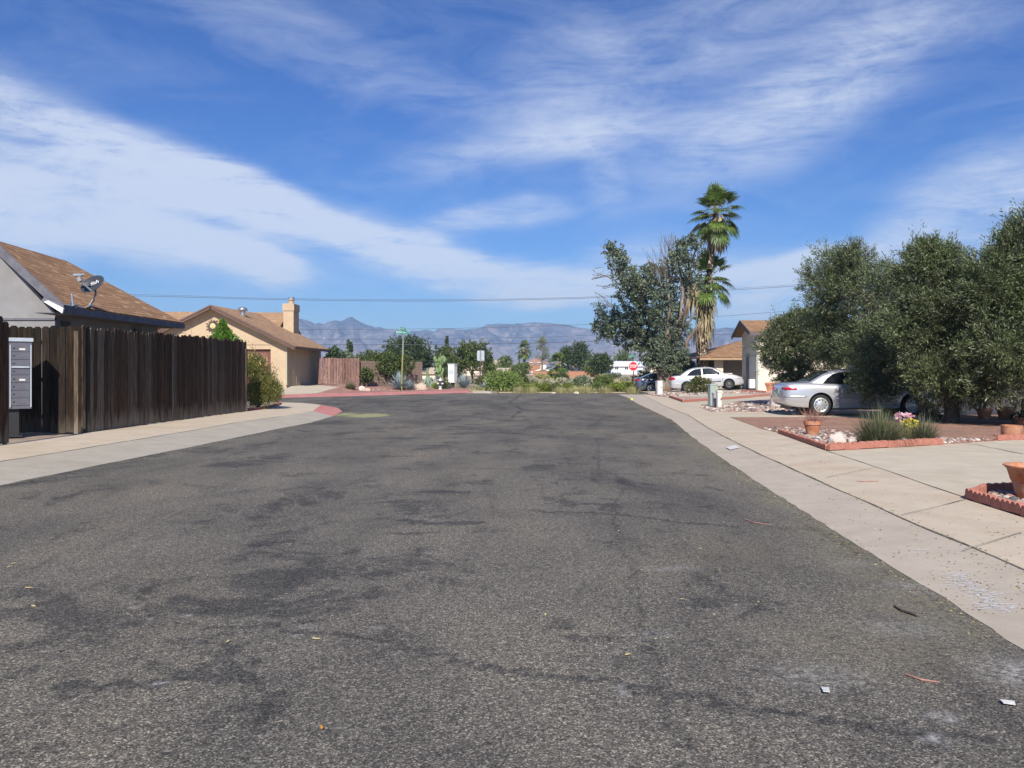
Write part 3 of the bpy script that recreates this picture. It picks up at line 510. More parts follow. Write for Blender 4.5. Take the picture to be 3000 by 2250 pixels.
# ---- left house
def left_house():
    E = P(187, 893, 19.7); Fp = P(538, 942, 26.4); Fp.z = E.z = 3.0; A = P(-24, 700, 20.6)
    h = empty('house', (-13, 23, .1), 0, 'house with shade coloured into its siding and brown shingle roof behind the wooden fence', 'house')
    W = Vector((-17.5, 20.6, 3.0)); B = Vector((A.x-.3, 24.6, A.z))
    roofplane('roof', [E, Fp, B, A], M['roofbrown'], h)
    roofplane('roof', [W+Vector((0,-.9,0)), A, B, Vector((-17.5, 26.4, 3.0))], M['roofbrown'], h, eave=(0, 3))
    roofplane('roof', [Fp, Vector((-17.5, 26.4, 3.0)), B], M['roofbrown'], h)
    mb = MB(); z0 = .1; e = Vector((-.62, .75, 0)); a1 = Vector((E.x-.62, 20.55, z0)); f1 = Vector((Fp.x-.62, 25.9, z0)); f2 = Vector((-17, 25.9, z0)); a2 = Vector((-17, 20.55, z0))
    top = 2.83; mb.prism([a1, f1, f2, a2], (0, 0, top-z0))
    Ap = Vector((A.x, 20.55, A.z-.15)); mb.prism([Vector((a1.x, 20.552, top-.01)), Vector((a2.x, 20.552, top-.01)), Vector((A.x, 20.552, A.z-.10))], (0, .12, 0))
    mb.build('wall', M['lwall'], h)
    fb = MB(); fb.beam(E+Vector((.0, -.02, -.10)), A+Vector((0, -.02, -.10)), .05, .20, up=Vector((0,0,1))); fb.beam(E+Vector((.02, .05, -.12)), Fp+Vector((.02, 0, -.12)), .04, .15)
    fb.beam(A+Vector((0, -.02, -.10)), W+Vector((0, -.92, -.10)), .05, .20); fb.build('fascia', M['fasciagrey'], h)
    sf = MB(); sf.prism([E+Vector((0,.02,-.19)), Fp+Vector((0,0,-.19)), Fp+Vector((-.7,0,-.19)), E+Vector((-.7,.02,-.19))], (0,0,.02)); sf.build('soffit', M['fasciagrey'], h)
    # boxed eave return; white end board paints in the sunlit end of the fascia
    q = MB(); c0 = P(152, 872, 19.55); c1 = P(187, 889, 19.55); c2 = P(183, 919, 19.55); c3 = P(120, 880, 19.55)
    wb = MB(); wb.prism([P(140, 880, 19.5), P(186, 903, 19.5), P(182, 918, 19.5), P(128, 884, 19.5)], (0, .05, 0)); wb.build('lit_fascia_end', M['white'], h)
    q.prism([P(128, 871, 19.55), P(187, 893, 19.55), P(183, 917, 19.55), P(120, 882, 19.55)], (0, 1.0, 0)); q.build('eave_return', M['fasciagrey'], h)
    v = MB()
    for x in (190, 423):
        v = MB(); p = P(x, 935 if x < 300 else 958, 20.9 if x < 300 else 24.5); v.box((a1.x+.01 if x < 300 else f1.x+.01, p.y, 2.62), (.03, .42, .14)); v.build('vent', M['dark'], h)
    t = MB(); t.box((-14.5, 20.53, 2.72), (6.2, .03, .05)); t.box((a1.x-.02, 20.53, 1.5), (.06, .03, 2.6)); t.build('trim', M['fasciagrey'], h)
    # satellite dish standing on the roof
    def onroof(px, py):
        d = Vector(((px-1500)/F, 1, (HZ-py)/F)); o = Vector((0, 0, H)); n = (Fp-E).cross(A-E).normalized(); t_ = (E-o).dot(n)/d.dot(n); return o+d*t_
    b = onroof(258, 903); dsh = empty('satellite_dish', b, 0, 'dark grey oval satellite dish with white lettering on the brown roof', 'satellite dish')
    Y = b.y; m = MB(); top_ = P(280, 862, Y+.05); knee = P(274, 878, Y)
    m.tube([b, b+Vector((.03, 0, .06)), knee, top_, P(279, 848, Y-.02)], .03, 10); m.build('mast', M['grey'], dsh, True)
    ft = MB(); ft.box(b+Vector((0, 0, .02)), (.22, .2, .03), M=Matrix.Rotation(R(-28), 4, 'Y')); ft.build('foot', M['galv'], dsh)
    # reflector: oval shallow bowl, facing the camera and upward left
    c = P(276, 836, Y-.05); nrm = Vector((-.22, -.86, .42)).normalized(); right = Vector((1, .05, .30)); right = (right-nrm*right.dot(nrm)).normalized(); up = nrm.cross(right)*-1
    if up.z < 0: up = -up
    rm = Matrix((right, up, nrm)).transposed().to_4x4(); a, bb = .33, .235; bm_ = MB(); n = 40; rings = 7
    for i in range(rings+1):
        r = i/rings
        for k in range(n):
            t_ = 2*math.pi*k/n; bm_.v.append(tuple(rm @ Vector((a*r*math.cos(t_)*1.0, bb*r*math.sin(t_), .07*r*r))+c))
    for i in range(rings):
        for k in range(n): x_ = i*n+k; y_ = i*n+(k+1) % n; bm_.f.append((x_, y_, y_+n, x_+n))
    M['dish'] = plain('dish_grey', (.045,.052,.065), .4); o = bm_.build('reflector', M['dish'], dsh, True)
    so = o.modifiers.new('s', 'SOLIDIFY'); so.thickness = .012; so.offset = -1
    tx = text_mesh('dish', .16, .006); lo = link('lettering', tx, M['white'], dsh); place_text(lo, c+rm.to_3x3() @ Vector((.04, .03, .045)), rm.to_3x3() @ Vector((1, 0.0, .0)), nrm)
    ar = MB(); ar.beam(c+rm.to_3x3() @ Vector((-.02, -.23, .04)), P(236, 824, Y-.42), .03, .04); ar.beam(P(236, 824, Y-.42), P(231, 812, Y-.42), .07, .09); ar.build('arm', M['grey'], dsh)
    ln = MB(); q0 = P(231, 811, Y-.42); ln.box(q0+Vector((-.03, 0, .05)), (.2, .06, .05), rz=.1); ln.tube([q0+Vector((.03, .0, .05)), q0+Vector((.11, .05, .06))], .035, 10); ln.tube([q0+Vector((-.09, 0, .04)), q0+Vector((-.06, .05, .04))], .03, 10); ln.build('receiver', M['galv'], dsh)
    b2 = onroof(213, 900); st = empty('mounting_post', b2, 0, 'bare grey metal post left of the satellite dish on the roof', 'mounting post')
    m = MB(); m.tube([b2, P(210, 860, b2.y)], .022, 8); m.box(b2+Vector((0, 0, .01)), (.2, .16, .02), M=Matrix.Rotation(R(-28), 4, 'Y')); m.build('post', M['galv'], st); m = MB(); m.beam(b2+Vector((-.1,0,.02)), b2+Vector((-.02, 0, .16)), .03, .01); m.beam(b2+Vector((.08,0,-.02)), b2+Vector((.0, 0, .16)), .03, .01); m.build('brace', M['galv'], st)
def text_mesh(s, size, ext=.002, bold=0):
    c = bpy.data.curves.new('t', 'FONT'); c.body = s; c.size = size; c.extrude = ext; c.align_x = 'CENTER'; c.align_y = 'CENTER'; c.offset = bold
    o = bpy.data.objects.new('t', c); COL.objects.link(o); me = bpy.data.meshes.new_from_object(o.evaluated_get(bpy.context.evaluated_depsgraph_get())); bpy.data.objects.remove(o); bpy.data.curves.remove(c); me.materials.clear(); return me
def place_text(o, loc, right, nrm, sx=1.0, sy=1.0):
    right = Vector(right).normalized(); nrm = Vector(nrm).normalized(); up = nrm.cross(right); right = up.cross(nrm)
    m = Matrix((right*sx, up*sy, nrm)).transposed().to_4x4(); o.data.transform(Matrix.Translation(loc) @ m)
left_house()
# ---- tan house with gabled garage
def tan_house():
    h = empty('house', (-19, 57, .6), 0, 'tan stucco house with gabled garage and chimney beyond the fence', 'house'); Yf = 54.0
    wr = P(839, 1128, Yf); zb = wr.z; R0 = P(617, 893, Yf-.6); RR = P(864, 1014, Yf-.6); RB_ = P(965, 1023, 60.9)
    p = (R0.z-RR.z)/(RR.x-R0.x); zr = RR.z; LX = R0.x-(RR.x-R0.x)*1.0; LL = Vector((LX, Yf-.6, zr)); dirn = (RB_-RR); dirn.z = 0
    Rback = R0+dirn*1.15; RRb = RR+dirn; LLb = LL+dirn
    roofplane('roof', [RR, RRb, Rback, R0], M['rooftan'], h); roofplane('roof', [LL, LLb, Rback, R0], M['rooftan'], h)
    wl = LX+(-RR.x+wr.x); wl = LX+.7; top = lambda x: R0.z-.14-abs(x-R0.x)*p
    mb = MB(); fr = [Vector((wr.x, Yf, zb-.3)), Vector((wr.x, Yf, top(wr.x))), Vector((R0.x, Yf, top(R0.x))), Vector((wl, Yf, top(wl))), Vector((wl, Yf, zb-.3))]
    # front wall around the garage door opening
    dl, dr_, dt = P(560, 0, Yf).x, P(793, 0, Yf).x, P(793, 1023, Yf).z
    mb.prism([fr[0], fr[1], Vector((dr_, Yf, top(dr_))), Vector((dr_, Yf, zb-.3))], (0, .15, 0))
    mb.prism([Vector((dr_, Yf, dt)), Vector((dr_, Yf, top(dr_))), fr[2], Vector((dl, Yf, top(dl))), Vector((dl, Yf, dt))], (0, .15, 0))
    mb.prism([Vector((dl, Yf, zb-.3)), Vector((dl, Yf, top(dl))), fr[3], fr[4]], (0, .15, 0)); mb.build('wall', M['stucco'], h)
    sd_ = dirn.normalized(); sw = MB(); a = Vector((wr.x, Yf+.15, zb-.3)); L = 7.2; zt = top(wr.x)
    b = a+sd_*L; nx = Vector((-.12, 0, 0)); sw.prism([a, b, b+Vector((0,0,zt-a.z)), a+Vector((0,0,zt-a.z))], nx)
    for k in range(1, 12): q = a+sd_*(k*.6); sw.box(q+Vector((.012, 0, (zt-a.z)/2)), (.012, .03, zt-a.z), rz=0)
    sw.prism([b, b+Vector((-9, 0, 0)), b+Vector((-9, 0, zt-a.z)), b+Vector((0,0,zt-a.z))], (0, .12, 0)); sw.build('side_wall', M['stuccodark'], h)
    cb = MB(); cb.box((wr.x+.01, Yf-.01, (zb+zt)/2), (.10, .10, zt-zb)); cb.build('corner_board', plain('pale_green_trim', (.42,.40,.28), .8), h)
    gd = MB()
    for k in range(4): gd.box(((dl+dr_)/2, Yf+.22, zb+.02+(dt-zb)/4*(k+.5)), (dr_-dl, .05, (dt-zb)/4-.03))
    gd.box(((dl+dr_)/2, Yf+.26, (zb+dt)/2), (dr_-dl, .03, dt-zb)); gd.build('garage_door', M['brown'], h)
    ln = MB(); ln.box(((dl+dr_)/2-.2, Yf-.02, dt+.32), (dr_-dl+1.2, .05, .05)); ln.box((P(560,0,Yf).x, Yf-.02, 4.2), (.05, .04, 2.4)); ln.build('trim', M['stucco'], h)
    ac = MB(); c = P(528, 984, Yf)
    for k in range(12):
        t0, t1 = math.pi*k/12, math.pi*(k+1)/12; ac.prism([c+Vector((math.cos(t)*r, 0, math.sin(t)*r)) for t, r in ((t0, .30), (t1, .30), (t1, .42), (t0, .42))], (0, -.06, 0))
    ac.build('arch_moulding', M['stuccodark'], h)
    fb = MB()
    for q in (RR, LL):
        fb.beam(R0+Vector((0, -.02, -.13)), q+Vector((0, -.02, -.13)), .05, .24); fb.beam(R0+Vector((0, -.06, -.06)), q+Vector((0, -.06, -.06)), .04, .10)
    fb.beam(RR+Vector((.02, 0, -.12)), RRb+Vector((.02, 0, -.12)), .04, .14); fb.build('fascia', M['fascia'], h)
    gt = MB(); e = RRb+Vector((.05, 0, -.1)); gt.tube([e, e+Vector((0, .1, -.3)), e+Vector((-.5, .2, -.52)), e+Vector((-.62, .2, -.6)), e+Vector((-.62, .2, -2.2))], .05, 8); gt.build('downspout', M['dark'], h)
    # main wing with its ridge running across
    m1 = P(440, 903, 60.5); m2 = P(848, 914, 62.5); m1.z = m2.z = 6.02; pm = .46; ez = 2.95; dxy = (6.02-ez)/pm
    n1_, n2_ = m1+Vector((0, -dxy, ez-6.02)), m2+Vector((0, -dxy, ez-6.02)); s1, s2 = m1+Vector((0, dxy, ez-6.02)), m2+Vector((0, dxy, ez-6.02))
    mid = m2+Vector((0, -2.35, -2.35*pm))
    mid1 = m1+Vector((0, -2.35, -2.35*pm))
    roofplane('roof', [mid1+Vector((-10,0,0)), mid, m2, m1+Vector((-10, 0, 0))], M['rooftan'], h); roofplane('roof', [s1+Vector((-10,0,0)), s2, m2, m1+Vector((-10, 0, 0))], M['rooftan'], h)
    gw = MB(); gx = m2.x-.5; gw.prism([Vector((gx, m2.y-2.4, 4.7)), Vector((gx, m2.y, 5.9)), Vector((gx, s2.y-.5, 3.0)), Vector((gx, s2.y-.5, .3)), Vector((gx, m2.y-2.4, .3))], (-.12, 0, 0)); gw.build('gable_wall', M['stuccodark'], h)
    rk = MB(); rk.beam(m2+Vector((.02,0,-.1)), mid+Vector((.02,0,-.1)), .05, .2); rk.beam(m2+Vector((.02,0,-.1)), s2+Vector((.02,0,-.1)), .05, .2); rk.build('fascia', M['fascia'], h)
    # chimney
    cx0, cx1 = P(830, 0, 60.2).x, P(860, 0, 60.2).x; ct = P(845, 889, 60.2).z; ch = MB(); w = cx1-cx0; ch.box(((cx0+cx1)/2, 60.2+.75, (ct+.3)/2), (w, 1.5, ct-.3)); ch.box(((cx0+cx1)/2, 60.95, ct-.28), (w+.10, 1.6, .5)); co = ch.build('chimney', M['stucco'], h)
    fl = MB(); fl.lathe([(.20,0),(.20,.28),(.26,.28),(.26,.33),(.22,.33),(.22,.45),(.26,.45),(.26,.5),(.02,.52)], ((cx0+cx1)/2+.05, 60.8, ct), 16); fl.build('flue', M['stucco'], co); fc = MB(); fc.lathe([(.265,.33),(.265,.5),(.02,.53)], ((cx0+cx1)/2+.05, 60.8, ct), 16); fc.build('flue_cap', M['galv'], co)
    # roof ventilator on the garage slope
    vx = P(711, 921, 56).x; dv = Vector((vx, 56, 0)); xr = R0.x+dirn.x/dirn.length*2.6*1; vz = R0.z-(vx-xr)*p
    v = MB(); v.lathe([(.17,-.15),(.17,.28)], (vx, 56, vz), 16, cap=False); v.lathe([(.17,.28),(.30,.30),(.33,.40),(.30,.50),(.15,.56),(.0,.57)], (vx, 56, vz), 20); v.build('roof_ventilator', M['galv'], h, True)
    # sun face plaque
    c = P(623.5, 955.6, Yf-.06); s = empty('sun_plaque', c, 0, 'metal sun face plaque with wavy rays hung on the tan gable', 'wall plaque')
    fm = MB(); fm.lathe([(.0,.09),(.08,.085),(.15,.06),(.185,.02),(.19,0)], c, 28, Matrix.Rotation(R(90), 4, 'X'), cap=False); fm.build('face', plain('pale_yellow_face', (.72,.60,.32), .6), s, True)
    rg = MB(); rg.lathe([(.18,0),(.22,.02),(.22,-.0)], c, 28, Matrix.Rotation(R(90), 4, 'X'), cap=False)
    for k in range(14):
        a0 = 2*math.pi*k/14+.1; big_ = .5 if k % 2 == 0 else .44; L_ = []; Rr = []
        for j in range(9):
            t = j/8; r = .2+t*(big_-.2+.02); wv = .035*math.sin(t*5.5); w_ = .055*(1-t)**.7*(.7+.6*math.sin(t*3.1)); d = Vector((math.cos(a0), 0, math.sin(a0))); n = Vector((-d.z, 0, d.x)); L_.append(c+d*r+n*(wv+w_)); Rr.append(c+d*r+n*(wv-w_))
        for j in range(8): rg.prism([L_[j], L_[j+1], Rr[j+1], Rr[j]], (0, .02, 0))
    rg.build('rays', plain('rusty_metal', (.10,.065,.05), .7), s)
    ft = MB()
    for sx_ in (-1, 1): ft.box(c+Vector((sx_*.065, -.085, .04)), (.07, .02, .018)); ft.box(c+Vector((sx_*.06, -.08, .07)), (.08, .012, .01))
    ft.box(c+Vector((0, -.1, -.01)), (.02, .03, .08)); ft.box(c+Vector((0, -.09, -.08)), (.07, .012, .014)); ft.build('features', plain('face_lines', (.35,.22,.10), .7), s)
tan_house()
# ---- cream house on the right (garage gable facing left)
def right_house():
    Y0 = 50.0; c = P(2218, 1144, Y0); zb = c.z-.1; ze = P(2218, 968, Y0).z; h = empty('house', (20, 55, .3), 0, 'cream stucco house with brown roof and blue side door behind the white car', 'house')
    farp = P(2174, 0, 55.2); far = Vector((farp.x, 55.2, 0)); zr = P(2206, 937, 52.2).z; rx = c.x+.02; ry = (Y0+55.2)/2
    mb = MB(); mb.prism([Vector((c.x, Y0, zb)), Vector((30, Y0, zb)), Vector((30, Y0, ze)), Vector((c.x, Y0, ze))], (0, .15, 0)); mb.build('wall', M['cream'], h)
    dirn = (Vector((far.x, 55.2, 0))-Vector((c.x, Y0, 0))).normalized(); sw = MB(); a = Vector((c.x, Y0+.15, zb)); L = 5.0
    def q(t, z): v = a+dirn*t; return Vector((v.x, v.y, z))
    d0, d1, dtop = 2.35, 3.55, P(2195, 1036, 52.5).z
    zg = lambda t: ze+(zr-.25-ze)*(1-abs(t-L/2)/(L/2))
    sw.prism([q(0, zb), q(d0, zb), q(d0, zg(d0)), q(0, ze)], (.15, 0, 0)); sw.prism([q(d0, dtop), q(d1, dtop), q(d1, zg(d1)), q(L/2, zg(L/2)), q(d0, zg(d0))], (.15, 0, 0)); sw.prism([q(d1, zb), q(L, zb), q(L, ze), q(d1, zg(d1))], (.15, 0, 0))
    sw.build('side_wall', M['cream'], h)
    dr = MB(); dr.prism([q(d0, zb), q(d1, zb), q(d1, dtop), q(d0, dtop)], (.06, 0, 0)); do = dr.build('door', M['bluedoor'], h)
    kn = MB(); kn.lathe([(.0,.05),(.035,.04),(.035,0)], q(d0+.15, 1.25)-Vector((.01,0,0)), 10, Matrix.Rotation(R(-90), 4, 'Y')); kn.build('handle', M['galv'], do)
    tr = MB(); tr.box((c.x-.01, Y0-.01, (zb+ze)/2), (.12, .12, ze-zb)); tr.build('corner_board', plain('grey_green_trim', (.30,.34,.32), .8), h)
    ov = .55; E0 = Vector((c.x-.55, Y0-.45, ze-.10)); R1 = Vector((rx-.15+.25, ry, zr)); E2 = q(L+.4, ze-.10)-Vector((.6, 0, 0)); R1 = Vector((c.x-.30, ry, zr))
    xr = 31; roofplane('roof', [E0, Vector((xr, E0.y, E0.z)), Vector((xr, ry, zr)), R1], M['roofbrown'], h); roofplane('roof', [E2, Vector((xr, E2.y, E2.z)), Vector((xr, ry, zr)), R1], M['roofbrown'], h)
    fb = MB(); fb.beam(R1+Vector((-.03,0,-.12)), E0+Vector((-.03,0,-.12)), .05, .24); fb.beam(R1+Vector((-.03,0,-.12)), E2+Vector((-.03,0,-.12)), .05, .24); fb.beam(E0+Vector((0,-.02,-.12)), Vector((xr, E0.y-.02, E0.z-.12)), .05, .2); fb.build('fascia', plain('grey_brown_fascia', (.13,.11,.11), .8), h)
    sh = MB(); sh.prism([Vector((c.x, Y0-.02, ze-.15)), Vector((30, Y0-.02, ze-.15)), Vector((30, Y0-.45, ze-.2)), Vector((c.x, Y0-.45, ze-.2))], (0,0,.02)); sh.build('soffit', M['cream'], h)
    m = MB(); p0 = P(2200, 1130, Y0-.25); m.box((c.x-.24, Y0+.3, p0.z+.12), (.34, .3, .55)); m.build('meter_box', M['white'], h)
    w = MB(); w.box(P(2248, 1062, Y0-.03), (.45, .06, .3)); w.build('wall_lamp', M['grey'], h)
    # far wing with a low hip roof and shaded porch
    h2 = empty('house', (15, 64, .3), 0, 'low house with brown hip roof and dark porch behind the palm', 'house')
    e1 = P(2050, 1047, 60); e2 = P(2300, 1048, 60); e1.z = e2.z = P(2100, 1047, 60).z; ap = P(2182, 995, 66); ap2 = ap+Vector((10, 0, 0)); b1 = e1+Vector((-.6, 10, 0)); b2 = e2+Vector((5, 10, 0))
    roofplane('roof', [e1, e2+Vector((6,0,0)), ap2, ap], M['roofbrown'], h2); roofplane('roof', [b1, e1, ap], M['roofbrown'], h2)
    fb = MB(); fb.beam(e1+Vector((0,0,-.12)), e2+Vector((6,0,-.12)), .05, .14); fb.build('fascia', noisy('tan_fascia', (.38,.26,.16), (.44,.31,.2), 5), h2)
    zl = e1.z-.15; w = MB(); w.prism([Vector((e1.x+.8, 62.5, .1)), Vector((22, 62.5, .1)), Vector((22, 62.5, zl)), Vector((e1.x+.8, 62.5, zl))], (0, .15, 0)); w.build('wall', M['lwall'], h2)
    pr = MB(); px0 = P(2092, 0, 61).x; px1 = P(2116, 0, 61).x; pr.box(((px0+px1)/2, 60.9, 1.35), (px1-px0, .3, 2.5)); pr.box(((px0+px1)/2+.4, 60.4, .75), (.9, .3, 1.3)); pr.build('porch_pier', M['cream'], h2)
    wi = MB(); wi.box(P(2074, 1062, 62.45), (.9, .06, .8)); wi.build('window', M['glass'], h2)
right_house()
# ---- shaded house behind the olive trees
def shaded_house():
    h = empty('house', (20, 32, .1), 0, 'white house wall in deep shade behind the olive trees', 'house'); Y = 25.6
    mb = MB(); mb.prism([Vector((14.1, Y, .05)), Vector((40, Y, .05)), Vector((40, Y, 2.7)), Vector((14.1, Y, 2.7))], (0, .15, 0)); mb.prism([Vector((14.1, Y+.15, .05)), Vector((14.7, 36, .05)), Vector((14.7, 36, 2.7)), Vector((14.1, Y+.15, 2.7))], (.15, 0, 0)); mb.build('wall', M['cream'], h)
    roofplane('roof', [Vector((13.8, Y-3.2, 2.55)), Vector((41, Y-3.2, 2.55)), Vector((41, 31, 4.0)), Vector((14.0, 31, 4.0))], M['roofbrown'], h)  # front overhang added, made deep to keep the wall in shade
    roofplane('roof', [Vector((14.0, 37, 2.55)), Vector((41, 37, 2.55)), Vector((41, 31, 4.0)), Vector((14.0, 31, 4.0))], M['roofbrown'], h)
    gd = MB(); gd.box((22.5, Y-.03, 1.2), (4.6, .06, 2.2)); gd.build('garage_door', M['white'], h)
shaded_house()
# ---- fences
def picket_fence(name, a, b, ztop, zbot, mat, label, w=.14, front=None, gap=.008, wob=.045, dog=True, cat='fence', group=None, th=.02, alt=0):
    a = Vector(a); b = Vector(b); d = (b-a); L = Vector((d.x, d.y, 0)).length; u = Vector((d.x, d.y, 0))/L; n = Vector((u.y, -u.x, 0)); h = empty(name, a, 0, label, cat, group); mb = MB(); k = int(L/w)
    for i in range(k):
        t = (i+.5)/k; c = a+d*t; zt = ztop[0]+(ztop[1]-ztop[0])*t+random.uniform(-wob, wob); zb = zbot[0]+(zbot[1]-zbot[0])*t+random.uniform(0, .02); ww = L/k-gap*random.uniform(.3, 1.8); off = n*(random.uniform(-.006, .006)+(alt if i % 2 else 0)); ln = random.uniform(-.008, .008)
        hw = ww/2; q = [(-hw, zb), (hw, zb), (hw+ln, zt-.035), (hw*.45+ln, zt), (-hw*.45+ln, zt), (-hw+ln, zt-.035)] if dog else [(-hw, zb), (hw, zb), (hw, zt), (-hw, zt)]
        mb.prism([Vector((c.x, c.y, 0))+off+u*x+Vector((0, 0, z)) for x, z in q], n*-th)
    mb.build('pickets', mat, h)
    rl = MB()
    for f in (.15, .5, .85):
        z0 = zbot[0]+(ztop[0]-zbot[0])*f; z1 = zbot[1]+(ztop[1]-zbot[1])*f; rl.beam(Vector((a.x, a.y, z0))-n*.045, Vector((b.x, b.y, z1))-n*.045, .04, .08)
    rl.build('rails', mat, h)
    ps = int(L/2.4)+1
    for i in range(ps+1):
        t = i/ps; c = a+d*t; pb = MB(); pb.box(Vector((c.x, c.y, 0))-n*.11+Vector((0,0,(zbot[0]+ztop[0])/2-.05)), (.09, .09, ztop[0]-zbot[0]-.08)); pb.build('post', mat, h)
    return h
q0 = G(27, 1300, .13); z = P(27, 936, q0.y).z
picket_fence('wooden_fence', (-8.78, 5.0, 0), (q0.x, q0.y, 0), (z, z), (.13, .13), M['fence'], 'dark weathered picket fence at the left edge of the photo', .15)
q1 = G(240, 1269, .13); q2 = G(722, 1205, .13)
picket_fence('wooden_fence', (q1.x+.01, q1.y, 0), (q2.x, q2.y, 0), (P(240, 957, q1.y).z, P(722, 999, q2.y).z), (.13, .13), M['fence'], 'long dark weathered picket fence along the left sidewalk', .145)
ql = G(60, 1264, .13); picket_fence('wooden_fence', (-12.5, q1.y+.1, 0), (q1.x, q1.y-.02, 0), (P(100, 956, q1.y).z,)*2, (.13, .13), M['fencegrey'], 'short grey weathered fence return behind the mailbox unit', .16, wob=.02)
picket_fence('wooden_fence', (q2.x, q2.y+.03, 0), (-12.8, q2.y+.2, 0), (2.25, 2.25), (.13, .13), M['fence'], 'end return of the long dark fence behind the feathery shrub', .15)
g0, g1 = P(945, 1126, 58.5), P(1053, 1127, 59.5)
picket_fence('wooden_fence', (g0.x-.3, g0.y, 0), (g1.x, g1.y, 0), (P(945, 1048, 58.5).z, P(1053, 1050, 59.5).z), (g0.z+.02, g1.z-.1), M['gate'], 'reddish brown board gate beside the tan house', .2, gap=.03, wob=.01, dog=False, alt=.03, cat='gate')
def block_wall():
    h = empty('block_wall', P(1090, 1133, 60.5), 0, 'low tan block wall behind the round desert tree', 'wall'); a = P(1055, 0, 60); b = P(1235, 0, 65); z0 = .15; z1 = P(1090, 1057, 60).z; mb = MB()
    for i in range(9):
        for j in range(10):
            p = a.lerp(b, (i+.5)/9); zz = z0+(z1-z0)/10*(j+.5); L = (Vector((b.x, b.y, 0))-Vector((a.x, a.y, 0))).length/9; an = math.atan2(b.y-a.y, b.x-a.x); mb.box((p.x, p.y, zz), (L-.012, .2, (z1-z0)/10-.012), an)
    mb.build('blocks', M['block'], h); p = MB(); p.box((a.x-.02, a.y-.05, 1.2), (.14, .14, 2.1)); p.build('post', M['dark'], h)
block_wall()
# ---- haze box
def haze():
    mb = MB(); x, y0, y1, z0, z1 = 3900, -140, 3900, -1.2, 232
    mb.box((0, (y0+y1)/2, (z0+z1)/2), (2*x, y1-y0, z1-z0)); m = bpy.data.materials.new('haze'); m.use_nodes = True; nt = m.node_tree; nt.nodes.clear()
    v = nt.nodes.new('ShaderNodeVolumePrincipled'); v.inputs['Color'].default_value = (.50, .70, 1.0, 1); v.inputs['Density'].default_value = 2.5e-4; v.inputs['Anisotropy'].default_value = 0
    o = nt.nodes.new('ShaderNodeOutputMaterial'); nt.links.new(v.outputs[0], o.inputs['Volume']); tag(mb.build('haze', m), kind='stuff')
haze()
# ------------------------------------------------------------------ cars
def pchip(pts):
    x = np.array([p[0] for p in pts], float); y = np.array([p[1] for p in pts], float); h = np.diff(x); d = np.diff(y)/h; m = np.zeros(len(x)); m[0] = d[0]; m[-1] = d[-1]
    for i in range(1, len(x)-1):
        if d[i-1]*d[i] > 0: w1 = 2*h[i]+h[i-1]; w2 = h[i]+2*h[i-1]; m[i] = (w1+w2)/(w1/d[i-1]+w2/d[i])
    def f(t):
        t = min(max(t, x[0]), x[-1]); i = min(int(np.searchsorted(x, t, 'right'))-1, len(x)-2); i = max(i, 0); s = (t-x[i])/h[i]
        return (2*s**3-3*s*s+1)*y[i]+(s**3-2*s*s+s)*h[i]*m[i]+(-2*s**3+3*s*s)*y[i+1]+(s**3-s*s)*h[i]*m[i+1]
    return f
SEC = [(0,0),(.5,-.01),(.82,.0),(.93,.025),(.975,.10),(.995,.24),(1.0,.42),(.995,.58),(.985,.70),(.972,.80),(.95,.89),(.915,.95),(.86,.985),(.76,1.0),(.5,1.018),(0,1.03)]
secz = pchip([(z, y) for y, z in SEC[2:14]])
def carpaint(name, c, rough=.28, metal=.55):
    m, nt, b = nm(name); setp(b, rough, .5, metal, .9); n = tnoise(nt, 700, 1, .5); nt.links.new(ramp(nt, n, [(.3, tuple(k*.86 for k in c)), (.7, c)]), b.inputs['Base Color']); return m
M['tyre'] = noisy('tyre_rubber', (.018,.018,.018), (.035,.033,.032), 20, rough=.8); M['tail'] = plain('tail_light_red', (.45,.012,.02), .15, .6); M['black'] = plain('black_plastic', (.02,.02,.022), .45)
M['carglass'] = plain('car_glass', (.012,.015,.018), .02, .45, 0, 0); M['lamp'] = plain('clear_lamp', (.6,.62,.64), .1, .6, .3, 1); M['chrome'] = plain('hubcap_silver', (.62,.63,.64), .3, .5, .7); M['plate'] = plain('number_plate', (.5,.5,.45), .5)
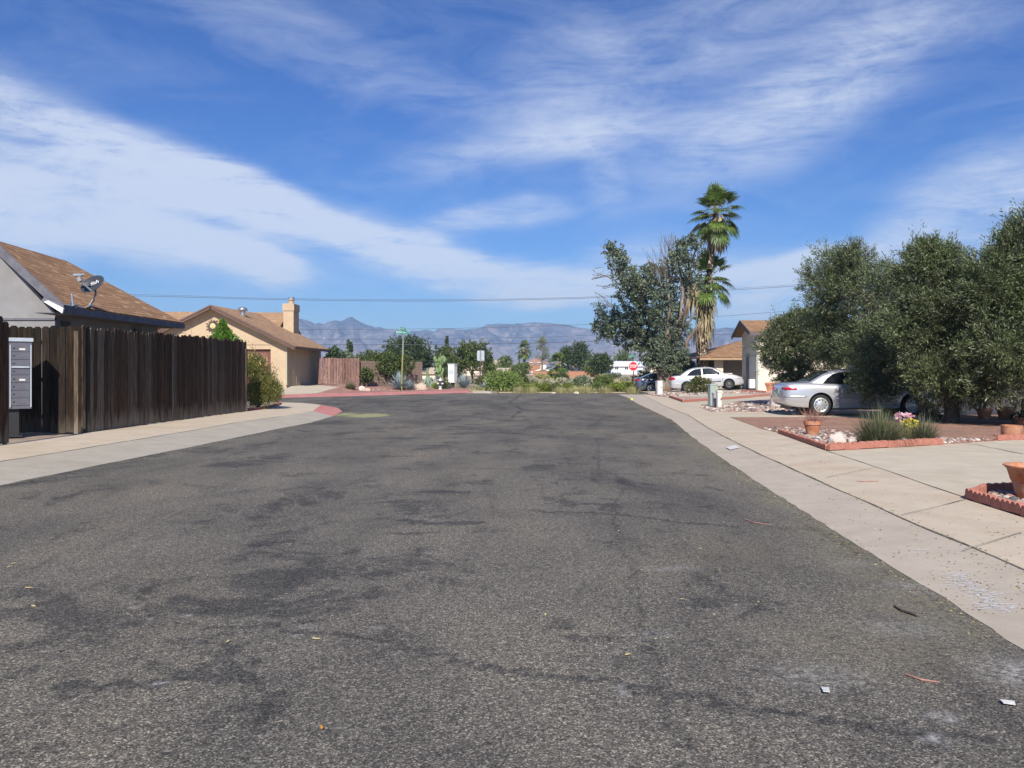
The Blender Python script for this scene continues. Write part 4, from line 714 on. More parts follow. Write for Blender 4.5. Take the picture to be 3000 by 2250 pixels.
def make_car(label, loc, heading, paint, S, group=None, sc=1.0):
    h = empty('parked_car', loc, heading, label, 'car', group); h.scale = (sc, sc, sc); L = S['L']; top = pchip(S['top']); wid = pchip(S['wid']); bot = pchip(S['bot'])
    T = Matrix.LocRotScale(Vector(loc), h.rotation_euler.to_quaternion(), Vector((sc, sc, sc)))
    xs = sorted(set([0, .015, .04, .07, .1, .14, .2, .28, .36]+list(np.linspace(.45, L-.5, 46))+[L-.42, L-.34, L-.26, L-.2, L-.14, L-.09, L-.05, L-.02, L])); mb = MB(); n = len(SEC)
    def sec(x):
        w, zt, zb = wid(x), top(x), bot(x); half = [(y*w, zb+z*(zt-zb)) for y, z in SEC]; return [(x, y, z) for y, z in half]+[(x, -y, z) for y, z in half[-2:0:-1]]
    rows = [sec(x) for x in xs]; k = len(rows[0])
    for r in rows: mb.v += r
    for i in range(len(rows)-1):
        for j in range(k): a, b = i*k+j, i*k+(j+1) % k; mb.f.append((a, b, b+k, a+k))
    mb.f.append(tuple(range(k))[::-1]); mb.f.append(tuple(range((len(rows)-1)*k, len(rows)*k)))
    mb.v = [tuple(T @ Vector(v)) for v in mb.v]; body = mb.build('body', paint, h, True)
    cut = MB()
    for wx in (S['rw'], S['fw']):
        for s in (-1, 1): cut.lathe([(S['arch'], -.17), (S['arch'], .3)], T @ Vector((wx, s*(S['W']/2-.05), S['wr']+.02)), 40, (T.to_3x3() @ Matrix.Rotation(R(-90*s), 3, 'X')).to_4x4())
    co = cut.build('cut', None, None); md = body.modifiers.new('b', 'BOOLEAN'); md.object = co; md.operation = 'DIFFERENCE'; md.solver = 'EXACT'
    dg = bpy.context.evaluated_depsgraph_get(); dg.update(); me = bpy.data.meshes.new_from_object(body.evaluated_get(dg)); body.modifiers.clear(); old = body.data; body.data = me; bpy.data.meshes.remove(old); bpy.data.objects.remove(co)
    me.polygons.foreach_set('use_smooth', [True]*len(me.polygons)); me.set_sharp_from_angle(angle=R(42))
    def TV(v): return T @ Vector(v)
    def by(x, z):                                            # outer half-width of the body at (x, z)
        zt, zb = top(x), bot(x); return wid(x)*secz(min(max((z-zb)/(zt-zb), 0), 1))
    def sidepatch(x0, x1, zl, zh, off=.004, nx=8, nz=3, side=None, name='trim', mat=None, par=None, taper=None):
        out = []
        for s in ((-1, 1) if side is None else (side,)):
            b = MB(); fl = zl if callable(zl) else (lambda x: zl); fh = zh if callable(zh) else (lambda x: zh)
            for i in range(nx+1):
                x = x0+(x1-x0)*i/nx
                for j in range(nz+1): z = fl(x)+(fh(x)-fl(x))*j/nz; b.v.append(tuple(TV((x-(off if x < .1 else 0), s*(by(x, z)+off), z))))
            for i in range(nx):
                for j in range(nz): a = i*(nz+1)+j; b.f.append((a, a+1, a+nz+2, a+nz+1))
            o = b.build(name, mat, par or h, True); out.append(o); sm = o.modifiers.new('s', 'SOLIDIFY'); sm.thickness = .006; sm.offset = 0
        return out
    # greenhouse
    rf = pchip(S['roof']); zb_ = S['belt']; wb, t = S['gw'], S['tumble']; x0, x1 = S['roof'][0][0], S['roof'][-1][0]
    gy = lambda z: wb-(z-zb_)*t
    gx = sorted(set(list(np.linspace(x0, x1, 44)))); g = MB(); rws = []
    for x in gx:
        zr = max(rf(x), zb_-.05); sh = zr-.085; pts = [(gy(zb_-.12), zb_-.12), (gy(min(zb_, sh)), max(min(zb_, sh), zb_-.12))] if False else []
        za = zb_-.15; zc = max(sh, za+.01); half = [(0, za), (gy(za), za), (gy((za+zc)/2), (za+zc)/2), (gy(zc), zc), (gy(zc+.035)-.012, max(zr-.045, zc+.004)), (gy(zc+.06)-.045, max(zr-.018, zc+.008)), (gy(zc)-.16, max(zr-.002, zc+.012)), (gy(zc)*.45, zr+.012), (0, zr+.016)]
        rws.append([(x, y, z) for y, z in half]+[(x, -y, z) for y, z in half[-2:0:-1]])
    k = len(rws[0])
    for r in rws: g.v += [tuple(TV(v)) for v in r]
    for i in range(len(rws)-1):
        for j in range(k): a, b = i*k+j, i*k+(j+1) % k; g.f.append((a, b, b+k, a+k))
    g.f.append(tuple(range(k))[::-1]); g.f.append(tuple(range((len(rws)-1)*k, len(rws)*k))); gh = g.build('cabin', paint, h, True); gh.data.set_sharp_from_angle(angle=R(35))
    for poly in S['win']:
        for s in (-1, 1):
            b = MB(); b.prism([TV((x, s*(gy(z)+.003), z)) for x, z in poly], T.to_3x3() @ Vector((0, s*.004, .001))); b.build('side_window', M['carglass'], h)
            fr = MB(); q = [TV((x, s*(gy(z)+.006), z)) for x, z in poly]
            fr.tube(q+[q[0]], .008*sc, 5, cap=False); fr.build('window_trim', M['black'] if S.get('blacktrim', 1) else paint, h)
    def glass(xa, xb, name):
        b = MB(); N, K = 10, 8
        for i in range(N+1):
            x = xa+(xb-xa)*i/N; zr = rf(x); zc = max(zr-.085, zb_-.14); hw = gy(zc)-.10
            for j in range(K+1):
                u = -1+2*j/K; zz = zr+.016-.004*abs(u)-.010*max(0, abs(u)-.45)*2+.005; b.v.append(tuple(TV((x+(-.006 if xa < L/2 else .006), u*hw, zz+.004))))
        for i in range(N):
            for j in range(K): a = i*(K+1)+j; b.f.append((a, a+1, a+K+2, a+K+1))
        o = b.build(name, M['carglass'], h, True); sm = o.modifiers.new('s', 'SOLIDIFY'); sm.thickness = .006; sm.offset = 0
    glass(*S['rearglass'], 'rear_window'); glass(*S['windshield'], 'windshield')
    # lights, mouldings, handles, mirrors
    tx0, tx1, tzl, tzh = S['tail']; sidepatch(tx0, tx1, tzl, tzh, .006, 10, 3, name='tail_light', mat=M['tail'])
    hx0, hx1, hzl, hzh = S['head']; sidepatch(hx0, hx1, hzl, hzh, .006, 10, 3, name='headlight', mat=M['lamp'])
    for x in S['seams']: sidepatch(x, x+.009, lambda q: bot(q)+.03, lambda q: top(q)-.03, .0015, 1, 10, name='door_gap', mat=M['black'])
    for x in S['handles']: sidepatch(x, x+.17, S['hz'], S['hz']+.03, .02, 3, 1, name='door_handle', mat=S.get('hmat', paint))
    for xa, xb, z, hh, mm in S['mould']: sidepatch(xa, xb, z, z+hh, .008, 12, 1, name='side_moulding', mat=mm or paint)
    for s in (-1, 1):
        x, z = S['mirror']; m = MB(); m.lathe([(0,-.055),(.075,-.045),(.095,0),(.085,.05),(.0,.062)], TV((x, s*(gy(z)+.10), z)), 14, (T.to_3x3() @ Matrix.Diagonal((.7, 1.15, .75))).to_4x4() @ Matrix.Rotation(R(90), 4, 'Y'))
        m.build('mirror', S.get('mmat', paint), h, True)
    b = MB(); b.prism([TV((-.012, y, z)) for y, z in ((-.17,.66),(.17,.66),(.17,.80),(-.17,.80))], T.to_3x3() @ Vector((.01, 0, 0))); b.build('number_plate', M['plate'], h)
    # underside and wheel wells
    for wx in (S['rw'], S['fw']):
        for s in (-1, 1): wl = MB(); wl.lathe([(S['arch']-.003, -.165), (S['arch']-.003, .02)], TV((wx, s*(S['W']/2-.05), S['wr']+.02)), 32, (T.to_3x3() @ Matrix.Rotation(R(-90*s), 3, 'X')).to_4x4(), cap=False); wl.lathe([(.001, -.166), (S['arch']-.003, -.166)], TV((wx, s*(S['W']/2-.05), S['wr']+.02)), 32, (T.to_3x3() @ Matrix.Rotation(R(-90*s), 3, 'X')).to_4x4(), cap=False); wl.build('wheel_well', M['black'], h)
    ub = MB(); ub.add([TV(v) for v in [(x, y, z) for x in (.25, L-.25) for y in (-.6, .6) for z in (.17, .3)]], [(0,1,3,2),(4,6,7,5),(0,4,5,1),(2,3,7,6),(0,2,6,4),(1,5,7,3)]); ub.build('underbody', M['black'], h)
    for wx in (S['rw'], S['fw']):
        for s in (-1, 1):
            c = TV((wx, s*(S['W']/2-.10), S['wr'])); Mx = (T.to_3x3() @ Matrix.Rotation(R(-90*s), 3, 'X')).to_4x4(); r = S['wr']; ri = S['rim']
            w = MB(); w.lathe([(ri, -.09), (r-.03, -.095), (r, -.06), (r, .055), (r-.02, .085), (ri+.03, .10), (ri, .088)], c, 40, Mx, cap=False); wo_ = w.build('wheel', M['tyre'], h, True)
            rm = MB(); style = S['rimstyle']
            if style == 'cap':                               # wheel cover with ring of slanted slots
                rm.lathe([(ri+.004, .07), (ri+.004, .092), (ri-.02, .098), (ri-.05, .082), (ri*.55, .088), (ri*.3, .10), (.0, .103)], c, 40, Mx, cap=False); nrf = len(rm.f); sl = rm
                for q in range(10):
                    a = 2*math.pi*q/10; cs = Vector((math.cos(a), math.sin(a), 0)); tn = Vector((-cs.y, cs.x, 0)); u = (cs*.8+tn*.6).normalized(); v = Vector((-u.y, u.x, 0)); cc = cs*ri*.72
                    pts = [cc+u*.033*math.cos(b_)+v*.014*math.sin(b_)+Vector((0, 0, .0895)) for b_ in np.linspace(0, 2*math.pi, 10, endpoint=False)]
                    sl.prism([c+(Mx @ p) for p in pts], (Mx.to_3x3() @ Vector((0, 0, .004))))
                ro = rm.build('rim', [M['chrome'], M['black']], wo_, True, recalc=False); ro.data.polygons.foreach_set('material_index', [0]*nrf+[1]*(len(rm.f)-nrf)); ro.data.set_sharp_from_angle(angle=R(30))
            elif style == 'steel':
                rm.lathe([(ri+.004, .06), (ri+.004, .088), (ri-.02, .088), (ri-.03, .05), (ri*.62, .045), (ri*.52, .075), (ri*.28, .075), (.001, .078)], c, 32, Mx, cap=False); rm.build('rim', plain('grey_steel_wheel', (.10,.10,.10), .55, .4, .4), wo_, True)
            else:                                            # alloy with dark gaps
                bk_ = MB(); bk_.lathe([(ri, .05), (.001, .045)], c, 32, Mx, cap=False); bk_.build('rim_backing', M['black'], wo_)
                rm.lathe([(ri+.004, .06), (ri+.004, .092), (ri-.022, .092), (ri-.022, .06)], c, 40, Mx, cap=False)
                for q in range(10):
                    a = 2*math.pi*q/10+(.1 if q % 2 else -.1); cs = Vector((math.cos(a), math.sin(a), 0)); tn = Vector((-cs.y, cs.x, 0)); p0, p1 = cs*.03, cs*(ri-.01)
                    rm.prism([c+(Mx @ (p+Vector((0, 0, .07)))) for p in (p0-tn*.018, p1-tn*.010, p1+tn*.010, p0+tn*.018)], Mx.to_3x3() @ Vector((0, 0, .016)))
                rm.build('rim', M['chrome'], wo_)
    return h, sidepatch
# bigger sedan under the trees
camry = dict(L=4.76, W=1.78, rw=1.07, fw=3.78, wr=.315, rim=.215, arch=.365, belt=.93, gw=.775, tumble=.36,
  top=[(0,.70),(.02,.80),(.05,.90),(.1,.955),(.25,.985),(.7,1.0),(1.1,.985),(1.6,.965),(2.8,.935),(3.25,.945),(3.5,.935),(4.0,.865),(4.4,.77),(4.62,.68),(4.72,.60),(4.76,.52)],
  wid=[(0,.66),(.03,.74),(.08,.80),(.2,.845),(.5,.875),(1.2,.89),(3.6,.89),(4.15,.87),(4.45,.81),(4.62,.72),(4.72,.60),(4.76,.5)],
  bot=[(0,.40),(.05,.33),(.2,.27),(.7,.22),(1.5,.20),(3.5,.20),(4.3,.22),(4.65,.28),(4.76,.34)],
  roof=[(.62,.93),(.95,1.12),(1.3,1.30),(1.6,1.375),(2.0,1.405),(2.4,1.40),(2.75,1.355),(3.1,1.20),(3.62,.91)],
  rearglass=(.80,1.38), windshield=(2.86,3.42),
  win=[[(1.16,.965),(1.30,1.12),(1.50,1.25),(1.68,1.305),(2.06,1.325),(2.06,.955)], [(2.12,.955),(2.12,1.325),(2.45,1.318),(2.72,1.265),(3.02,1.10),(3.2,.95)]],
  tail=(.0,.36,lambda x: .765+.03*x,lambda x: .85-.13*max(0,x-.2)), head=(4.42,4.74,lambda x: .56,lambda x: .66-.2*max(0,x-4.6)), seams=[1.62,2.52,3.28], handles=[1.68,2.56], hz=.80,
  mould=[(.02,.64,.55,.05,None),(1.45,3.4,.50,.04,None),(1.45,3.4,.235,.035,None)], mirror=(3.02,.99), rimstyle='cap')
p1, p2 = hit(2403, 1211), hit(2665, 1212); cdir = math.atan2(-.055, 1)
wb_ = 24.9; cz = gz(10.3, wb_); rx = (2403-1500)/F*wb_
loc = Vector((rx-1.07, wb_, .08)); T2 = Matrix.Rotation(cdir, 3, 'Z'); off = T2 @ Vector((1.07, -.80, 0))
silver = carpaint('silver_paint', (.58,.58,.60))
make_car('silver sedan with round silver hubcaps parked under the olive trees', (rx-off.x, wb_-off.y, .085), cdir, silver, camry)
# compact silver sedan in the cream house driveway
cor = dict(camry); cor.update(L=4.53, W=1.70, rw=.98, fw=3.58, wr=.30, arch=.355, rim=.19, belt=.95, gw=.735, tumble=.34,
  top=[(0,.66),(.03,.86),(.06,.98),(.12,1.03),(.4,1.05),(.8,1.04),(1.2,1.02),(2.6,.97),(3.15,.985),(3.5,.96),(4.0,.86),(4.3,.74),(4.45,.62),(4.53,.50)],
  wid=[(0,.66),(.04,.74),(.12,.80),(.4,.83),(1,.85),(3.5,.85),(4.0,.82),(4.3,.74),(4.46,.62),(4.53,.5)], bot=[(0,.36),(.1,.27),(.5,.22),(1.5,.2),(3.4,.2),(4.1,.21),(4.45,.25),(4.53,.3)],
  roof=[(.45,.95),(.8,1.18),(1.15,1.37),(1.5,1.455),(1.95,1.485),(2.35,1.47),(2.7,1.40),(3.1,1.18),(3.52,.93)], rearglass=(.62,1.15), windshield=(2.8,3.36),
  win=[[(1.0,1.0),(1.2,1.2),(1.4,1.32),(1.6,1.375),(1.95,1.40),(1.95,.99)], [(2.02,.99),(2.02,1.40),(2.4,1.385),(2.66,1.33),(2.95,1.15),(3.12,.985)]],
  tail=(.0,.30,lambda x: .78+.1*x,lambda x: .985-.25*max(0,x-.12)), head=(4.05,4.46,lambda x: .62,lambda x: .80-.35*max(0,x-4.15)), seams=[1.5,2.42,3.2], handles=[1.56,2.46], hz=.86,
  mould=[(.02,.6,.50,.05,None),(1.4,3.1,.50,.05,M['black'])], mirror=(2.98,1.06), mmat=M['black'], rimstyle='steel')
cy = 51.6; a_ = P(2013, 1151, cy); b_ = P(2152, 1141, cy-.4); h_ = math.atan2(b_.y-a_.y, b_.x-a_.x); u = Vector((b_.x-a_.x, b_.y-a_.y, b_.z-a_.z)).normalized()
white_s = carpaint('pale_silver_paint', (.60,.60,.61), .3, .35)
crc = Matrix.Rotation(h_, 3, 'Z'); o_ = crc @ Vector((.98, -.75, 0)); ch_, _ = make_car('pale silver compact sedan with black mirror in the cream house driveway', (a_.x-o_.x, a_.y-o_.y, a_.z), h_, white_s, cor)
ch_.rotation_euler = (0, -math.asin(u.z)*.9, h_)
# blue grey sedan on the cross street
alt = dict(camry); alt.update(L=4.86, W=1.83, rw=1.05, fw=3.83, wr=.335, arch=.375, rim=.235, belt=.98, gw=.78, tumble=.38,
  top=[(0,.66),(.03,.88),(.07,1.0),(.15,1.06),(.5,1.08),(1.0,1.06),(2.6,1.0),(3.3,.99),(3.8,.92),(4.4,.78),(4.7,.66),(4.86,.5)], wid=[(0,.62),(.05,.74),(.15,.82),(.5,.88),(1.2,.91),(3.7,.91),(4.3,.86),(4.65,.74),(4.8,.6),(4.86,.5)],
  bot=[(0,.38),(.1,.28),(.5,.22),(1.5,.2),(3.6,.2),(4.4,.2),(4.8,.25),(4.86,.3)], roof=[(.35,1.0),(.8,1.2),(1.3,1.38),(1.8,1.45),(2.3,1.465),(2.7,1.42),(3.1,1.28),(3.7,.98)], rearglass=(.5,1.3), windshield=(2.95,3.55),
  win=[[(1.0,1.06),(1.3,1.22),(1.6,1.325),(2.0,1.365),(2.0,1.03)],[(2.08,1.03),(2.08,1.365),(2.5,1.36),(2.8,1.30),(3.1,1.15),(3.3,1.02)]], tail=(.0,.52,lambda x: .82+.28*x,lambda x: .98-.02*x), head=(4.2,4.7,lambda x: .62,lambda x: .76-.25*max(0,x-4.3)),
  seams=[1.5,2.5,3.35], handles=[1.6,2.6], hz=.9, mould=[], mirror=(3.1,1.08), rimstyle='alloy')
ay = 57.0; bx = (1907-1500)/F*ay
make_car('blue grey sedan with black and silver alloy wheels on the cross street', (bx-1.05, ay+.8, .0), 0.0, carpaint('blue_grey_paint', (.115,.14,.18), .3, .6), alt)
# ------------------------------------------------------------------ vegetation helpers
def nrm_(a): return a/np.maximum(np.linalg.norm(a, axis=-1, keepdims=True), 1e-9)
def leaf_quads(p, d, L, W, rng, fold=.15):
    n = len(p); L = L*rng.uniform(.7, 1.25, (n, 1)); W = W*rng.uniform(.7, 1.25, (n, 1)); d = nrm_(d); r = nrm_(rng.normal(size=(n, 3))); s = nrm_(np.cross(d, r)); m = np.cross(s, d)
    mid = p+d*L*.48+m*L*fold*.3; return np.stack([p, mid+s*W*.5, p+d*L, mid-s*W*.5], 1)
def crown_pts(lobes, rng, fill=.35, jit=.12, ragged=.2):
    P_, D_ = [], []
    for c, r, n in lobes:
        u = nrm_(rng.normal(size=(n, 3))); rad = np.where(rng.random(n) < fill, rng.uniform(.25, .85, n), rng.uniform(.8, 1.0, n)); bumps = np.array([1+ragged*noise.noise(Vector(v*2.3)+Vector(c))+ragged*.6*noise.noise(Vector(v*6)+Vector(c)) for v in u])
        q = u*rad[:, None]*bumps[:, None]*np.array(r)+np.array(c); P_.append(q); D_.append(nrm_(u/np.array(r)))
    return np.concatenate(P_), np.concatenate(D_)
def foliage(name, lobes, nleaf, L, W, mat, parent, rng, spread=.28, up=.25, droop=0, fill=.35, dirj=.7, ragged=.2, zmin=None, sprig=0):
    c, d = crown_pts(lobes, rng, fill, ragged=ragged); n = len(c); d = nrm_(d+rng.normal(0, .45, d.shape)+np.array([0, 0, up]))
    sp = np.where(rng.random(n) < sprig, spread*rng.uniform(1.6, 2.6, n), spread)[:, None, None]; t = rng.random((n, nleaf, 1)); p = c[:, None, :]+d[:, None, :]*t*sp+rng.normal(0, spread*.16, (n, nleaf, 3)); p[..., 2] -= droop*t[..., 0]**2
    ld = d[:, None, :]+rng.normal(0, dirj, (n, nleaf, 3)); q = leaf_quads(p.reshape(-1, 3), ld.reshape(-1, 3), L, W, rng)
    if zmin is not None: q = q[q[:, :, 2].min(1) > zmin]
    return quads_mesh(name, q, 4, mat, parent)
def limbs(name, base, targets, r0, mat, parent, fork=.35, wig=.12, rng=random, n=8, lean=None, sub=0, r1=.25):
    mb = MB(); base = Vector(base); tc = sum((Vector(t) for t in targets), Vector())/len(targets); fk = base.lerp(Vector((tc.x, tc.y, tc.z)), fork) if lean is None else Vector(lean)
    mb.tube([base-Vector((0,0,.1)), base+Vector((0,0,.05)), base.lerp(fk, .5)+Vector((rng.uniform(-wig, wig)*.4, rng.uniform(-wig, wig)*.4, 0)), fk], [r0*1.35, r0*1.12, r0*.95, r0*.8], n)
    for t in targets:
        t = Vector(t); k = 6; pts = [fk-Vector((0,0,.05))]; L_ = (t-fk).length
        for i in range(1, k+1):
            s = i/k; q = fk.lerp(t, s); q += Vector((rng.uniform(-1, 1), rng.uniform(-1, 1), rng.uniform(-.3, 1)))*wig*L_*.25*math.sin(math.pi*s); q.z += .10*L_*math.sin(math.pi*s); pts.append(q)
        mb.tube(pts, [r0*.62*(1-s/k)+r0*r1*.3*(s/k) for s in range(k+1)], 6)
        for _ in range(sub):
            j = rng.randint(2, k-1); q = pts[j]; e = q+Vector((rng.uniform(-1, 1), rng.uniform(-1, 1), rng.uniform(-.1, 1.1)))*L_*.4; m_ = q.lerp(e, .5)+Vector((rng.uniform(-1,1), rng.uniform(-1,1), rng.uniform(-1,1)))*L_*.05; mb.tube([q, m_, e], [r0*.28, r0*.18, r0*.05], 5)
    return mb.build(name, mat, parent, True)
M['bark'] = noisy('grey_bark', (.10,.08,.065), (.24,.20,.16), 8, sc=(1,1,.25), bmp=.7, bscale=14, bdist=.05); M['darkbark'] = noisy('dark_bark', (.045,.035,.028), (.11,.085,.065), 8, sc=(1,1,.3), bmp=.6)
M['eucbark'] = noisy('peeling_bark', (.12,.10,.08), (.30,.26,.21), 3, sc=(1,1,.35), bmp=.5, lo=.4, hi=.6, big=(1.2, (.16,.09,.06)))
M['olive'] = leafmat('olive_leaves', [(.050,.064,.026), (.080,.100,.042), (.112,.134,.060), (.165,.185,.10), (.28,.30,.21), (.058,.078,.030)], .22, .42)
M['olivedark'] = leafmat('dark_olive_leaves', [(.035,.055,.020), (.055,.078,.028), (.075,.10,.036), (.12,.145,.06), (.25,.19,.03)], .22)
M['euc'] = leafmat('grey_green_leaves', [(.085,.105,.065), (.12,.145,.095), (.17,.195,.14), (.06,.08,.045), (.24,.26,.20)], .25, .5)
M['mesq'] = leafmat('desert_tree_leaves', [(.035,.062,.018), (.055,.090,.026), (.080,.122,.036), (.115,.145,.048), (.17,.17,.06)], .25)
M['dkgreen'] = leafmat('dark_green_leaves', [(.03,.05,.02), (.05,.075,.03), (.07,.10,.04), (.09,.12,.055)], .2)
M['midgreen'] = leafmat('mid_green_leaves', [(.075,.11,.03), (.115,.16,.045), (.16,.20,.065), (.20,.23,.09)], .3)
M['greygreen'] = leafmat('grey_green_shrub_leaves', [(.15,.18,.12), (.22,.25,.18), (.29,.32,.25), (.11,.13,.08)], .2)
M['yelgreen'] = leafmat('yellow_green_leaves', [(.16,.20,.04), (.24,.28,.06), (.32,.34,.09), (.12,.17,.035)], .35)
M['silvershrub'] = leafmat('silver_shrub_leaves', [(.38,.36,.30), (.48,.46,.40), (.30,.28,.22), (.24,.22,.16)], .15)
M['grassy'] = leafmat('green_broom_stems', [(.17,.23,.07), (.25,.32,.10), (.33,.39,.14), (.14,.19,.06)], .3)
M['straw'] = leafmat('dry_straw', [(.42,.36,.20), (.52,.46,.28), (.34,.30,.15), (.28,.28,.11)], .3)
M['bright'] = leafmat('bright_green_leaves', [(.08,.18,.02), (.12,.25,.03), (.17,.30,.045), (.10,.14,.02)], .3)
M['feather'] = leafmat('feathery_olive_leaves', [(.13,.17,.04), (.19,.22,.06), (.28,.27,.08), (.10,.14,.045), (.34,.23,.09)], .35)
M['palm'] = leafmat('palm_fronds', [(.035,.07,.015), (.06,.10,.022), (.09,.14,.03), (.16,.20,.05)], .25, .4)
M['skirt'] = leafmat('dead_palm_fronds', [(.30,.22,.13), (.40,.31,.20), (.20,.13,.08), (.48,.40,.28)], .2)
M['agave'] = leafmat('blue_agave', [(.22,.27,.27), (.28,.33,.32), (.18,.22,.21)], .05)
M['grasstuft'] = leafmat('ornamental_grass', [(.10,.12,.065), (.15,.165,.09), (.20,.19,.12), (.24,.19,.15), (.085,.11,.05)], .3)
M['rock'] = noisy('boulder_rock', (.42,.34,.27), (.62,.53,.43), 3, bmp=.8, bscale=9, bdist=.05, big=(2, (.50,.36,.26))); M['rockwhite'] = noisy('pale_boulder_rock', (.50,.45,.40), (.70,.66,.60), 3, bmp=.8, bscale=10, bdist=.05, big=(2, (.52,.40,.33)))
# ------------------------------------------------------------------ olive trees on the right
def olive(label, base, lobes, seed, n, r0=.16, mat='olive', group='olive trees in the right front yards', L=.095, W=.022, nl=26, targets=None, lean=None):
    rng = np.random.default_rng(seed); t = empty('olive_tree', base, 0, label, 'tree', group); rr = random.Random(seed)
    lobes = [((l[0][0], l[0][1], l[0][2]-.10), (max(.18, l[1][0]-.17), max(.18, l[1][1]-.15), max(.16, l[1][2]-.22)), 0) for l in [(x[0], x[1]) for x in lobes]]; base_l = list(lobes); rs = random.Random(seed+100)
    for l in base_l:
        for _ in range(4):
            a_ = rs.uniform(0, 6.283); e_ = rs.uniform(-.2, 1.4); q_ = Vector((math.cos(a_)*math.cos(e_)*l[1][0], math.sin(a_)*math.cos(e_)*l[1][1], math.sin(e_)*l[1][2]))*rs.uniform(.85, 1.1); f_ = rs.uniform(.22, .40); lobes.append((tuple(Vector(l[0])+q_), (l[1][0]*f_, l[1][1]*f_, l[1][2]*f_), 0))
    tot = sum(l[1][0]*l[1][2] for l in lobes); ll = [(l[0], l[1], max(14, int(n*l[1][0]*l[1][2]/tot))) for l in lobes]
    foliage('crown', ll, nl, L, W, M[mat], t, rng, spread=.27, up=.35, fill=.30, dirj=.42, ragged=.62, sprig=.06); limbs('trunk', base, targets or [Vector(l[0]) for l in lobes[:7]], r0, M['darkbark'], t, .3, .3, rr, 10, lean=lean, sub=2); return t
def lobepx(px, py, rxp, rzp, Y, ry=None, sh=0): c = P(px, py, Y); k = Y/F; return ((c.x, c.y, c.z), (rxp*k, ry if ry else rxp*k*.95, rzp*k))
bA = hit(2768, 1232)
YA = 22.0
mainA = [lobepx(2510,880,110,130,28), lobepx(2440,830,80,110,28), lobepx(2490,790,80,75,27.5), lobepx(2580,850,90,90,25), lobepx(2600,1000,120,110,24.5), lobepx(2480,990,100,75,28.5), lobepx(2575,1090,85,70,23.8), lobepx(2640,1070,80,55,23.5), lobepx(2570,1145,48,34,23.4), lobepx(2400,960,55,65,29), lobepx(2690,1030,110,95,23.5), lobepx(2480,752,40,38,28), lobepx(2535,1120,45,34,23.8), lobepx(2590,1125,45,30,23.8), lobepx(2430,1035,45,30,29)]
olive('large silvery olive tree hanging over the silver sedan with hubcaps', Vector((P(2740,1232,YA).x, YA, .08)), mainA, 5, 4600, .17)
YB = 21.2
mainB = [lobepx(2730,760,95,65,YB), lobepx(2690,800,70,90,YB), lobepx(2780,800,90,80,YB), lobepx(2760,900,130,110,YB), lobepx(2680,940,100,110,YB), lobepx(2830,960,120,120,YB), lobepx(2780,1070,140,115,YB), lobepx(2860,1100,90,70,YB-.4), lobepx(2755,1085,80,62,YB), lobepx(2830,1130,100,60,YB), lobepx(2710,730,45,40,YB)]
olive('tall rounded olive tree with a few yellow leaves, second from the right edge', Vector((P(2790,1228,YB).x, YB, .08)), mainB, 6, 4600, .18)
YC = 19.6
mainC = [lobepx(2960,740,80,80,YC), lobepx(3000,690,60,80,YC), lobepx(3060,700,120,110,YC), lobepx(2900,840,90,110,YC), lobepx(2990,880,120,130,YC), lobepx(3100,900,160,150,YC), lobepx(2930,1000,110,100,YC), lobepx(3030,1030,130,90,YC-.5), lobepx(3150,1060,150,100,YC), lobepx(2960,1120,110,60,YC), lobepx(2960,1080,80,50,YC)]
olive('tallest dark olive tree cut off by the right edge of the photo', Vector((P(3040,1240,YC).x, YC, .08)), mainC, 8, 5200, .2)
YD = 33.5
mainD = [lobepx(2300,1000,75,75,YD), lobepx(2340,950,60,55,YD), lobepx(2270,1030,50,50,YD), lobepx(2380,980,70,70,YD), lobepx(2310,1075,60,40,YD), lobepx(2400,1040,80,60,YD), lobepx(2460,1000,80,80,YD), lobepx(2420,925,60,40,YD), lobepx(2300,1100,30,20,YD)]
olive('smaller bushy olive tree in front of the cream house wall', Vector((P(2325,1150,YD).x, YD, .08)), mainD, 9, 2400, .12, L=.11, W=.03)
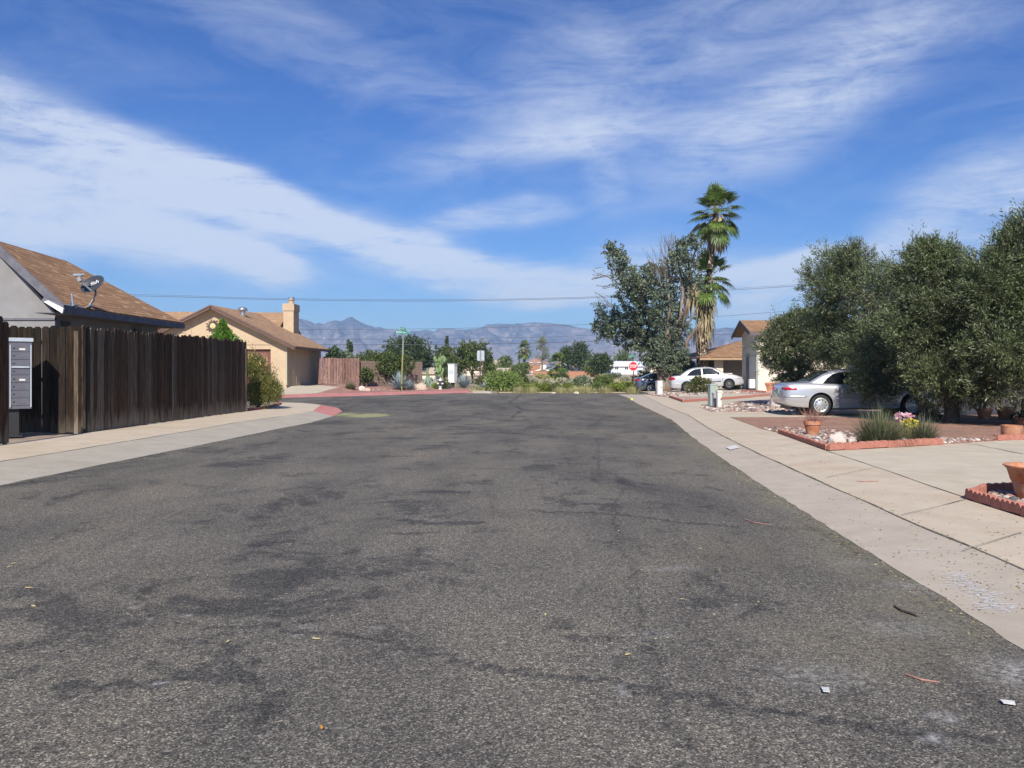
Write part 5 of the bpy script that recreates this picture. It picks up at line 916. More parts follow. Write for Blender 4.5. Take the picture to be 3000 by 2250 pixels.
# ------------------------------------------------------------------ eucalyptus
def eucalyptus():
    Y = 55.0; base = P(1945, 1150, Y); base.z = gz(base.x, Y); t = empty('eucalyptus_tree', base, 0, 'sprawling grey green eucalyptus with bare upper twigs beside the palm', 'tree'); rng = np.random.default_rng(21); rr = random.Random(4)
    L_ = [(1835,800,45,30,34),(1810,760,28,28,22),(1795,735,20,18,18),(1880,830,55,40,60),(1850,850,50,40,46),(1930,805,45,40,50),(1960,850,60,50,70),(1910,890,70,50,80),(1865,905,50,40,50),(1990,760,26,36,26),(2005,720,22,24,22),(2035,712,20,18,16),(2020,770,24,30,24),(1800,940,48,36,50),(1775,965,35,30,36),(1840,960,60,45,70),(1900,960,60,50,80),(1950,930,50,50,60),(1985,960,40,40,40),(1915,1015,50,34,70),(1955,1065,36,20,40),(1945,1040,55,40,80),(1970,1000,40,30,44),(1905,1040,36,26,34),(1860,1000,40,30,40),(1760,905,14,10,7),(2030,840,30,40,20),(1745,950,14,10,8),(1985,1050,30,24,26)]
    lob = []
    for a, b, rx, rz, n in L_: l = lobepx(a, b, rx, rz, Y+(rr.uniform(-1.2, 1.2) if not (b > 800 and a < 1935) else rr.uniform(2.8, 4.2))); lob.append((l[0], l[1], int(n*2.0)))
    foliage('crown', lob, 15, .18, .105, M['euc'], t, rng, spread=.36, up=.1, fill=.5, dirj=1.1, ragged=.6)
    mb = MB(); fk = P(1950, 1040, Y)
    mb.tube([base-Vector((0,0,.2)), base+Vector((0,0,.1)), P(1944, 1100, Y), P(1938, 1070, Y)], [.62, .52, .42, .40], 14)
    mb.tube([P(1948, 1112, Y), P(1975, 1072, Y), P(2005, 1055, Y+.2), P(2012, 1000, Y), P(2040, 960, Y)], [.3, .2, .16, .12, .08], 8)
    def br(pts, r): mb.tube([P(a, b, Y+rr.uniform(-.3, .3)+3.9*min(1, max(0, (1958-a)/40))*min(1, max(0, (b-770)/60))*min(1, max(0, (1075-b)/60))) for a, b in pts], [r*.60*(1-i/(len(pts))*.85) for i in range(len(pts))], 6)
    for pts, r in [(((1938,1075),(1925,1010),(1915,940),(1890,880),(1850,820),(1815,760),(1795,728)), .26), (((1938,1075),(1955,990),(1962,900),(1955,830),(1940,780)), .24), (((1960,1000),(1990,930),(2000,860),(1992,790),(1985,745),(1978,690)), .26), (((2000,960),(2015,880),(2020,800),(2035,740),(2050,715)), .2), (((1915,960),(1860,930),(1810,935),(1770,960)), .16), (((1880,880),(1830,840),(1790,815),(1750,800)), .09),
                   (((1990,980),(2030,930),(2045,880)), .14), (((1925,1010),(1870,990),(1800,985),(1750,955)), .14), (((1955,990),(1930,900),(1900,860)), .13)]: br(pts, r)
    mb.build('trunk', M['eucbark'], t, True); tw = MB()
    for _ in range(90):
        a = rr.choice([(1940,700,1962,815),(1960,690,1980,800),(1925,720,1945,840),(1790,800,1745,810),(1800,830,1755,840),(1780,795,1740,790),(1900,740,1925,800),(2040,700,2050,760),(1760,870,1790,900),(1955,695,1975,760),(1775,730,1800,800)])
        x0, y0, x1, y1 = a; p = P(x1+rr.uniform(-14, 14), y1+rr.uniform(-10, 10), Y+rr.uniform(-.5, .5)); e = P(x0+rr.uniform(-22, 22), y0+rr.uniform(-16, 16), Y+rr.uniform(-.8, .8)); m_ = p.lerp(e, .5)+Vector((rr.uniform(-.25,.25), 0, rr.uniform(-.15,.15))); tw.tube([p, m_, e], [.022, .012, .006], 4)
    tw.build('twigs', M['bark'], t)
eucalyptus()
# ------------------------------------------------------------------ palms
def fan(mbq, hub, d, L, droop, rng, nb=22, wide=115, wl=.06):
    d = Vector(d).normalized(); side = d.cross(Vector((0, 0, 1)));
    if side.length < .1: side = Vector((1, 0, 0))
    side.normalize(); upv = side.cross(d)
    for k in range(nb):
        a = R(-wide+2*wide*k/(nb-1)); u = (d*math.cos(a)+side*math.sin(a)).normalized(); l = L*(.72+.28*math.cos(a*.75))*rng.uniform(.9, 1.08); s = u.cross(upv).normalized()*wl*L
        p0 = hub; p1 = hub+u*l*.5+Vector((0, 0, .05*L)); p2 = hub+u*l*.82-Vector((0, 0, droop*L*.14)); p3 = hub+u*l*.98-Vector((0, 0, droop*L*.42)); 
        mbq.append([p0-s*.1, p1-s, p1+s, p0+s*.1]); mbq.append([p1-s, p2-s*.6, p2+s*.6, p1+s]); mbq.append([p2-s*.6, p3-s*.1, p3+s*.1, p2+s*.6])
def palm(label, base, top, crown_r, n, trunk, skirt, seed, group=None, droopn=.7, name='fan_palm'):
    rng = random.Random(seed); base = Vector(base); top = Vector(top); t = empty(name, base, 0, label, 'palm tree', group); q = []; st = MB()
    for i in range(n):
        f = i/n; el_ = R(88-f*132+rng.uniform(-10, 10)); az_ = i*2.399+rng.uniform(-.3, .3); d = Vector((math.cos(az_)*math.cos(el_), math.sin(az_)*math.cos(el_), math.sin(el_)))
        pl = crown_r*rng.uniform(.45, .72); o = top+Vector((0,0,-.35*crown_r*f)); hub = o+d*pl-Vector((0,0,.10*pl*(1+f))); st.tube([o, o+d*pl*.5, hub], [.03*crown_r*.6, .02*crown_r*.6, .014*crown_r*.6], 4); fan(q, hub, (d-Vector((0,0,.25+.5*f))).normalized(), crown_r*rng.uniform(.40, .50), droopn*(.2+.8*f), rng)
    quads_mesh('crown', np.array([[tuple(v) for v in f] for f in q]), 4, M['palm'], t); st.build('leaf_stalks', noisy('palm_stalk', (.20,.22,.08), (.40,.34,.16), 9), t)
    tk = MB(); pts = [Vector(p) for p, r in trunk]; rd = [r for p, r in trunk]; fine, fr = [], []
    for i in range(len(pts)-1):
        for k in range(8): s = k/8; fine.append(pts[i].lerp(pts[i+1], s)); fr.append((rd[i]*(1-s)+rd[i+1]*s)*(1+.04*math.sin(len(fine)*2.1)))
    fine.append(pts[-1]); fr.append(rd[-1]); tk.tube(fine, fr, 16); tk.build('trunk', M['palmbark'], t, True)
    if skirt:
        sk = []
        for z0, z1, c0, r0_, ln, cnt, wd in skirt:
            for _ in range(cnt):
                s = rng.random(); z = z0+(z1-z0)*s; a = rng.uniform(0, 2*math.pi); cc = Vector(c0(z)); rr_ = r0_*rng.uniform(.85, 1.1); p = Vector((cc.x+math.cos(a)*rr_, cc.y+math.sin(a)*rr_, z)); o = Vector((math.cos(a), math.sin(a), 0)); l = ln*rng.uniform(.6, 1.2); sd_ = Vector((-o.y, o.x, 0))*wd*rng.uniform(.5, 1.2); e = p+o*l*rng.uniform(.05, .35)-Vector((0, 0, l)); m_ = p.lerp(e, .5)+o*l*.12; sk.append([p-sd_*.5, m_-sd_, m_+sd_, p+sd_*.5]); sk.append([m_-sd_, e-sd_*.15, e+sd_*.15, m_+sd_])
        quads_mesh('skirt', np.array([[tuple(v) for v in f] for f in sk]), 4, M['skirt'], t)
    return t
def palmbark():
    m, nt, b = nm('palm_trunk'); setp(b, .9, .15); t = nt.nodes.new('ShaderNodeTexCoord'); mp = nt.nodes.new('ShaderNodeMapping'); mp.inputs['Scale'].default_value = (1, 1, .55); nt.links.new(t.outputs['Object'], mp.inputs[0])
    v = nt.nodes.new('ShaderNodeTexVoronoi'); v.inputs['Scale'].default_value = 8; nt.links.new(mp.outputs[0], v.inputs['Vector']); s = nt.nodes.new('ShaderNodeSeparateColor'); nt.links.new(v.outputs['Color'], s.inputs[0])
    c = ramp(nt, s.outputs[0], [(.1, (.16,.125,.085)), (.5, (.42,.35,.26)), (.9, (.70,.63,.52))]); c = mixc(nt, ramp(nt, v.outputs['Distance'], [(.28, (0,0,0)), (.5, (1,1,1))]), c, (.05,.035,.025)); nt.links.new(c, b.inputs['Base Color']); bump(nt, b, v.outputs['Distance'], 1, .08); return m
M['palmbark'] = palmbark()
YP = 61.0; b0 = P(2052, 1138, YP); b0.z = gz(b0.x, YP); b1_ = b0+Vector((.1, 1.0, 0))
lo_top = P(2077, 806, YP); hi_top = P(2098, 616, YP-1.2)
palm('shorter thick trunked fan palm with shaggy brown skirt behind the white car', b0, lo_top, 2.0, 34, [(b0, .33), (P(2054, 1060, YP), .36), (P(2060, 960, YP), .50), (P(2070, 890, YP), .56), (lo_top-Vector((0,0,.3)), .3)],
     [(P(0,985,YP).z, P(0,850,YP).z, lambda z: (P(2062,0,YP).x+(z-5)*.12, YP, 0), .50, 1.2, 230, .05), (P(0,880,YP).z, P(0,815,YP).z, lambda z: (P(2035,0,YP).x, YP, 0), .5, 1.4, 90, .10), (P(0,1100,YP).z, P(0,985,YP).z, lambda z: (P(2058,0,YP).x, YP, 0), .40, .25, 200, .05)], 31)
t2 = P(2070, 850, YP+1.2)
palm('tallest fan palm with thin pale trunk rising behind the eucalyptus', b1_, hi_top, 2.1, 38, [(b1_, .25), (P(2064, 950, YP+.9), .22), (P(2074, 840, YP-.9), .21), (P(2079, 790, YP-1.2), .20), (P(2086, 730, YP-1.2), .19), (hi_top-Vector((0,0,.2)), .2)],
     [(P(0,715,YP).z, P(0,640,YP).z, lambda z: (P(2090,0,YP).x+(z-12)*.1, YP-1.2, 0), .33, 1.25, 240, .07)], 33)
# ------------------------------------------------------------------ distant trees, shrubs and desert plants
def tree(name, label, px, py, W_, Hh, Y, mat, seed, n=500, lw=.22, group='trees beyond the cross street', trunk_h=.3, bark='darkbark', shape='round', cat='tree', trunk=True, ragged=.45, nl=10, fillv=.4):
    """px, py: foot in the photo; W_, Hh: size in photo pixels at distance Y"""
    k = Y/F; b = P(px, py, Y); b.z = min(b.z, gz(b.x, Y)+.05) if Y > 62 else gz(b.x, Y); ztop = P(px, py-Hh, Y).z; hgt = ztop-b.z; w = W_*k/2*(1.06 if shape != 'cone' else 1); n = int(n*1.4); rng = np.random.default_rng(seed); rr = random.Random(seed); t = empty(name, b, 0, label, cat, group); lob = []
    th = trunk_h*hgt; m_ = 9 if shape != 'cone' else 7
    for i in range(m_):
        if shape == 'cone': s = (i+.5)/m_; c = (b.x+rr.uniform(-.08, .08)*w, Y+rr.uniform(-.1, .1)*w, b.z+th+(hgt-th)*s); r = (w*(1.02-s)*.95, w*(1.02-s)*.95, (hgt-th)/m_*.9)
        else:
            a = i*2.4; q = .58*math.sqrt(rr.random()*.7+.3) if i else 0; zf = rr.uniform(.28, .72); c = (b.x+w*q*math.cos(a)*1.0, Y+w*q*math.sin(a), b.z+th+(hgt-th)*zf); f = rr.uniform(.40, .58); r = (w*f, w*f, (hgt-th)*min(rr.uniform(.26, .38), (1.0-zf)*1.0 if zf > .5 else .4))
        lob.append((c, r, max(12, int(n/m_))))
    if shape != 'cone': lob.append(((b.x+rr.uniform(-.2,.2)*w, Y, ztop-(hgt-th)*.25), (w*.45, w*.45, (hgt-th)*.25), int(n/m_)))
    foliage('crown', lob, nl, lw*1.1, lw*.6, M[mat], t, rng, spread=lw*1.3, up=.2, fill=fillv, dirj=.9, ragged=ragged)
    if trunk: limbs('trunk', b, [Vector(l[0]) for l in lob[:5]], max(.06, min(.35, hgt*.028)), M[bark], t, .3, .25, rr, 7, sub=1)
    return t
g_far = 'trees beyond the cross street'
tree('desert_tree', 'round dark green desert tree with thick trunk behind the street name post', 1133, 1139, 140, 108, 62.5, 'mesq', 41, 800, .13, None, .30, ragged=.6)
tree('shrub_tree', 'low green bush hanging in front of the tan block wall', 1073, 1133, 34, 52, 59.8, 'mesq', 42, 160, .13, None, .2)
tree('broad_tree', 'tall broad dome topped tree left of centre below the mountains', 1190, 1100, 130, 116, 120, 'dkgreen', 43, 700, .3, g_far, .1)
tree('broad_tree', 'ragged dark tree just right of the dome topped tree', 1245, 1100, 56, 92, 125, 'dkgreen', 44, 260, .28, g_far, .1, ragged=.8)
tree('cypress', 'slim dark cypress spire poking above the trees left of centre', 1309, 1095, 9, 103, 140, 'dkgreen', 45, 260, .2, g_far, .0, shape='cone')
tree('broad_tree', 'yellow green bushy tree below the cypress spire', 1303, 1100, 64, 84, 105, 'mesq', 46, 360, .25, g_far, .1)
tree('mesquite', 'spreading mesquite with crooked trunk behind the rectangular sign back', 1385, 1100, 118, 98, 88, 'mesq', 47, 520, .2, g_far, .28, ragged=.7)
tree('broad_tree', 'small green tree in front of the long tan roof', 1432, 1095, 44, 45, 100, 'midgreen', 48, 160, .22, g_far, .1)
tree('broad_tree', 'green tree peeking over the tan roof right of the mesquite', 1478, 1080, 46, 40, 165, 'midgreen', 49, 160, .3, g_far, .1)
tree('broad_tree', 'rounded green tree below the distant fan palm', 1525, 1095, 56, 27, 150, 'midgreen', 50, 220, .3, g_far, .1)
tree('broad_tree', 'tallest dark green tree in the right centre distance', 1700, 1095, 58, 92, 160, 'dkgreen', 51, 360, .3, g_far, .15)
tree('broad_tree', 'dark tree left of the tallest one in the right centre distance', 1664, 1095, 50, 76, 158, 'dkgreen', 52, 280, .3, g_far, .1)
tree('broad_tree', 'wide dark green tree left of the white manufactured home', 1762, 1100, 66, 62, 120, 'dkgreen', 53, 380, .26, g_far, .05)
tree('broad_tree', 'bushy tree between the tall dark tree and the manufactured home', 1735, 1098, 40, 42, 140, 'midgreen', 54, 160, .26, g_far, .05)
tree('broad_tree', 'green tree standing behind the white manufactured home', 1828, 1075, 56, 52, 210, 'midgreen', 55, 240, .34, g_far, .1)
tree('broad_tree', 'pointed dark tree above the reddish board gate', 1025, 1095, 26, 90, 110, 'dkgreen', 56, 160, .24, g_far, .1, shape='cone', ragged=.9)
tree('broad_tree', 'grey green bush crown above the reddish board gate', 1012, 1095, 62, 62, 95, 'greygreen', 57, 240, .24, g_far, .1)
tree('broad_tree', 'dark tree showing between the tan house eave and the gate', 976, 1095, 48, 76, 90, 'dkgreen', 58, 260, .22, g_far, .1)
tree('broad_tree', 'low green tree behind the tan block wall', 1085, 1095, 60, 62, 85, 'mesq', 59, 260, .2, g_far, .1)
tree('broad_tree', 'hazy green tree behind the block wall left of the round desert tree', 1055, 1095, 50, 56, 130, 'dkgreen', 60, 180, .3, g_far, .1)
tree('broad_tree', 'low dark tree filling the gap between mesquite and sign box', 1335, 1105, 60, 60, 95, 'dkgreen', 66, 240, .22, g_far, .05)
tree('broad_tree', 'round green tree behind the far house roof right of the palms', 2172, 1100, 34, 90, 95, 'mesq', 61, 160, .25, g_far, .2)
tree('broad_tree', 'dark bushes behind the palm trunk and white compact car', 2020, 1120, 70, 62, 70, 'dkgreen', 62, 260, .16, g_far, .0)
tree('broad_tree', 'yellow green bush behind the blue grey car', 1990, 1125, 90, 50, 66, 'mesq', 63, 320, .15, g_far, .0)
tree('broad_tree', 'yellowish bush between the stop sign and the eucalyptus trunk', 1893, 1130, 80, 42, 68, 'feather', 64, 320, .13, g_far, .0)
def bare():
    Y = 150; b = P(1588, 1095, Y); t = empty('bare_tree', b, 0, 'thin nearly bare grey tree right of the distant fan palm', 'tree', g_far); rr = random.Random(70); tk = MB(); tk.tube([b, P(1589, 1050, Y), P(1590, 990, Y)], [.22, .16, .05], 6)
    tips = []
    for i in range(46):
        z = rr.uniform(.25, .98); p = P(1589, 1085-92*z, Y); a = rr.uniform(0, 6.28); l = 1.9*(1-z*.55)*rr.uniform(.5, 1.0); e = p+Vector((math.cos(a)*l, math.sin(a)*l, l*rr.uniform(.2, .7))); tk.tube([p, p.lerp(e, .5)+Vector((0,0,.1)), e], [.07, .045, .02], 4); tips.append((tuple(p.lerp(e, .85)), (.5, .5, .4), 9))
    tk.build('trunk', M['bark'], t); foliage('crown', tips, 7, .22, .07, M['greygreen'], t, np.random.default_rng(70), spread=.3, fill=.9)
bare()
YF = 165; fp = P(1536, 1090, YF)
palm('small distant fan palm below the mountains right of centre', fp, P(1536, 1022, YF), 2.0, 26, [(fp, .35), (P(1536, 1060, YF), .28), (P(1536, 1025, YF), .5)], [(P(0,1045,YF).z, P(0,1018,YF).z, lambda z: (fp.x, YF, 0), .5, .8, 90, .14)], 71)
dpl = P(1634, 1100, 130); palm('low feathery date palm in front of the teal gabled house', dpl, P(1634, 1068, 130), 2.3, 30, [(dpl, .3), (P(1634, 1070, 130), .35)], None, 72, droopn=.9, name='date_palm')
def bush(label, px, py, wpx, hpx, Y, mat, seed, n=260, lw=.09, nl=12, name='shrub', group='shrubs on the desert lot', aspect=.7, up=.5, ll=None, cat='shrub'):
    k = Y/F; b = P(px, py, Y); b.z = gz(b.x, Y); w = wpx*k/2*.95; hh = hpx*k*.86; n = int(n*1.3); rng = np.random.default_rng(seed); rr = random.Random(seed)
    lob = [((b.x+rr.uniform(-.55, .55)*w, Y+rr.uniform(-.5, .5)*w, b.z+hh*rr.uniform(.3, .5)), (w*rr.uniform(.4, .6), w*.5, hh*rr.uniform(.38, .5)), n//6) for _ in range(6)]
    k_ = quads_mesh; t = empty(name, b, 0, label, cat, group); foliage('foliage', lob, nl, ll or lw*1.3, lw*.55, M[mat], t, rng, spread=lw*1.5, up=up, fill=.45, ragged=.5)
    s = MB()
    for l in lob[:4]: s.tube([b-Vector((0,0,.05)), b.lerp(Vector(l[0]), .5)+Vector((.03, 0, .05)), Vector(l[0])], [.03, .022, .01], 5)
    s.build('stems', M['darkbark'], t); return t
def blades(name, label, base, n, L, W, mat, seed, spread=.9, droop=.5, base_r=.12, group=None, cat='grass clump', segs=4, lean=0, parts='blades'):
    rng = random.Random(seed); base = Vector(base); t = empty(name, base, 0, label, cat, group); q = []
    for _ in range(n):
        a = rng.uniform(0, 6.283); tilt = spread*rng.random()**.7; o = base+Vector((math.cos(a), math.sin(a), 0))*base_r*rng.random(); d = Vector((math.cos(a)*math.sin(tilt), math.sin(a)*math.sin(tilt), math.cos(tilt))); s = d.cross(Vector((0,0,1)));
        s = s.normalized() if s.length > .01 else Vector((1,0,0)); s = (s+Vector((rng.uniform(-.6,.6), rng.uniform(-.6,.6), 0))).normalized(); l = L*rng.uniform(.55, 1.1); p = o; 
        for i in range(segs):
            f0, f1 = i/segs, (i+1)/segs; p2 = o+d*l*f1-Vector((0,0, droop*l*f1*f1*math.sin(tilt)+0)); w0, w1 = W*(1-f0**2)*.5, W*(1-f1**2)*.5; q.append([p-s*w0, p2-s*w1, p2+s*w1, p+s*w0]); p = p2
    quads_mesh(parts, np.array([[tuple(v) for v in f] for f in q]), 4, M[mat], t); return t
gs = 'shrubs on the desert lot'
# feathery green broom shrubs and weeds along the far edge of the road
i = 80
for lab, px, py, w, hh, Y, mat, n in [('largest feathery green broom shrub right of the blue agaves', 1475, 1149, 130, 75, 61, 'grassy', 900), ('green broom shrub right end of the large broom mass', 1525, 1146, 60, 60, 64, 'mesq', 260),
      ('low bright weeds right of the tall broom shrub', 1545, 1152, 50, 26, 60.5, 'yelgreen', 240), ('bright green weed clump near the road at centre', 1585, 1152, 56, 28, 60.5, 'yelgreen', 300), ('rounded green weed clump left of the pale straw', 1625, 1153, 44, 26, 60.3, 'midgreen', 240),
      ('green weed clump near the road right of centre', 1665, 1152, 40, 24, 60.5, 'yelgreen', 220), ('dark green bush near the road below the manufactured home', 1752, 1152, 46, 30, 61, 'midgreen', 260), ('yellow green rabbitbrush clump beside the stop sign', 1838, 1151, 66, 30, 60.2, 'yelgreen', 420), ('yellow green weed clump left of the stop sign', 1800, 1152, 50, 24, 60.8, 'yelgreen', 260),
      ('pale silvery dry shrub on the desert lot left of centre', 1565, 1130, 40, 22, 80, 'silvershrub', 200), ('pale silvery shrub behind the bright weeds', 1600, 1132, 36, 18, 76, 'silvershrub', 180), ('grey shrub in the middle of the desert lot', 1648, 1130, 44, 24, 78, 'silvershrub', 200), ('large grey green shrub in the middle of the desert lot', 1695, 1133, 64, 34, 74, 'greygreen', 380), ('silvery shrub behind the grey green one', 1712, 1122, 40, 20, 92, 'silvershrub', 200),
      ('dark green bush at the front of the terracotta wall', 1650, 1112, 56, 28, 105, 'mesq', 220), ('green creosote bush right of the lot centre', 1770, 1132, 70, 34, 76, 'midgreen', 380), ('silvery shrub in front of the manufactured home', 1833, 1112, 28, 16, 100, 'silvershrub', 140), ('green shrub in front of the manufactured home', 1805, 1105, 40, 22, 120, 'greygreen', 150),
      ('dark shrub behind the tall broom shrub', 1420, 1125, 60, 34, 75, 'mesq', 220), ('green shrub in front of the long tan roof', 1500, 1118, 60, 30, 90, 'midgreen', 220), ('reddish dry shrub before the terracotta wall', 1590, 1112, 50, 22, 105, 'straw', 160), ('low straw coloured shrub near the road centre', 1605, 1143, 40, 14, 66, 'silvershrub', 150), ('straw tuft left of the grey shrub', 1735, 1140, 40, 16, 68, 'silvershrub', 150),
      ('low grey green shrub beside the stop sign post', 1868, 1140, 40, 22, 66, 'greygreen', 180), ('small dry shrub right of the stop sign', 1880, 1122, 34, 16, 85, 'silvershrub', 120), ('greenish shrub under the eucalyptus at the lot edge', 1925, 1128, 50, 24, 72, 'mesq', 180)]:
    bush(lab, px, py, w, hh, Y, mat, i, n, .10 if Y < 70 else .14, group=gs); i += 1
for px in np.linspace(1545, 1890, 30): pass
for k_, (lab, px) in enumerate([('straw grass tuft at the road edge right of the broom shrub', 1522), ('straw grass tuft at the road edge near centre', 1560), ('tall pale straw grass tuft right of centre', 1645), ('tall pale straw grass tuft at the road edge below the tall trees', 1690), ('pale straw grass tuft near the dark green bush', 1725), ('straw grass tuft left of the rabbitbrush', 1778), ('straw grass tuft next to the stop sign post', 1860)]):
    blades('grass_tuft', lab, hit(px, 1153.5)+Vector((0, 1.2, 0)), 260, .62, .02, 'straw', 200+k_, .55, .35, .55, 'straw tufts along the far road edge')
# ground cover of dry grass over the lot
def groundcover():
    rng = np.random.default_rng(99); n = 14000; y = 58.6+(rng.random(n)**1.5)*60; x = -4+rng.random(n)*24*(y/60)**1.0; x = np.where(x < -3.2+(y-58)*.05, x+6, x); z = np.array([tz(a, b) for a, b in zip(x, y)]); nz = np.array([noise.noise(Vector((a*.25, b*.25, 7))) for a, b in zip(x, y)]); ok = (nz > -.05)
    p = np.stack([x, y, z], -1)[ok]; d = rng.normal(0, .35, p.shape)+np.array([0, 0, 1]); q = leaf_quads(p, d, .34, .045, rng); o = quads_mesh('dry_grass', q, 4, M['straw']); tag(o, 'dry straw grass scattered over the desert lot', 'grass', kind='stuff')
groundcover()
# bed by the hydrant
def agave(label, px, py, wpx, hpx, n, seed, Y=None):
    b = hit(px, py); k = b.y/F; L = hpx*k; rng = random.Random(seed); t = empty('agave', b, 0, label, 'agave', 'blue agaves in the gravel bed'); q = []; gold = math.pi*(3-math.sqrt(5))
    for i in range(n):
        f = i/n; tilt = R(8+f*78); a = i*gold; l = L*(1.0-.12*f)*rng.uniform(.85, 1.08); d = Vector((math.cos(a)*math.sin(tilt), math.sin(a)*math.sin(tilt), math.cos(tilt))); s = d.cross(Vector((0,0,1))).normalized(); u = s.cross(d); w = L*.055
        st_ = [(0, .5), (.12, .8), (.4, 1.0), (.7, .7), (.9, .3), (1.0, .04)]; pts = [(b+Vector((0,0,.03))+d*l*f_-Vector((0,0,.10*l*f_*f_*math.sin(tilt))), w*g) for f_, g in st_]
        for (p, w0), (p2, w1) in zip(pts[:-1], pts[1:]): q.append([p-s*w0, p2-s*w1, p2-u*w1*.35, p-u*w0*.35]); q.append([p-u*w0*.35, p2-u*w1*.35, p2+s*w1, p+s*w0])
    o = quads_mesh('leaves', np.array([[tuple(v) for v in f] for f in q]), 4, M['agave'], t); o.data.materials.clear(); o.data.materials.append(M['agavem']); return t
M['agavem'] = noisy('agave_skin', (.20,.27,.28), (.33,.40,.41), 4, rough=.6)
agave('largest blue agave beside the street name post', 1172, 1141, 64, 56, 64, 1); agave('smaller blue agave right of the street name post', 1203, 1141, 30, 30, 40, 2); agave('large blue agave right of the white sign box', 1360, 1137, 52, 48, 58, 3); agave('blue agave behind the rectangular sign post', 1424, 1143, 36, 34, 46, 4)
agave('small blue agave below the white sign box', 1318, 1138, 14, 14, 26, 5)
def boulder(label, px, py, wpx, hpx, mat='rock', seed=0, grp='boulders in the gravel beds'):
    b = hit(px, py); k = b.y/F; rx, rz = wpx*k/2, hpx*k; bm = bmesh.new(); bmesh.ops.create_icosphere(bm, subdivisions=4, radius=1)
    for v in bm.verts:
        c = v.co; n_ = 1+.28*noise.noise(c*1.2+Vector((seed*3.1, 0, 0)))+.10*noise.noise(c*3.1+Vector((seed, 2, 0)))+.03*noise.noise(c*9); f = n_; c.z = max(c.z, -.35); v.co = Vector((c.x*rx*f, c.y*rx*.8*f, (c.z+.25)*rz*.85*f))
    me = bpy.data.meshes.new('boulder'); bm.to_mesh(me); bm.free(); o = link('boulder', me, M[mat], smooth=True); me.set_sharp_from_angle(angle=R(28)); o.location = (b.x, b.y+rx*.3, b.z); return tag(o, label, 'boulder', grp)
boulder('large rounded tan boulder between the prickly pear and the curb', 1232, 1142, 40, 19, seed=1); boulder('low pale boulder at the left end of the gravel bed', 1062, 1144, 24, 12, seed=2, mat='rockwhite'); boulder('flat orange boulder left end of the gravel bed', 1078, 1145, 16, 8, seed=3)
boulder('tan boulder right behind the fire hydrant', 1282, 1132, 18, 16, seed=4); boulder('orange boulder in front of the large agave', 1363, 1136, 18, 13, seed=5)
boulder('big white boulder behind the rear of the silver sedan', 2296, 1190, 84, 38, 'rockwhite', 6); boulder('pale pink boulder at the corner of the brick edged bed', 2455, 1303, 52, 34, 'rockwhite', 7); boulder('small grey rock right of the pale pink boulder', 2498, 1302, 26, 20, 'rockwhite', 8)
boulder('tiny pale rock at the desert lot edge near centre', 1622, 1153, 13, 4, 'rockwhite', 9); boulder('tiny white rock at the desert lot edge right of centre', 1688, 1154, 16, 6, 'rockwhite', 10)
M['cactus'] = noisy('cactus_skin', (.12,.19,.07), (.20,.28,.12), 9, rough=.6); M['cactusgrey'] = noisy('prickly_pear_skin', (.16,.22,.16), (.26,.33,.26), 9, rough=.6)
def pad(mb, c, up, nrmv, a, b, th=.05):
    up = Vector(up).normalized(); nrmv = Vector(nrmv); nrmv = (nrmv-up*nrmv.dot(up)).normalized(); s = up.cross(nrmv); n = 12; base = len(mb.v)
    for j in range(5):
        ph = math.pi*(j+.5)/5; rr = math.sin(ph); zz = math.cos(ph)*th
        for k in range(n): t = 2*math.pi*k/n; wv = 1+.15*math.sin(t); mb.v.append(tuple(Vector(c)+s*a*rr*math.cos(t)*wv+up*b*rr*math.sin(t)+nrmv*zz))
    for j in range(4):
        for k in range(n): x = base+j*n+k; y = base+j*n+(k+1) % n; mb.f.append((x, y, y+n, x+n))
    mb.f.append(tuple(base+k for k in range(n))); mb.f.append(tuple(base+4*n+k for k in range(n)))
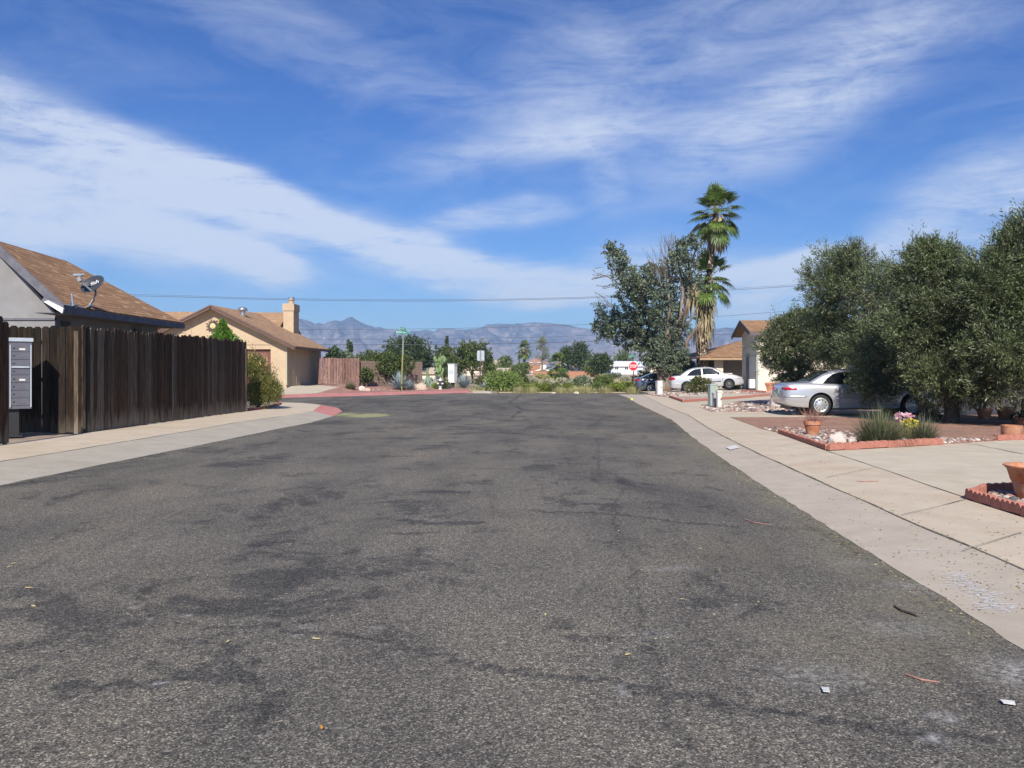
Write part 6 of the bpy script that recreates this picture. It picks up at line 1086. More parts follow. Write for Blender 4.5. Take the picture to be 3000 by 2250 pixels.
def cacti():
    rr = random.Random(5); b = hit(1291, 1133); Y = b.y; t = empty('tree_cactus', b, 0, 'tall paddle cactus with upright green pads behind the fire hydrant', 'cactus'); mb = MB()
    for x0, y0, x1, y1, w in [(1292,1132,1292,1104,.12),(1291,1106,1284,1092,.20),(1285,1094,1279,1076,.19),(1280,1076,1276,1060,.15),(1277,1062,1273,1044,.16),(1292,1104,1296,1088,.14),(1297,1090,1299,1078,.12),(1289,1090,1289,1066,.18),(1289,1068,1290,1048,.16),(1290,1050,1291,1034,.07),(1284,1070,1284,1052,.16),(1293,1070,1297,1056,.16),(1297,1058,1303,1044,.17),(1296,1056,1299,1040,.08),(1293,1056,1295,1043,.15),(1287,1060,1286,1047,.10),(1279,1060,1279,1052,.1),(1300,1062,1305,1048,.12)]:
        p, q = P(x0, y0, Y+rr.uniform(-.12, .12)), P(x1, y1, Y+rr.uniform(-.12, .12)); pad(mb, (p+q)/2, q-p, (rr.uniform(-.7, .7), -1, 0), w, (q-p).length/2*1.12, .06)
    mb.build('pads', M['cactus'], t, True)
    for j, (px, py, lab, cnt, wd) in enumerate([(1240, 1134, 'grey green prickly pear behind the large tan boulder', 30, 30), (1262, 1134, 'taller grey prickly pear left of the paddle cactus', 32, 28)]):
        b = hit(px, py); k = b.y/F; t = empty('prickly_pear', b, 0, lab, 'cactus', 'prickly pears in the gravel bed'); mb = MB()
        for _ in range(cnt): c = b+Vector((rr.uniform(-.5, .5)*wd*k, rr.uniform(-.3, .3), rr.uniform(.1, .24*(3+j)*.9))); pad(mb, c, (rr.uniform(-.6,.6), rr.uniform(-.4,.4), 1), (rr.uniform(-1,1), -1, .2), rr.uniform(.09,.14), rr.uniform(.13,.19), .03)
        mb.build('pads', M['cactusgrey'], t, True)
    b = hit(1251, 1133); t = empty('columnar_cactus', b, 0, 'slender columnar cactus left of the paddle cactus', 'cactus'); mb = MB()
    for dx, hh, r in ((0, 1.75, .10), (.16, 1.05, .08), (-.13, .8, .07)):
        n = 18; pr = [(0, 1), (.3, 1.02), (.8, 1), (.95, .8), (1, .1)]; base = len(mb.v)
        for f, g in pr:
            for k in range(n): a = 2*math.pi*k/n; rad = r*g*(1.12 if k % 2 else .85); mb.v.append((b.x+dx+rad*math.cos(a), b.y+.3+rad*math.sin(a), b.z+hh*f))
        for i_ in range(len(pr)-1):
            for k in range(n): x = base+i_*n+k; y = base+i_*n+(k+1) % n; mb.f.append((x, y, y+n, x+n))
    mb.build('stems', M['cactus'], t, True)
cacti()
blades('grass_clump', 'green grass clump at the left end of the gravel bed', hit(1027, 1140), 420, .72, .018, 'grasstuft', 300, .95, .45, .25, 'grass clumps in gravel beds')
bush('round pale green prickly bush behind the fire hydrant', 1275, 1132, 20, 18, 62.5, 'yelgreen', 140, 90, .07, group=None); bush('dark weedy shrub around the paddle cactus foot', 1300, 1136, 40, 26, 63.2, 'mesq', 141, 200, .08, group=None); bush('small yellow cushion shrub by the rectangular sign post', 1412, 1142, 18, 8, 60.8, 'yelgreen', 142, 80, .05, group=None)
bush('tan dry brush between the right agaves', 1392, 1138, 30, 16, 62, 'silvershrub', 143, 120, .06, group=None)
# left planter shrub and the conifer behind the fence
def left_plants():
    Y = 28.3; b = G(765, 1190, .14); b.y = Y; b.x = P(757, 0, Y).x; t = empty('feathery_shrub', b, 0, 'feathery yellow green shrub with seed pods at the end of the dark fence', 'shrub'); rng = np.random.default_rng(61)
    lob = [lobepx(755,1110,34,62,Y,.6), lobepx(780,1120,36,50,Y,.6), lobepx(745,1070,25,35,Y,.5), lobepx(765,1145,46,32,Y,.6), lobepx(795,1140,24,26,Y,.4), lobepx(745,1150,22,34,Y,.5), lobepx(735,1060,14,22,Y+.2,.3)]
    lob = [(l[0], (l[1][0]-.10, l[1][1]-.1, l[1][2]-.12), 210) for l in lob]; foliage('foliage', lob, 22, .075, .018, M['feather'], t, rng, spread=.24, up=.0, droop=.12, fill=.4, ragged=.5)
    pods = [(P(750+rng.normal(0, 16), 1030+rng.random()*110, Y-.3)) for _ in range(90)]; quads_mesh('seed_pods', leaf_quads(np.array([tuple(p) for p in pods]), rng.normal(0, .4, (90, 3))+np.array([.1, 0, -.9]), .13, .03, rng), 4, M['pods'], t)
    s = MB()
    for px, py in ((738,1005),(732,1018),(748,1012),(755,1050),(790,1085),(805,1075),(775,1060),(812,1080),(735,1080)): s.tube([b, P(px*.5+383, 1130, Y), P(px, py, Y-.1)], [.03, .018, .005], 5)
    s.build('stems', M['bark'], t); extra = [(P(x, y, Y-.15)) for x, y in ((735,1003),(738,1010),(742,1020),(800,1068),(806,1072),(812,1078),(770,1035),(775,1042),(776,1060)) for _ in range(5)]
    quads_mesh('seed_pods', leaf_quads(np.array([tuple(p) for p in extra])+rng.normal(0, .05, (len(extra), 3)), rng.normal(0, .3, (len(extra), 3))+np.array([.3, 0, -.9]), .12, .03, rng), 4, M['pods'], t)
    Y = 40; b = P(655, 1155, Y); b.z = .12; t = empty('conifer', b, 0, 'bright green cone shaped evergreen rising above the dark fence', 'tree'); lob = []
    for yy, rx in ((956,4),(964,8),(974,14),(985,22),(998,32),(1015,46),(1040,50),(1070,52),(1100,52)): l = lobepx(652+(yy-952)*.03, yy, rx, 14 if yy < 1000 else 20, Y); lob.append((l[0], l[1], 60+rx*8))
    foliage('crown', lob, 10, .11, .045, M['bright'], t, np.random.default_rng(62), spread=.12, up=.9, fill=.4, ragged=.6); s = MB(); s.tube([b, b+Vector((0,0,2.6))], [.1, .04], 8); s.build('trunk', M['darkbark'], t)
    # brick planter curb
    pts = [G(a, b_, .15) for a, b_ in ((723,1201),(755,1198.5),(785,1194),(806,1189),(818,1184),(820,1180),(812,1178))]; pl = empty('planter', pts[0], 0, 'curved red brick planter edging below the feathery shrub', 'planter edging'); mb = MB(); q = resamp(pts, 26)
    for a, b_ in zip(q[:-1], q[1:]): mb.beam(a.lerp(b_, .04)+Vector((0,0,.01)), a.lerp(b_, .94)+Vector((0,0,.01)), .12, .10)
    mb.build('bricks', M['brick'], pl)
M['pods'] = leafmat('dry_seed_pods', [(.48,.30,.14), (.58,.42,.22), (.40,.20,.12)], .2)
left_plants()
# flowering shrub, grasses in the right beds
g_ = 'grass clumps in gravel beds'
def flower_shrub():
    Y = 49.0; b = P(2055, 1156, Y); b.z = gz(b.x, Y); t = empty('flowering_shrub', b, 0, 'dark green shrub with pink and white flowers in front of the compact sedan', 'shrub'); lob = [(l[0], l[1], 130) for l in (lobepx(2040,1132,22,18,Y,.4), lobepx(2070,1134,18,18,Y,.4), lobepx(2055,1125,20,16,Y,.4), lobepx(2030,1140,16,14,Y,.4), lobepx(2046,1118,12,9,Y,.3))]
    foliage('foliage', lob, 11, .10, .035, M['olivedark'], t, np.random.default_rng(77), spread=.2, fill=.4); fl = [(l[0], (l[1][0], l[1][1]*1.25, l[1][2]*.9), 18) for l in lob]; foliage('flowers', fl, 2, .09, .08, M['pinkflower'], t, np.random.default_rng(78), spread=.05, fill=.0)
M['pinkflower'] = leafmat('pink_petals', [(.75,.50,.50), (.85,.68,.66), (.70,.42,.42)], .3); M['pinkf'] = leafmat('magenta_petals', [(.75,.25,.45), (.85,.55,.65), (.80,.75,.78)], .3); M['yelf'] = leafmat('yellow_petals', [(.85,.70,.05), (.80,.78,.15), (.75,.50,.04)], .3)
flower_shrub()
blades('grass_clump', 'largest grey green ornamental grass in the brick edged bed', hit(2575, 1300), 1700, .76, .010, 'grasstuft', 301, 1.25, .42, .22, g_); blades('grass_clump', 'second ornamental grass clump right of the flower pot', hit(2708, 1290), 600, .60, .009, 'grasstuft', 302, 1.15, .4, .12, g_)
blades('grass_clump', 'dry brown grass around the flower pot', hit(2655, 1285), 300, .42, .010, 'straw', 303, 1.2, .3, .3, g_)
# ------------------------------------------------------------------ far houses
def gable_house(label, x0, x1, ybase, yeave, yridge, Y, wallm, roofm, depth=9, ridge='x', windows=(), over=.4, apex=None, cat='house', zb=None):
    a, b = P(x0, ybase, Y), P(x1, ybase, Y); ze = P(x0, yeave, Y).z; zr = P(x0, yridge, Y+depth/2).z; zb = zb if zb is not None else min(a.z, gz((a.x+b.x)/2, Y))-.3; h = empty('house', ((a.x+b.x)/2, Y+depth/2, zb), 0, label, cat, 'houses beyond the desert lot'); w = MB()
    w.prism([Vector((a.x, Y, zb)), Vector((b.x, Y, zb)), Vector((b.x, Y, ze)), Vector((a.x, Y, ze))], (0, depth, 0))
    if ridge == 'x':
        for x in (a.x, b.x-.1): w.prism([Vector((x, Y, ze-.01)), Vector((x, Y+depth, ze-.01)), Vector((x, Y+depth/2, zr-.08))], (.1, 0, 0))
        w.build('wall', wallm, h); f = Vector((a.x-over, Y-over, ze-.05)); g = Vector((b.x+over, Y-over, ze-.05)); r1 = Vector((a.x-over, Y+depth/2, zr)); r2 = Vector((b.x+over, Y+depth/2, zr)); b1 = Vector((a.x-over, Y+depth+over, ze-.05)); b2 = Vector((b.x+over, Y+depth+over, ze-.05))
        roofplane('roof', [f, g, r2, r1], roofm, h); roofplane('roof', [b1, b2, r2, r1], roofm, h)
    elif ridge == 'hip':
        w.build('wall', wallm, h); o = over; f, g, b2, b1 = Vector((a.x-o, Y-o, ze)), Vector((b.x+o, Y-o, ze)), Vector((b.x+o, Y+depth+o, ze)), Vector((a.x-o, Y+depth+o, ze)); s = min(depth/2, (b.x-a.x)*.3); r1, r2 = Vector((a.x+s, Y+depth/2, zr)), Vector((b.x-s*.4, Y+depth/2, zr))
        roofplane('roof', [f, g, r2, r1], roofm, h); roofplane('roof', [b1, b2, r2, r1], roofm, h); roofplane('roof', [f, b1, r1], roofm, h); roofplane('roof', [g, b2, r2], roofm, h)
    else:                                                   # gable toward the camera at x fraction apex
        cx = P(apex, 0, Y).x; zr = P(x0, yridge, Y).z; w.prism([Vector((a.x, Y-.001, ze-.01)), Vector((b.x, Y-.001, ze-.01)), Vector((cx, Y-.001, zr-.12))], (0, .1, 0)); w.build('wall', wallm, h)
        for e in (Vector((a.x-over, Y-over, ze-.12)), Vector((b.x+over, Y-over, ze-.12))):
            t_ = Vector((cx, Y-over, zr)); roofplane('roof', [e, e+Vector((0, depth, 0)), t_+Vector((0, depth, 0)), t_], roofm, h); fb = MB(); fb.beam(t_+Vector((0,-.03,-.1)), e+Vector((0,-.03,-.1)), .06, .22); fb.build('fascia', M['white'], h)
    for (wx0, wx1, wy0, wy1) in windows:
        p, q = P(wx0, wy1, Y-.02), P(wx1, wy0, Y-.02); wm_ = MB(); wm_.box(((p.x+q.x)/2, Y-.02, (p.z+q.z)/2), (q.x-p.x, .06, q.z-p.z)); wo_ = wm_.build('window', M['glass'], h); f = MB(); t = .09
        for c, s in ((((p.x+q.x)/2, Y-.06, q.z), (q.x-p.x+t, .05, t)), (((p.x+q.x)/2, Y-.06, p.z), (q.x-p.x+t, .05, t)), ((p.x, Y-.06, (p.z+q.z)/2), (t, .055, q.z-p.z)), ((q.x, Y-.06, (p.z+q.z)/2), (t, .055, q.z-p.z)), (((p.x+q.x)/2, Y-.06, (p.z+q.z)/2), (t*.7, .045, q.z-p.z))): f.box(c, s)
        f.build('frame', M['white'], wo_)
    return h
M['tanroof'] = noisy('tan_flat_roofing', (.50,.40,.31), (.58,.48,.38), 1.2); M['whiteroof'] = noisy('white_metal_roof', (.62,.63,.66), (.70,.71,.73), 2, sc=(8,.5,.5)); M['bluewall'] = noisy('pale_blue_siding', (.58,.62,.74), (.66,.70,.80), 2)
M['teal'] = noisy('teal_siding', (.26,.36,.38), (.32,.42,.44), 2); M['redroof'] = noisy('red_tile_roof', (.36,.20,.15), (.45,.27,.20), 2); M['terrawall'] = noisy('terracotta_block_wall', (.33,.16,.10), (.42,.22,.14), 3); M['brownroof'] = noisy('faded_brown_roof', (.33,.24,.19), (.40,.30,.24), 1.5)
gable_house('long low tan roofed house behind the broom shrub', 1384, 1558, 1108, 1098, 1078, 150, M['cream'], M['tanroof'], 12, 'hip')
gable_house('tan roofed house partly hidden behind the mesquite', 1340, 1495, 1092, 1082, 1056, 172, M['cream'], M['tanroof'], 10, 'hip')
gable_house('two storey white house with reddish roof below the mountains', 1548, 1600, 1085, 1064, 1050, 200, M['white'], M['redroof'], 8, 'hip', [(1552, 1560, 1062, 1068), (1575, 1583, 1062, 1068)])
gable_house('teal gabled house with brown roof behind the date palm', 1630, 1683, 1098, 1083, 1063, 165, M['teal'], M['brownroof'], 9, 'y', [(1650, 1662, 1078, 1086)], apex=1648)
gable_house('brown roofed wing with white double door right of the teal gable', 1684, 1716, 1098, 1083, 1065, 166, M['teal'], M['brownroof'], 9, 'x')
gable_house('small white roofed house left of the teal gabled house', 1562, 1622, 1096, 1088, 1079, 168, M['cream'], M['whiteroof'], 7, 'y', apex=1590)
gable_house('white manufactured home with two windows behind the stop sign', 1790, 1884, 1097, 1072, 1058, 190, M['bluewall'], M['whiteroof'], 7, 'x', [(1801, 1812, 1074, 1083), (1830, 1841, 1074, 1083)])
gable_house('low tan roofed house right of the manufactured home', 1905, 1990, 1095, 1078, 1065, 200, M['cream'], M['redroof'], 8, 'hip')
gable_house('tan house roof showing left of the paddle cactus', 1225, 1275, 1108, 1092, 1076, 120, M['cream'], M['tanroof'], 8, 'x')
d_ = MB(); a = P(1686, 1092, 164.6); b = P(1703, 1069, 164.6); d_.box(((a.x+b.x)/2, 164.6, (a.z+b.z)/2), (b.x-a.x, .1, b.z-a.z)); tag(d_.build('garden_gate', M['white']), 'tall white double gate beside the teal gabled house', 'gate')
def lowwall(label, x0, x1, y0, y1, Y, mat):
    a, b = P(x0, y1, Y), P(x1, y1, Y); zt = P(x0, y0, Y).z; m = MB(); z0 = gz((a.x+b.x)/2, Y)-.3; m.box(((a.x+b.x)/2, Y, (z0+zt)/2), (b.x-a.x, .2, zt-z0)); m.box(((a.x+b.x)/2, Y, zt+.03), (b.x-a.x+.1, .3, .08)); return tag(m.build('block_wall', mat), label, 'wall')
lowwall('long terracotta block wall behind the desert lot', 1562, 1760, 1088, 1102, 140, M['terrawall']); lowwall('taller terracotta wall piece below the two storey house', 1549, 1584, 1070, 1086, 180, M['terrawall'])
pb = P(1522, 1090, 175); pm = MB(); pm.tube([pb, P(1522, 1028, 175)], [.16, .12], 8); pm.beam(P(1517, 1033, 175), P(1527, 1033, 175), .12, .12); tag(pm.build('power_pole', M['darkbark']), 'slim dark power pole left of the distant fan palm', 'power pole')
# ------------------------------------------------------------------ overhead cables
def cable(label, pts, Y, r, sag=0):
    q = [P(a, b, Y) for a, b in pts]; k = []; xs_ = [p.x for p in q]; zs_ = [p.z for p in q]; f = pchip(list(zip(xs_, zs_)))
    x0, x1 = xs_[0], xs_[-1]; k = [Vector((x, Y, f(x))) for x in np.linspace(x0, x1, 60)]; m = MB(); m.tube(k, r, 5, cap=False); return tag(m.build('power_line', M['cable'], smooth=True), label, 'power line')
M['cable'] = plain('cable_dark', (.10,.10,.12), .95, .02)
cable('thick double power line crossing above the tan house chimney', [(-300,855),(450,868),(830,878),(1200,882),(1700,874),(1833,867),(2137,850),(2300,840),(3300,770)], 105, .028)
cable('upper thin companion of the high double power line', [(-300,850),(450,864),(830,874.5),(1200,878),(1700,871),(1833,863),(2137,846),(2300,836),(3300,765)], 105, .018)
cable('faint upper wire crossing the mountain skyline', [(-300,945),(450,958),(900,965),(1200,964),(1500,958),(1748,949),(2089,928),(2287,913),(3300,820)], 110, .022)
cable('thin middle power line in front of the mountains', [(-300,980),(450,990),(900,994),(1200,993),(1500,989.5),(1785,980),(2147,961),(2192,959),(3300,880)], 110, .02)
cable('thickest lowest power line in front of the mountains', [(-300,1002),(450,1009),(943,1010),(1200,1009.5),(1500,1006.6),(1792,997),(2074,982),(2187,974),(3300,890)], 108, .032)
# ------------------------------------------------------------------ street furniture
M['signgreen'] = plain('sign_green', (.01,.23,.16), .4); M['signwhite'] = plain('sign_white', (.85,.86,.84), .4, var=.02); M['signred'] = plain('sign_red', (.58,.015,.03), .4); M['alum'] = plain('bare_aluminium', (.50,.54,.58), .4, .5, .5); M['postgreen'] = plain('olive_post_paint', (.26,.27,.10), .6); M['postbrown'] = plain('rusty_brown_post', (.12,.06,.04), .7)
def blade(parent, c, w, hh, ang, texts, tilt=0):
    d = Vector((math.cos(ang), math.sin(ang), tilt)).normalized(); n = Vector((math.sin(ang), -math.cos(ang), 0)); up = Vector((0,0,1)); m = MB(); q = [c+d*x+up*z for x, z in ((-w/2,-hh/2),(w/2,-hh/2),(w/2,hh/2),(-w/2,hh/2))]; m.prism([p+n*.004 for p in q], n*-.008); o = m.build('sign_blade', M['signgreen'], parent)
    e = MB()
    for a, b_ in ((q[0], q[1]), (q[3], q[2]), (q[0], q[3]), (q[1], q[2])): e.beam(a+n*.006, b_+n*.006, .004, .004, up=n)
    e.build('border', M['signwhite'], o)
    for s, x, z, sz in texts: l = link('lettering', text_mesh(s, sz, .002, 0), M['signwhite'], o); place_text(l, c+d*x+up*z+n*.010, d, n)
def street_sign():
    b = hit(1177, 1143); Y = b.y; k = Y/F; t = empty('street_sign', b, 0, 'tall olive green post with two crossed green street name blades', 'street sign'); top = P(1181, 990, Y); m = MB(); m.tube([b-Vector((0,0,.1)), P(1177.5, 1105, Y), top-Vector((0,0,.0))], .055, 10); m.build('post', M['postgreen'], t)
    m = MB(); m.tube([top-Vector((0,0,1.2)), P(1181.2, 977, Y)], .06, 10); m.build('post_sleeve', M['galv'], t)
    blade(t, P(1180, 973.5, Y-.08), 37*k, 9*k, .06, [('DESERT', -9.5*k, 0, 5.4*k), ('AIRE', 6*k, 0, 5.4*k), ('DR', 15*k, 1.6*k, 2.6*k)], -.03)
    m = MB(); m.box(P(1180, 968.5, Y), (.1, .1, .12)); m.build('bracket', M['dark'], t); blade(t, P(1180.5, 964, Y-.02), 28*k, 9*k, -.75, [('HAYHURST', -3*k, 0, 4.4*k), ('LN', 13*k, 1.6*k, 2.6*k)], -.06)
street_sign()
def stop_sign():
    Y = 57.3; b = P(1857, 1150, Y); b.z = -.02; k = Y/F; t = empty('stop_sign', b, 0, 'red octagonal stop sign on a brown post with a green street name blade', 'stop sign'); c = P(1855, 1073.3, Y); r = 13.2*k/math.cos(math.pi/8)
    m = MB(); m.tube([b-Vector((0,0,.1)), P(1856, 1090, Y), P(1854, 1050, Y)], .035, 8); m.build('post', M['postbrown'], t); oc = lambda rr, y: [c+Vector((rr*math.cos(math.pi/8+i*math.pi/4), y, rr*math.sin(math.pi/8+i*math.pi/4))) for i in range(8)]
    m = MB(); m.prism(oc(r, -.05), (0, .008, 0)); f = m.build('sign_face', M['signred'], t); m = MB(); o_, i_ = oc(r, -.052), oc(r*.94, -.052)
    for i in range(8): j = (i+1) % 8; m.prism([o_[i], o_[j], i_[j], i_[i]], (0, .0015, 0))
    m.build('border', M['signwhite'], f); l = link('lettering', text_mesh('STOP', 10.2*k, .003, .004), M['signwhite'], f); place_text(l, c+Vector((0, -.056, -.1*k)), (1, 0, 0), (0, -1, 0), .82, 1.25)
    blade(t, P(1849, 1044, Y-.02), 18*k, 6*k, .42, [('Hayhurst Ln', 0, 0, 3.0*k)], .0); blade(t, P(1858, 1042, Y+.02), 9*k, 5*k, -.5, [], 0); m = MB(); m.tube([P(1854, 1052, Y), P(1854, 1046, Y)], .05, 8); m.build('bracket', M['dark'], t)
stop_sign()
def sign_back():
    b = hit(1406, 1141); Y = b.y; k = Y/F; t = empty('road_sign', b, 0, 'rectangular bare metal sign seen from the back on a thin post', 'road sign'); m = MB(); m.tube([b-Vector((0,0,.1)), P(1408, 1026, Y)], .04, 8); m.build('post', M['postbrown'], t); m = MB(); a, c = P(1397.5, 1057, Y), P(1419, 1027, Y)
    m.prism([Vector((x, Y+.05, z)) for x, z in ((a.x+.06,a.z),(c.x-.06,a.z),(c.x,a.z+.06),(c.x,c.z-.06),(c.x-.06,c.z),(a.x+.06,c.z),(a.x,c.z-.06),(a.x,a.z+.06))], (0, .008, 0)); m.build('sign_panel', M['alum'], t); m = MB(); m.tube([P(1408, 1026, Y-.02), P(1407.6, 1060, Y-.02)], .05, 8); m.build('post_sleeve', M['grey'], t)
sign_back()
def sign_box():
    b = hit(1322, 1136); Y = b.y; k = Y/F; t = empty('sign_box', b, 0, 'upright white box with small blue print on a dark stand beside the hydrant', 'sign box'); a, c = P(1311, 1121, Y), P(1330.5, 1067.5, Y); w, hh = c.x-a.x, c.z-a.z; cc = Vector(((a.x+c.x)/2+.12, Y+.32, (a.z+c.z)/2)); m = MB(); m.box(cc, (w, .62, hh), -.32); m.build('box', M['white'], t)
    m = MB(); m.box(cc+Vector((0, 0, hh/2+.02)), (w+.08, .70, .05), -.32); m.build('lid', M['signwhite'], t); m = MB(); m.box((cc.x, cc.y, (b.z+a.z)/2), (.3, .25, a.z-b.z+.2)); m.build('stand', M['dark'], t)
    Rz = Matrix.Rotation(-.32, 3, 'Z'); n = Rz @ Vector((0,-1,0)); d = Rz @ Vector((1,0,0)); blue = plain('blue_print', (.25,.38,.45), .5)
    for i, s in enumerate(('PRIVATE', 'COMMUNITY', 'MAIL ONLY')): pass
    for i in range(4):
        m = MB()
        for j in range(5): q = cc+n*.315+d*((j-2)*.085)+Vector((0, 0, .22-.085*i)); m.box(q, (.06 if (i+j) % 3 else .075, .006, .05), -.32)
        m.build('print', blue, t)
sign_box()
M['hyd'] = plain('silver_hydrant_paint', (.62,.62,.65), .5, .4, .15)
def hydrant():
    b = hit(1290, 1141); k = b.y/F; s = 34.5*k/.86; t = empty('fire_hydrant', b, 0, 'silver fire hydrant with dark band at the red curb', 'fire hydrant'); m = MB(); S = lambda pr: [(r*s, z*s) for r, z in pr]
    m.lathe(S([(.17,0),(.17,.03),(.115,.05),(.10,.09),(.10,.16),(.13,.17),(.13,.20),(.105,.22),(.105,.52),(.12,.54)]), b, 20); m.build('barrel', M['hyd'], t, True); m = MB(); m.lathe(S([(.165,.54),(.17,.60),(.16,.615)]), b, 20); m.build('flange', M['dark'], t)
    m = MB(); m.lathe(S([(.16,.61),(.14,.68),(.10,.76),(.05,.80),(.035,.80),(.035,.86),(.0,.86)]), b, 20); m.build('bonnet', M['hyd'], t, True)
    for sx_, z, r in ((-1, .42, .055), (1, .42, .055)): m = MB(); m.lathe(S([(r,0),(r,.17),(r+.02,.17),(r+.02,.21),(.02,.22),(.02,.25),(0,.25)]), b+Vector((0, 0, z*s)), 14, Matrix.Rotation(R(90*sx_), 4, 'Y')); m.build('side_nozzle', M['hyd'], t)
    m = MB(); m.lathe(S([(.075,0),(.075,.16),(.10,.16),(.10,.20),(.03,.21),(.03,.24),(0,.24)]), b+Vector((0, 0, .40*s)), 16, Matrix.Rotation(R(90), 4, 'X')); m.build('front_nozzle', M['dark'], t)
hydrant()
def util(label, px, pyb, w, h_, mat, d=.35, top='flat', Yo=0, rz=.12, seams_=True, cat='utility box', name='utility_box'):
    b = hit(px, pyb); b.y += Yo; k = b.y/F; t = empty(name, b, 0, label, cat, 'utility pedestals along the right sidewalk'); W_, Hh = w*k, h_*k; m = MB(); m.box(b+Vector((0, d/2, Hh/2-.02)), (W_, d, Hh), rz); o = m.build('body', mat, t); bv = o.modifiers.new('b', 'BEVEL'); bv.width = .015; bv.segments = 2
    m = MB(); m.box(b+Vector((0, d/2, Hh+.0)), (W_+.03, d+.03, .06), rz); m.build('lid', mat, t)
    if seams_: m = MB(); Rz = Matrix.Rotation(rz, 3, 'Z'); q = b+Vector((0, d/2, 0))+Rz @ Vector((0, -d/2-.004, 0)); m.box(q+Vector((0, 0, Hh*.42)), (W_*.8, .01, Hh*.62), rz); m.build('door', mat, t); m = MB(); m.box(q+Rz @ Vector((W_*.25, -.015, 0))+Vector((0, 0, Hh*.55)), (.03, .02, .08), rz); m.build('latch', M['dark'], t)
    return t
M['ugreen'] = plain('pale_green_metal', (.33,.40,.35), .5); M['ugrey'] = plain('weathered_grey_plastic', (.36,.34,.34), .6); M['uwhite'] = plain('cream_plastic', (.68,.66,.60), .55)
util('tall pale green utility cabinet beside the gravel bed', 2091, 1191, 23, 64, M['ugreen'], .3); util('short grey utility pedestal between the green and white ones', 2093, 1194, 12, 41, M['ugrey'], .16, Yo=-.15); util('slim cream white utility pedestal right of the green cabinet', 2106, 1196, 12.5, 50, M['uwhite'], .16, Yo=-.1)
util('cream utility pedestal near the eucalyptus trunk', 1933, 1157, 15, 40, M['uwhite'], .3); util('thin grey utility pedestal beside the eucalyptus trunk', 1924, 1156, 6, 38, M['ugrey'], .12, seams_=False)
def mailbox():
    Y = 15.9; c = Vector((P(42, 0, Y).x-.10, Y, 0)); z0, z1 = P(60, 1197, Y).z, P(60, 1000, Y).z; w, d = .72, .42; rz = .62; t = empty('cluster_mailbox', (c.x, c.y, .13), 0, 'grey metal cluster mailbox unit tucked behind the dark fence', 'mailbox'); Rz = Matrix.Rotation(rz, 3, 'Z'); n = Rz @ Vector((0,-1,0)); u = Rz @ Vector((1,0,0)); met = plain('mailbox_metal', (.17,.165,.19), .4, .5, .35); brt = plain('mailbox_bright_trim', (.62,.66,.68), .35, .5, .4)
    m = MB(); m.box(c+Vector((0,0,(z0+z1)/2)), (w, d, z1-z0), rz); m.build('cabinet', met, t); m = MB(); m.box(c+Vector((0,0,z1+.03)), (w+.05, d+.05, .07), rz); m.build('lid', brt, t); m = MB(); m.box(c+Vector((0, 0, (z0+.13)/2)), (.3, .28, z0-.13), rz); m.box(c+Vector((0,0,.15)), (.4,.4,.04), rz); m.build('pedestal', M['dark'], t)
    hh = z1-z0; rows_ = 8
    for j, x0 in enumerate((-.17, .17)):
        for i in range(rows_):
            zc = z1-.06-(hh-.12)*(i+.5)/rows_; q = c+u*x0+n*(d/2+.004)+Vector((0,0,zc)); m = MB(); m.box(q, (.31, .012, (hh-.12)/rows_-.014), rz); dn = m.build('mail_door', met, t)
            m = MB(); m.box(q+n*.008+u*.03-Vector((0,0,.02)), (.10, .004, .035), rz); m.build('label_holder', M['uwhite'] if (i*3+j) % 4 == 1 else met, dn); m = MB(); m.lathe([(.0,.012),(.014,.010),(.014,0)], q+n*.006-u*.11, 10, (Rz @ Matrix.Rotation(R(90), 3, 'X')).to_4x4()); m.build('lock', M['dark'], dn)
    for x in (-.345, 0, .345): m = MB(); m.box(c+u*x+n*(d/2+.012)+Vector((0,0,(z0+z1)/2-.02)), (.02, .02, hh-.1), rz); m.build('trim_strip', brt, t)
    m = MB(); m.box(c+u*.17+n*(d/2+.02)+Vector((0,0,z1-.5)), (.30, .03, .03), rz); m.build('mail_slot', brt, t)
mailbox()
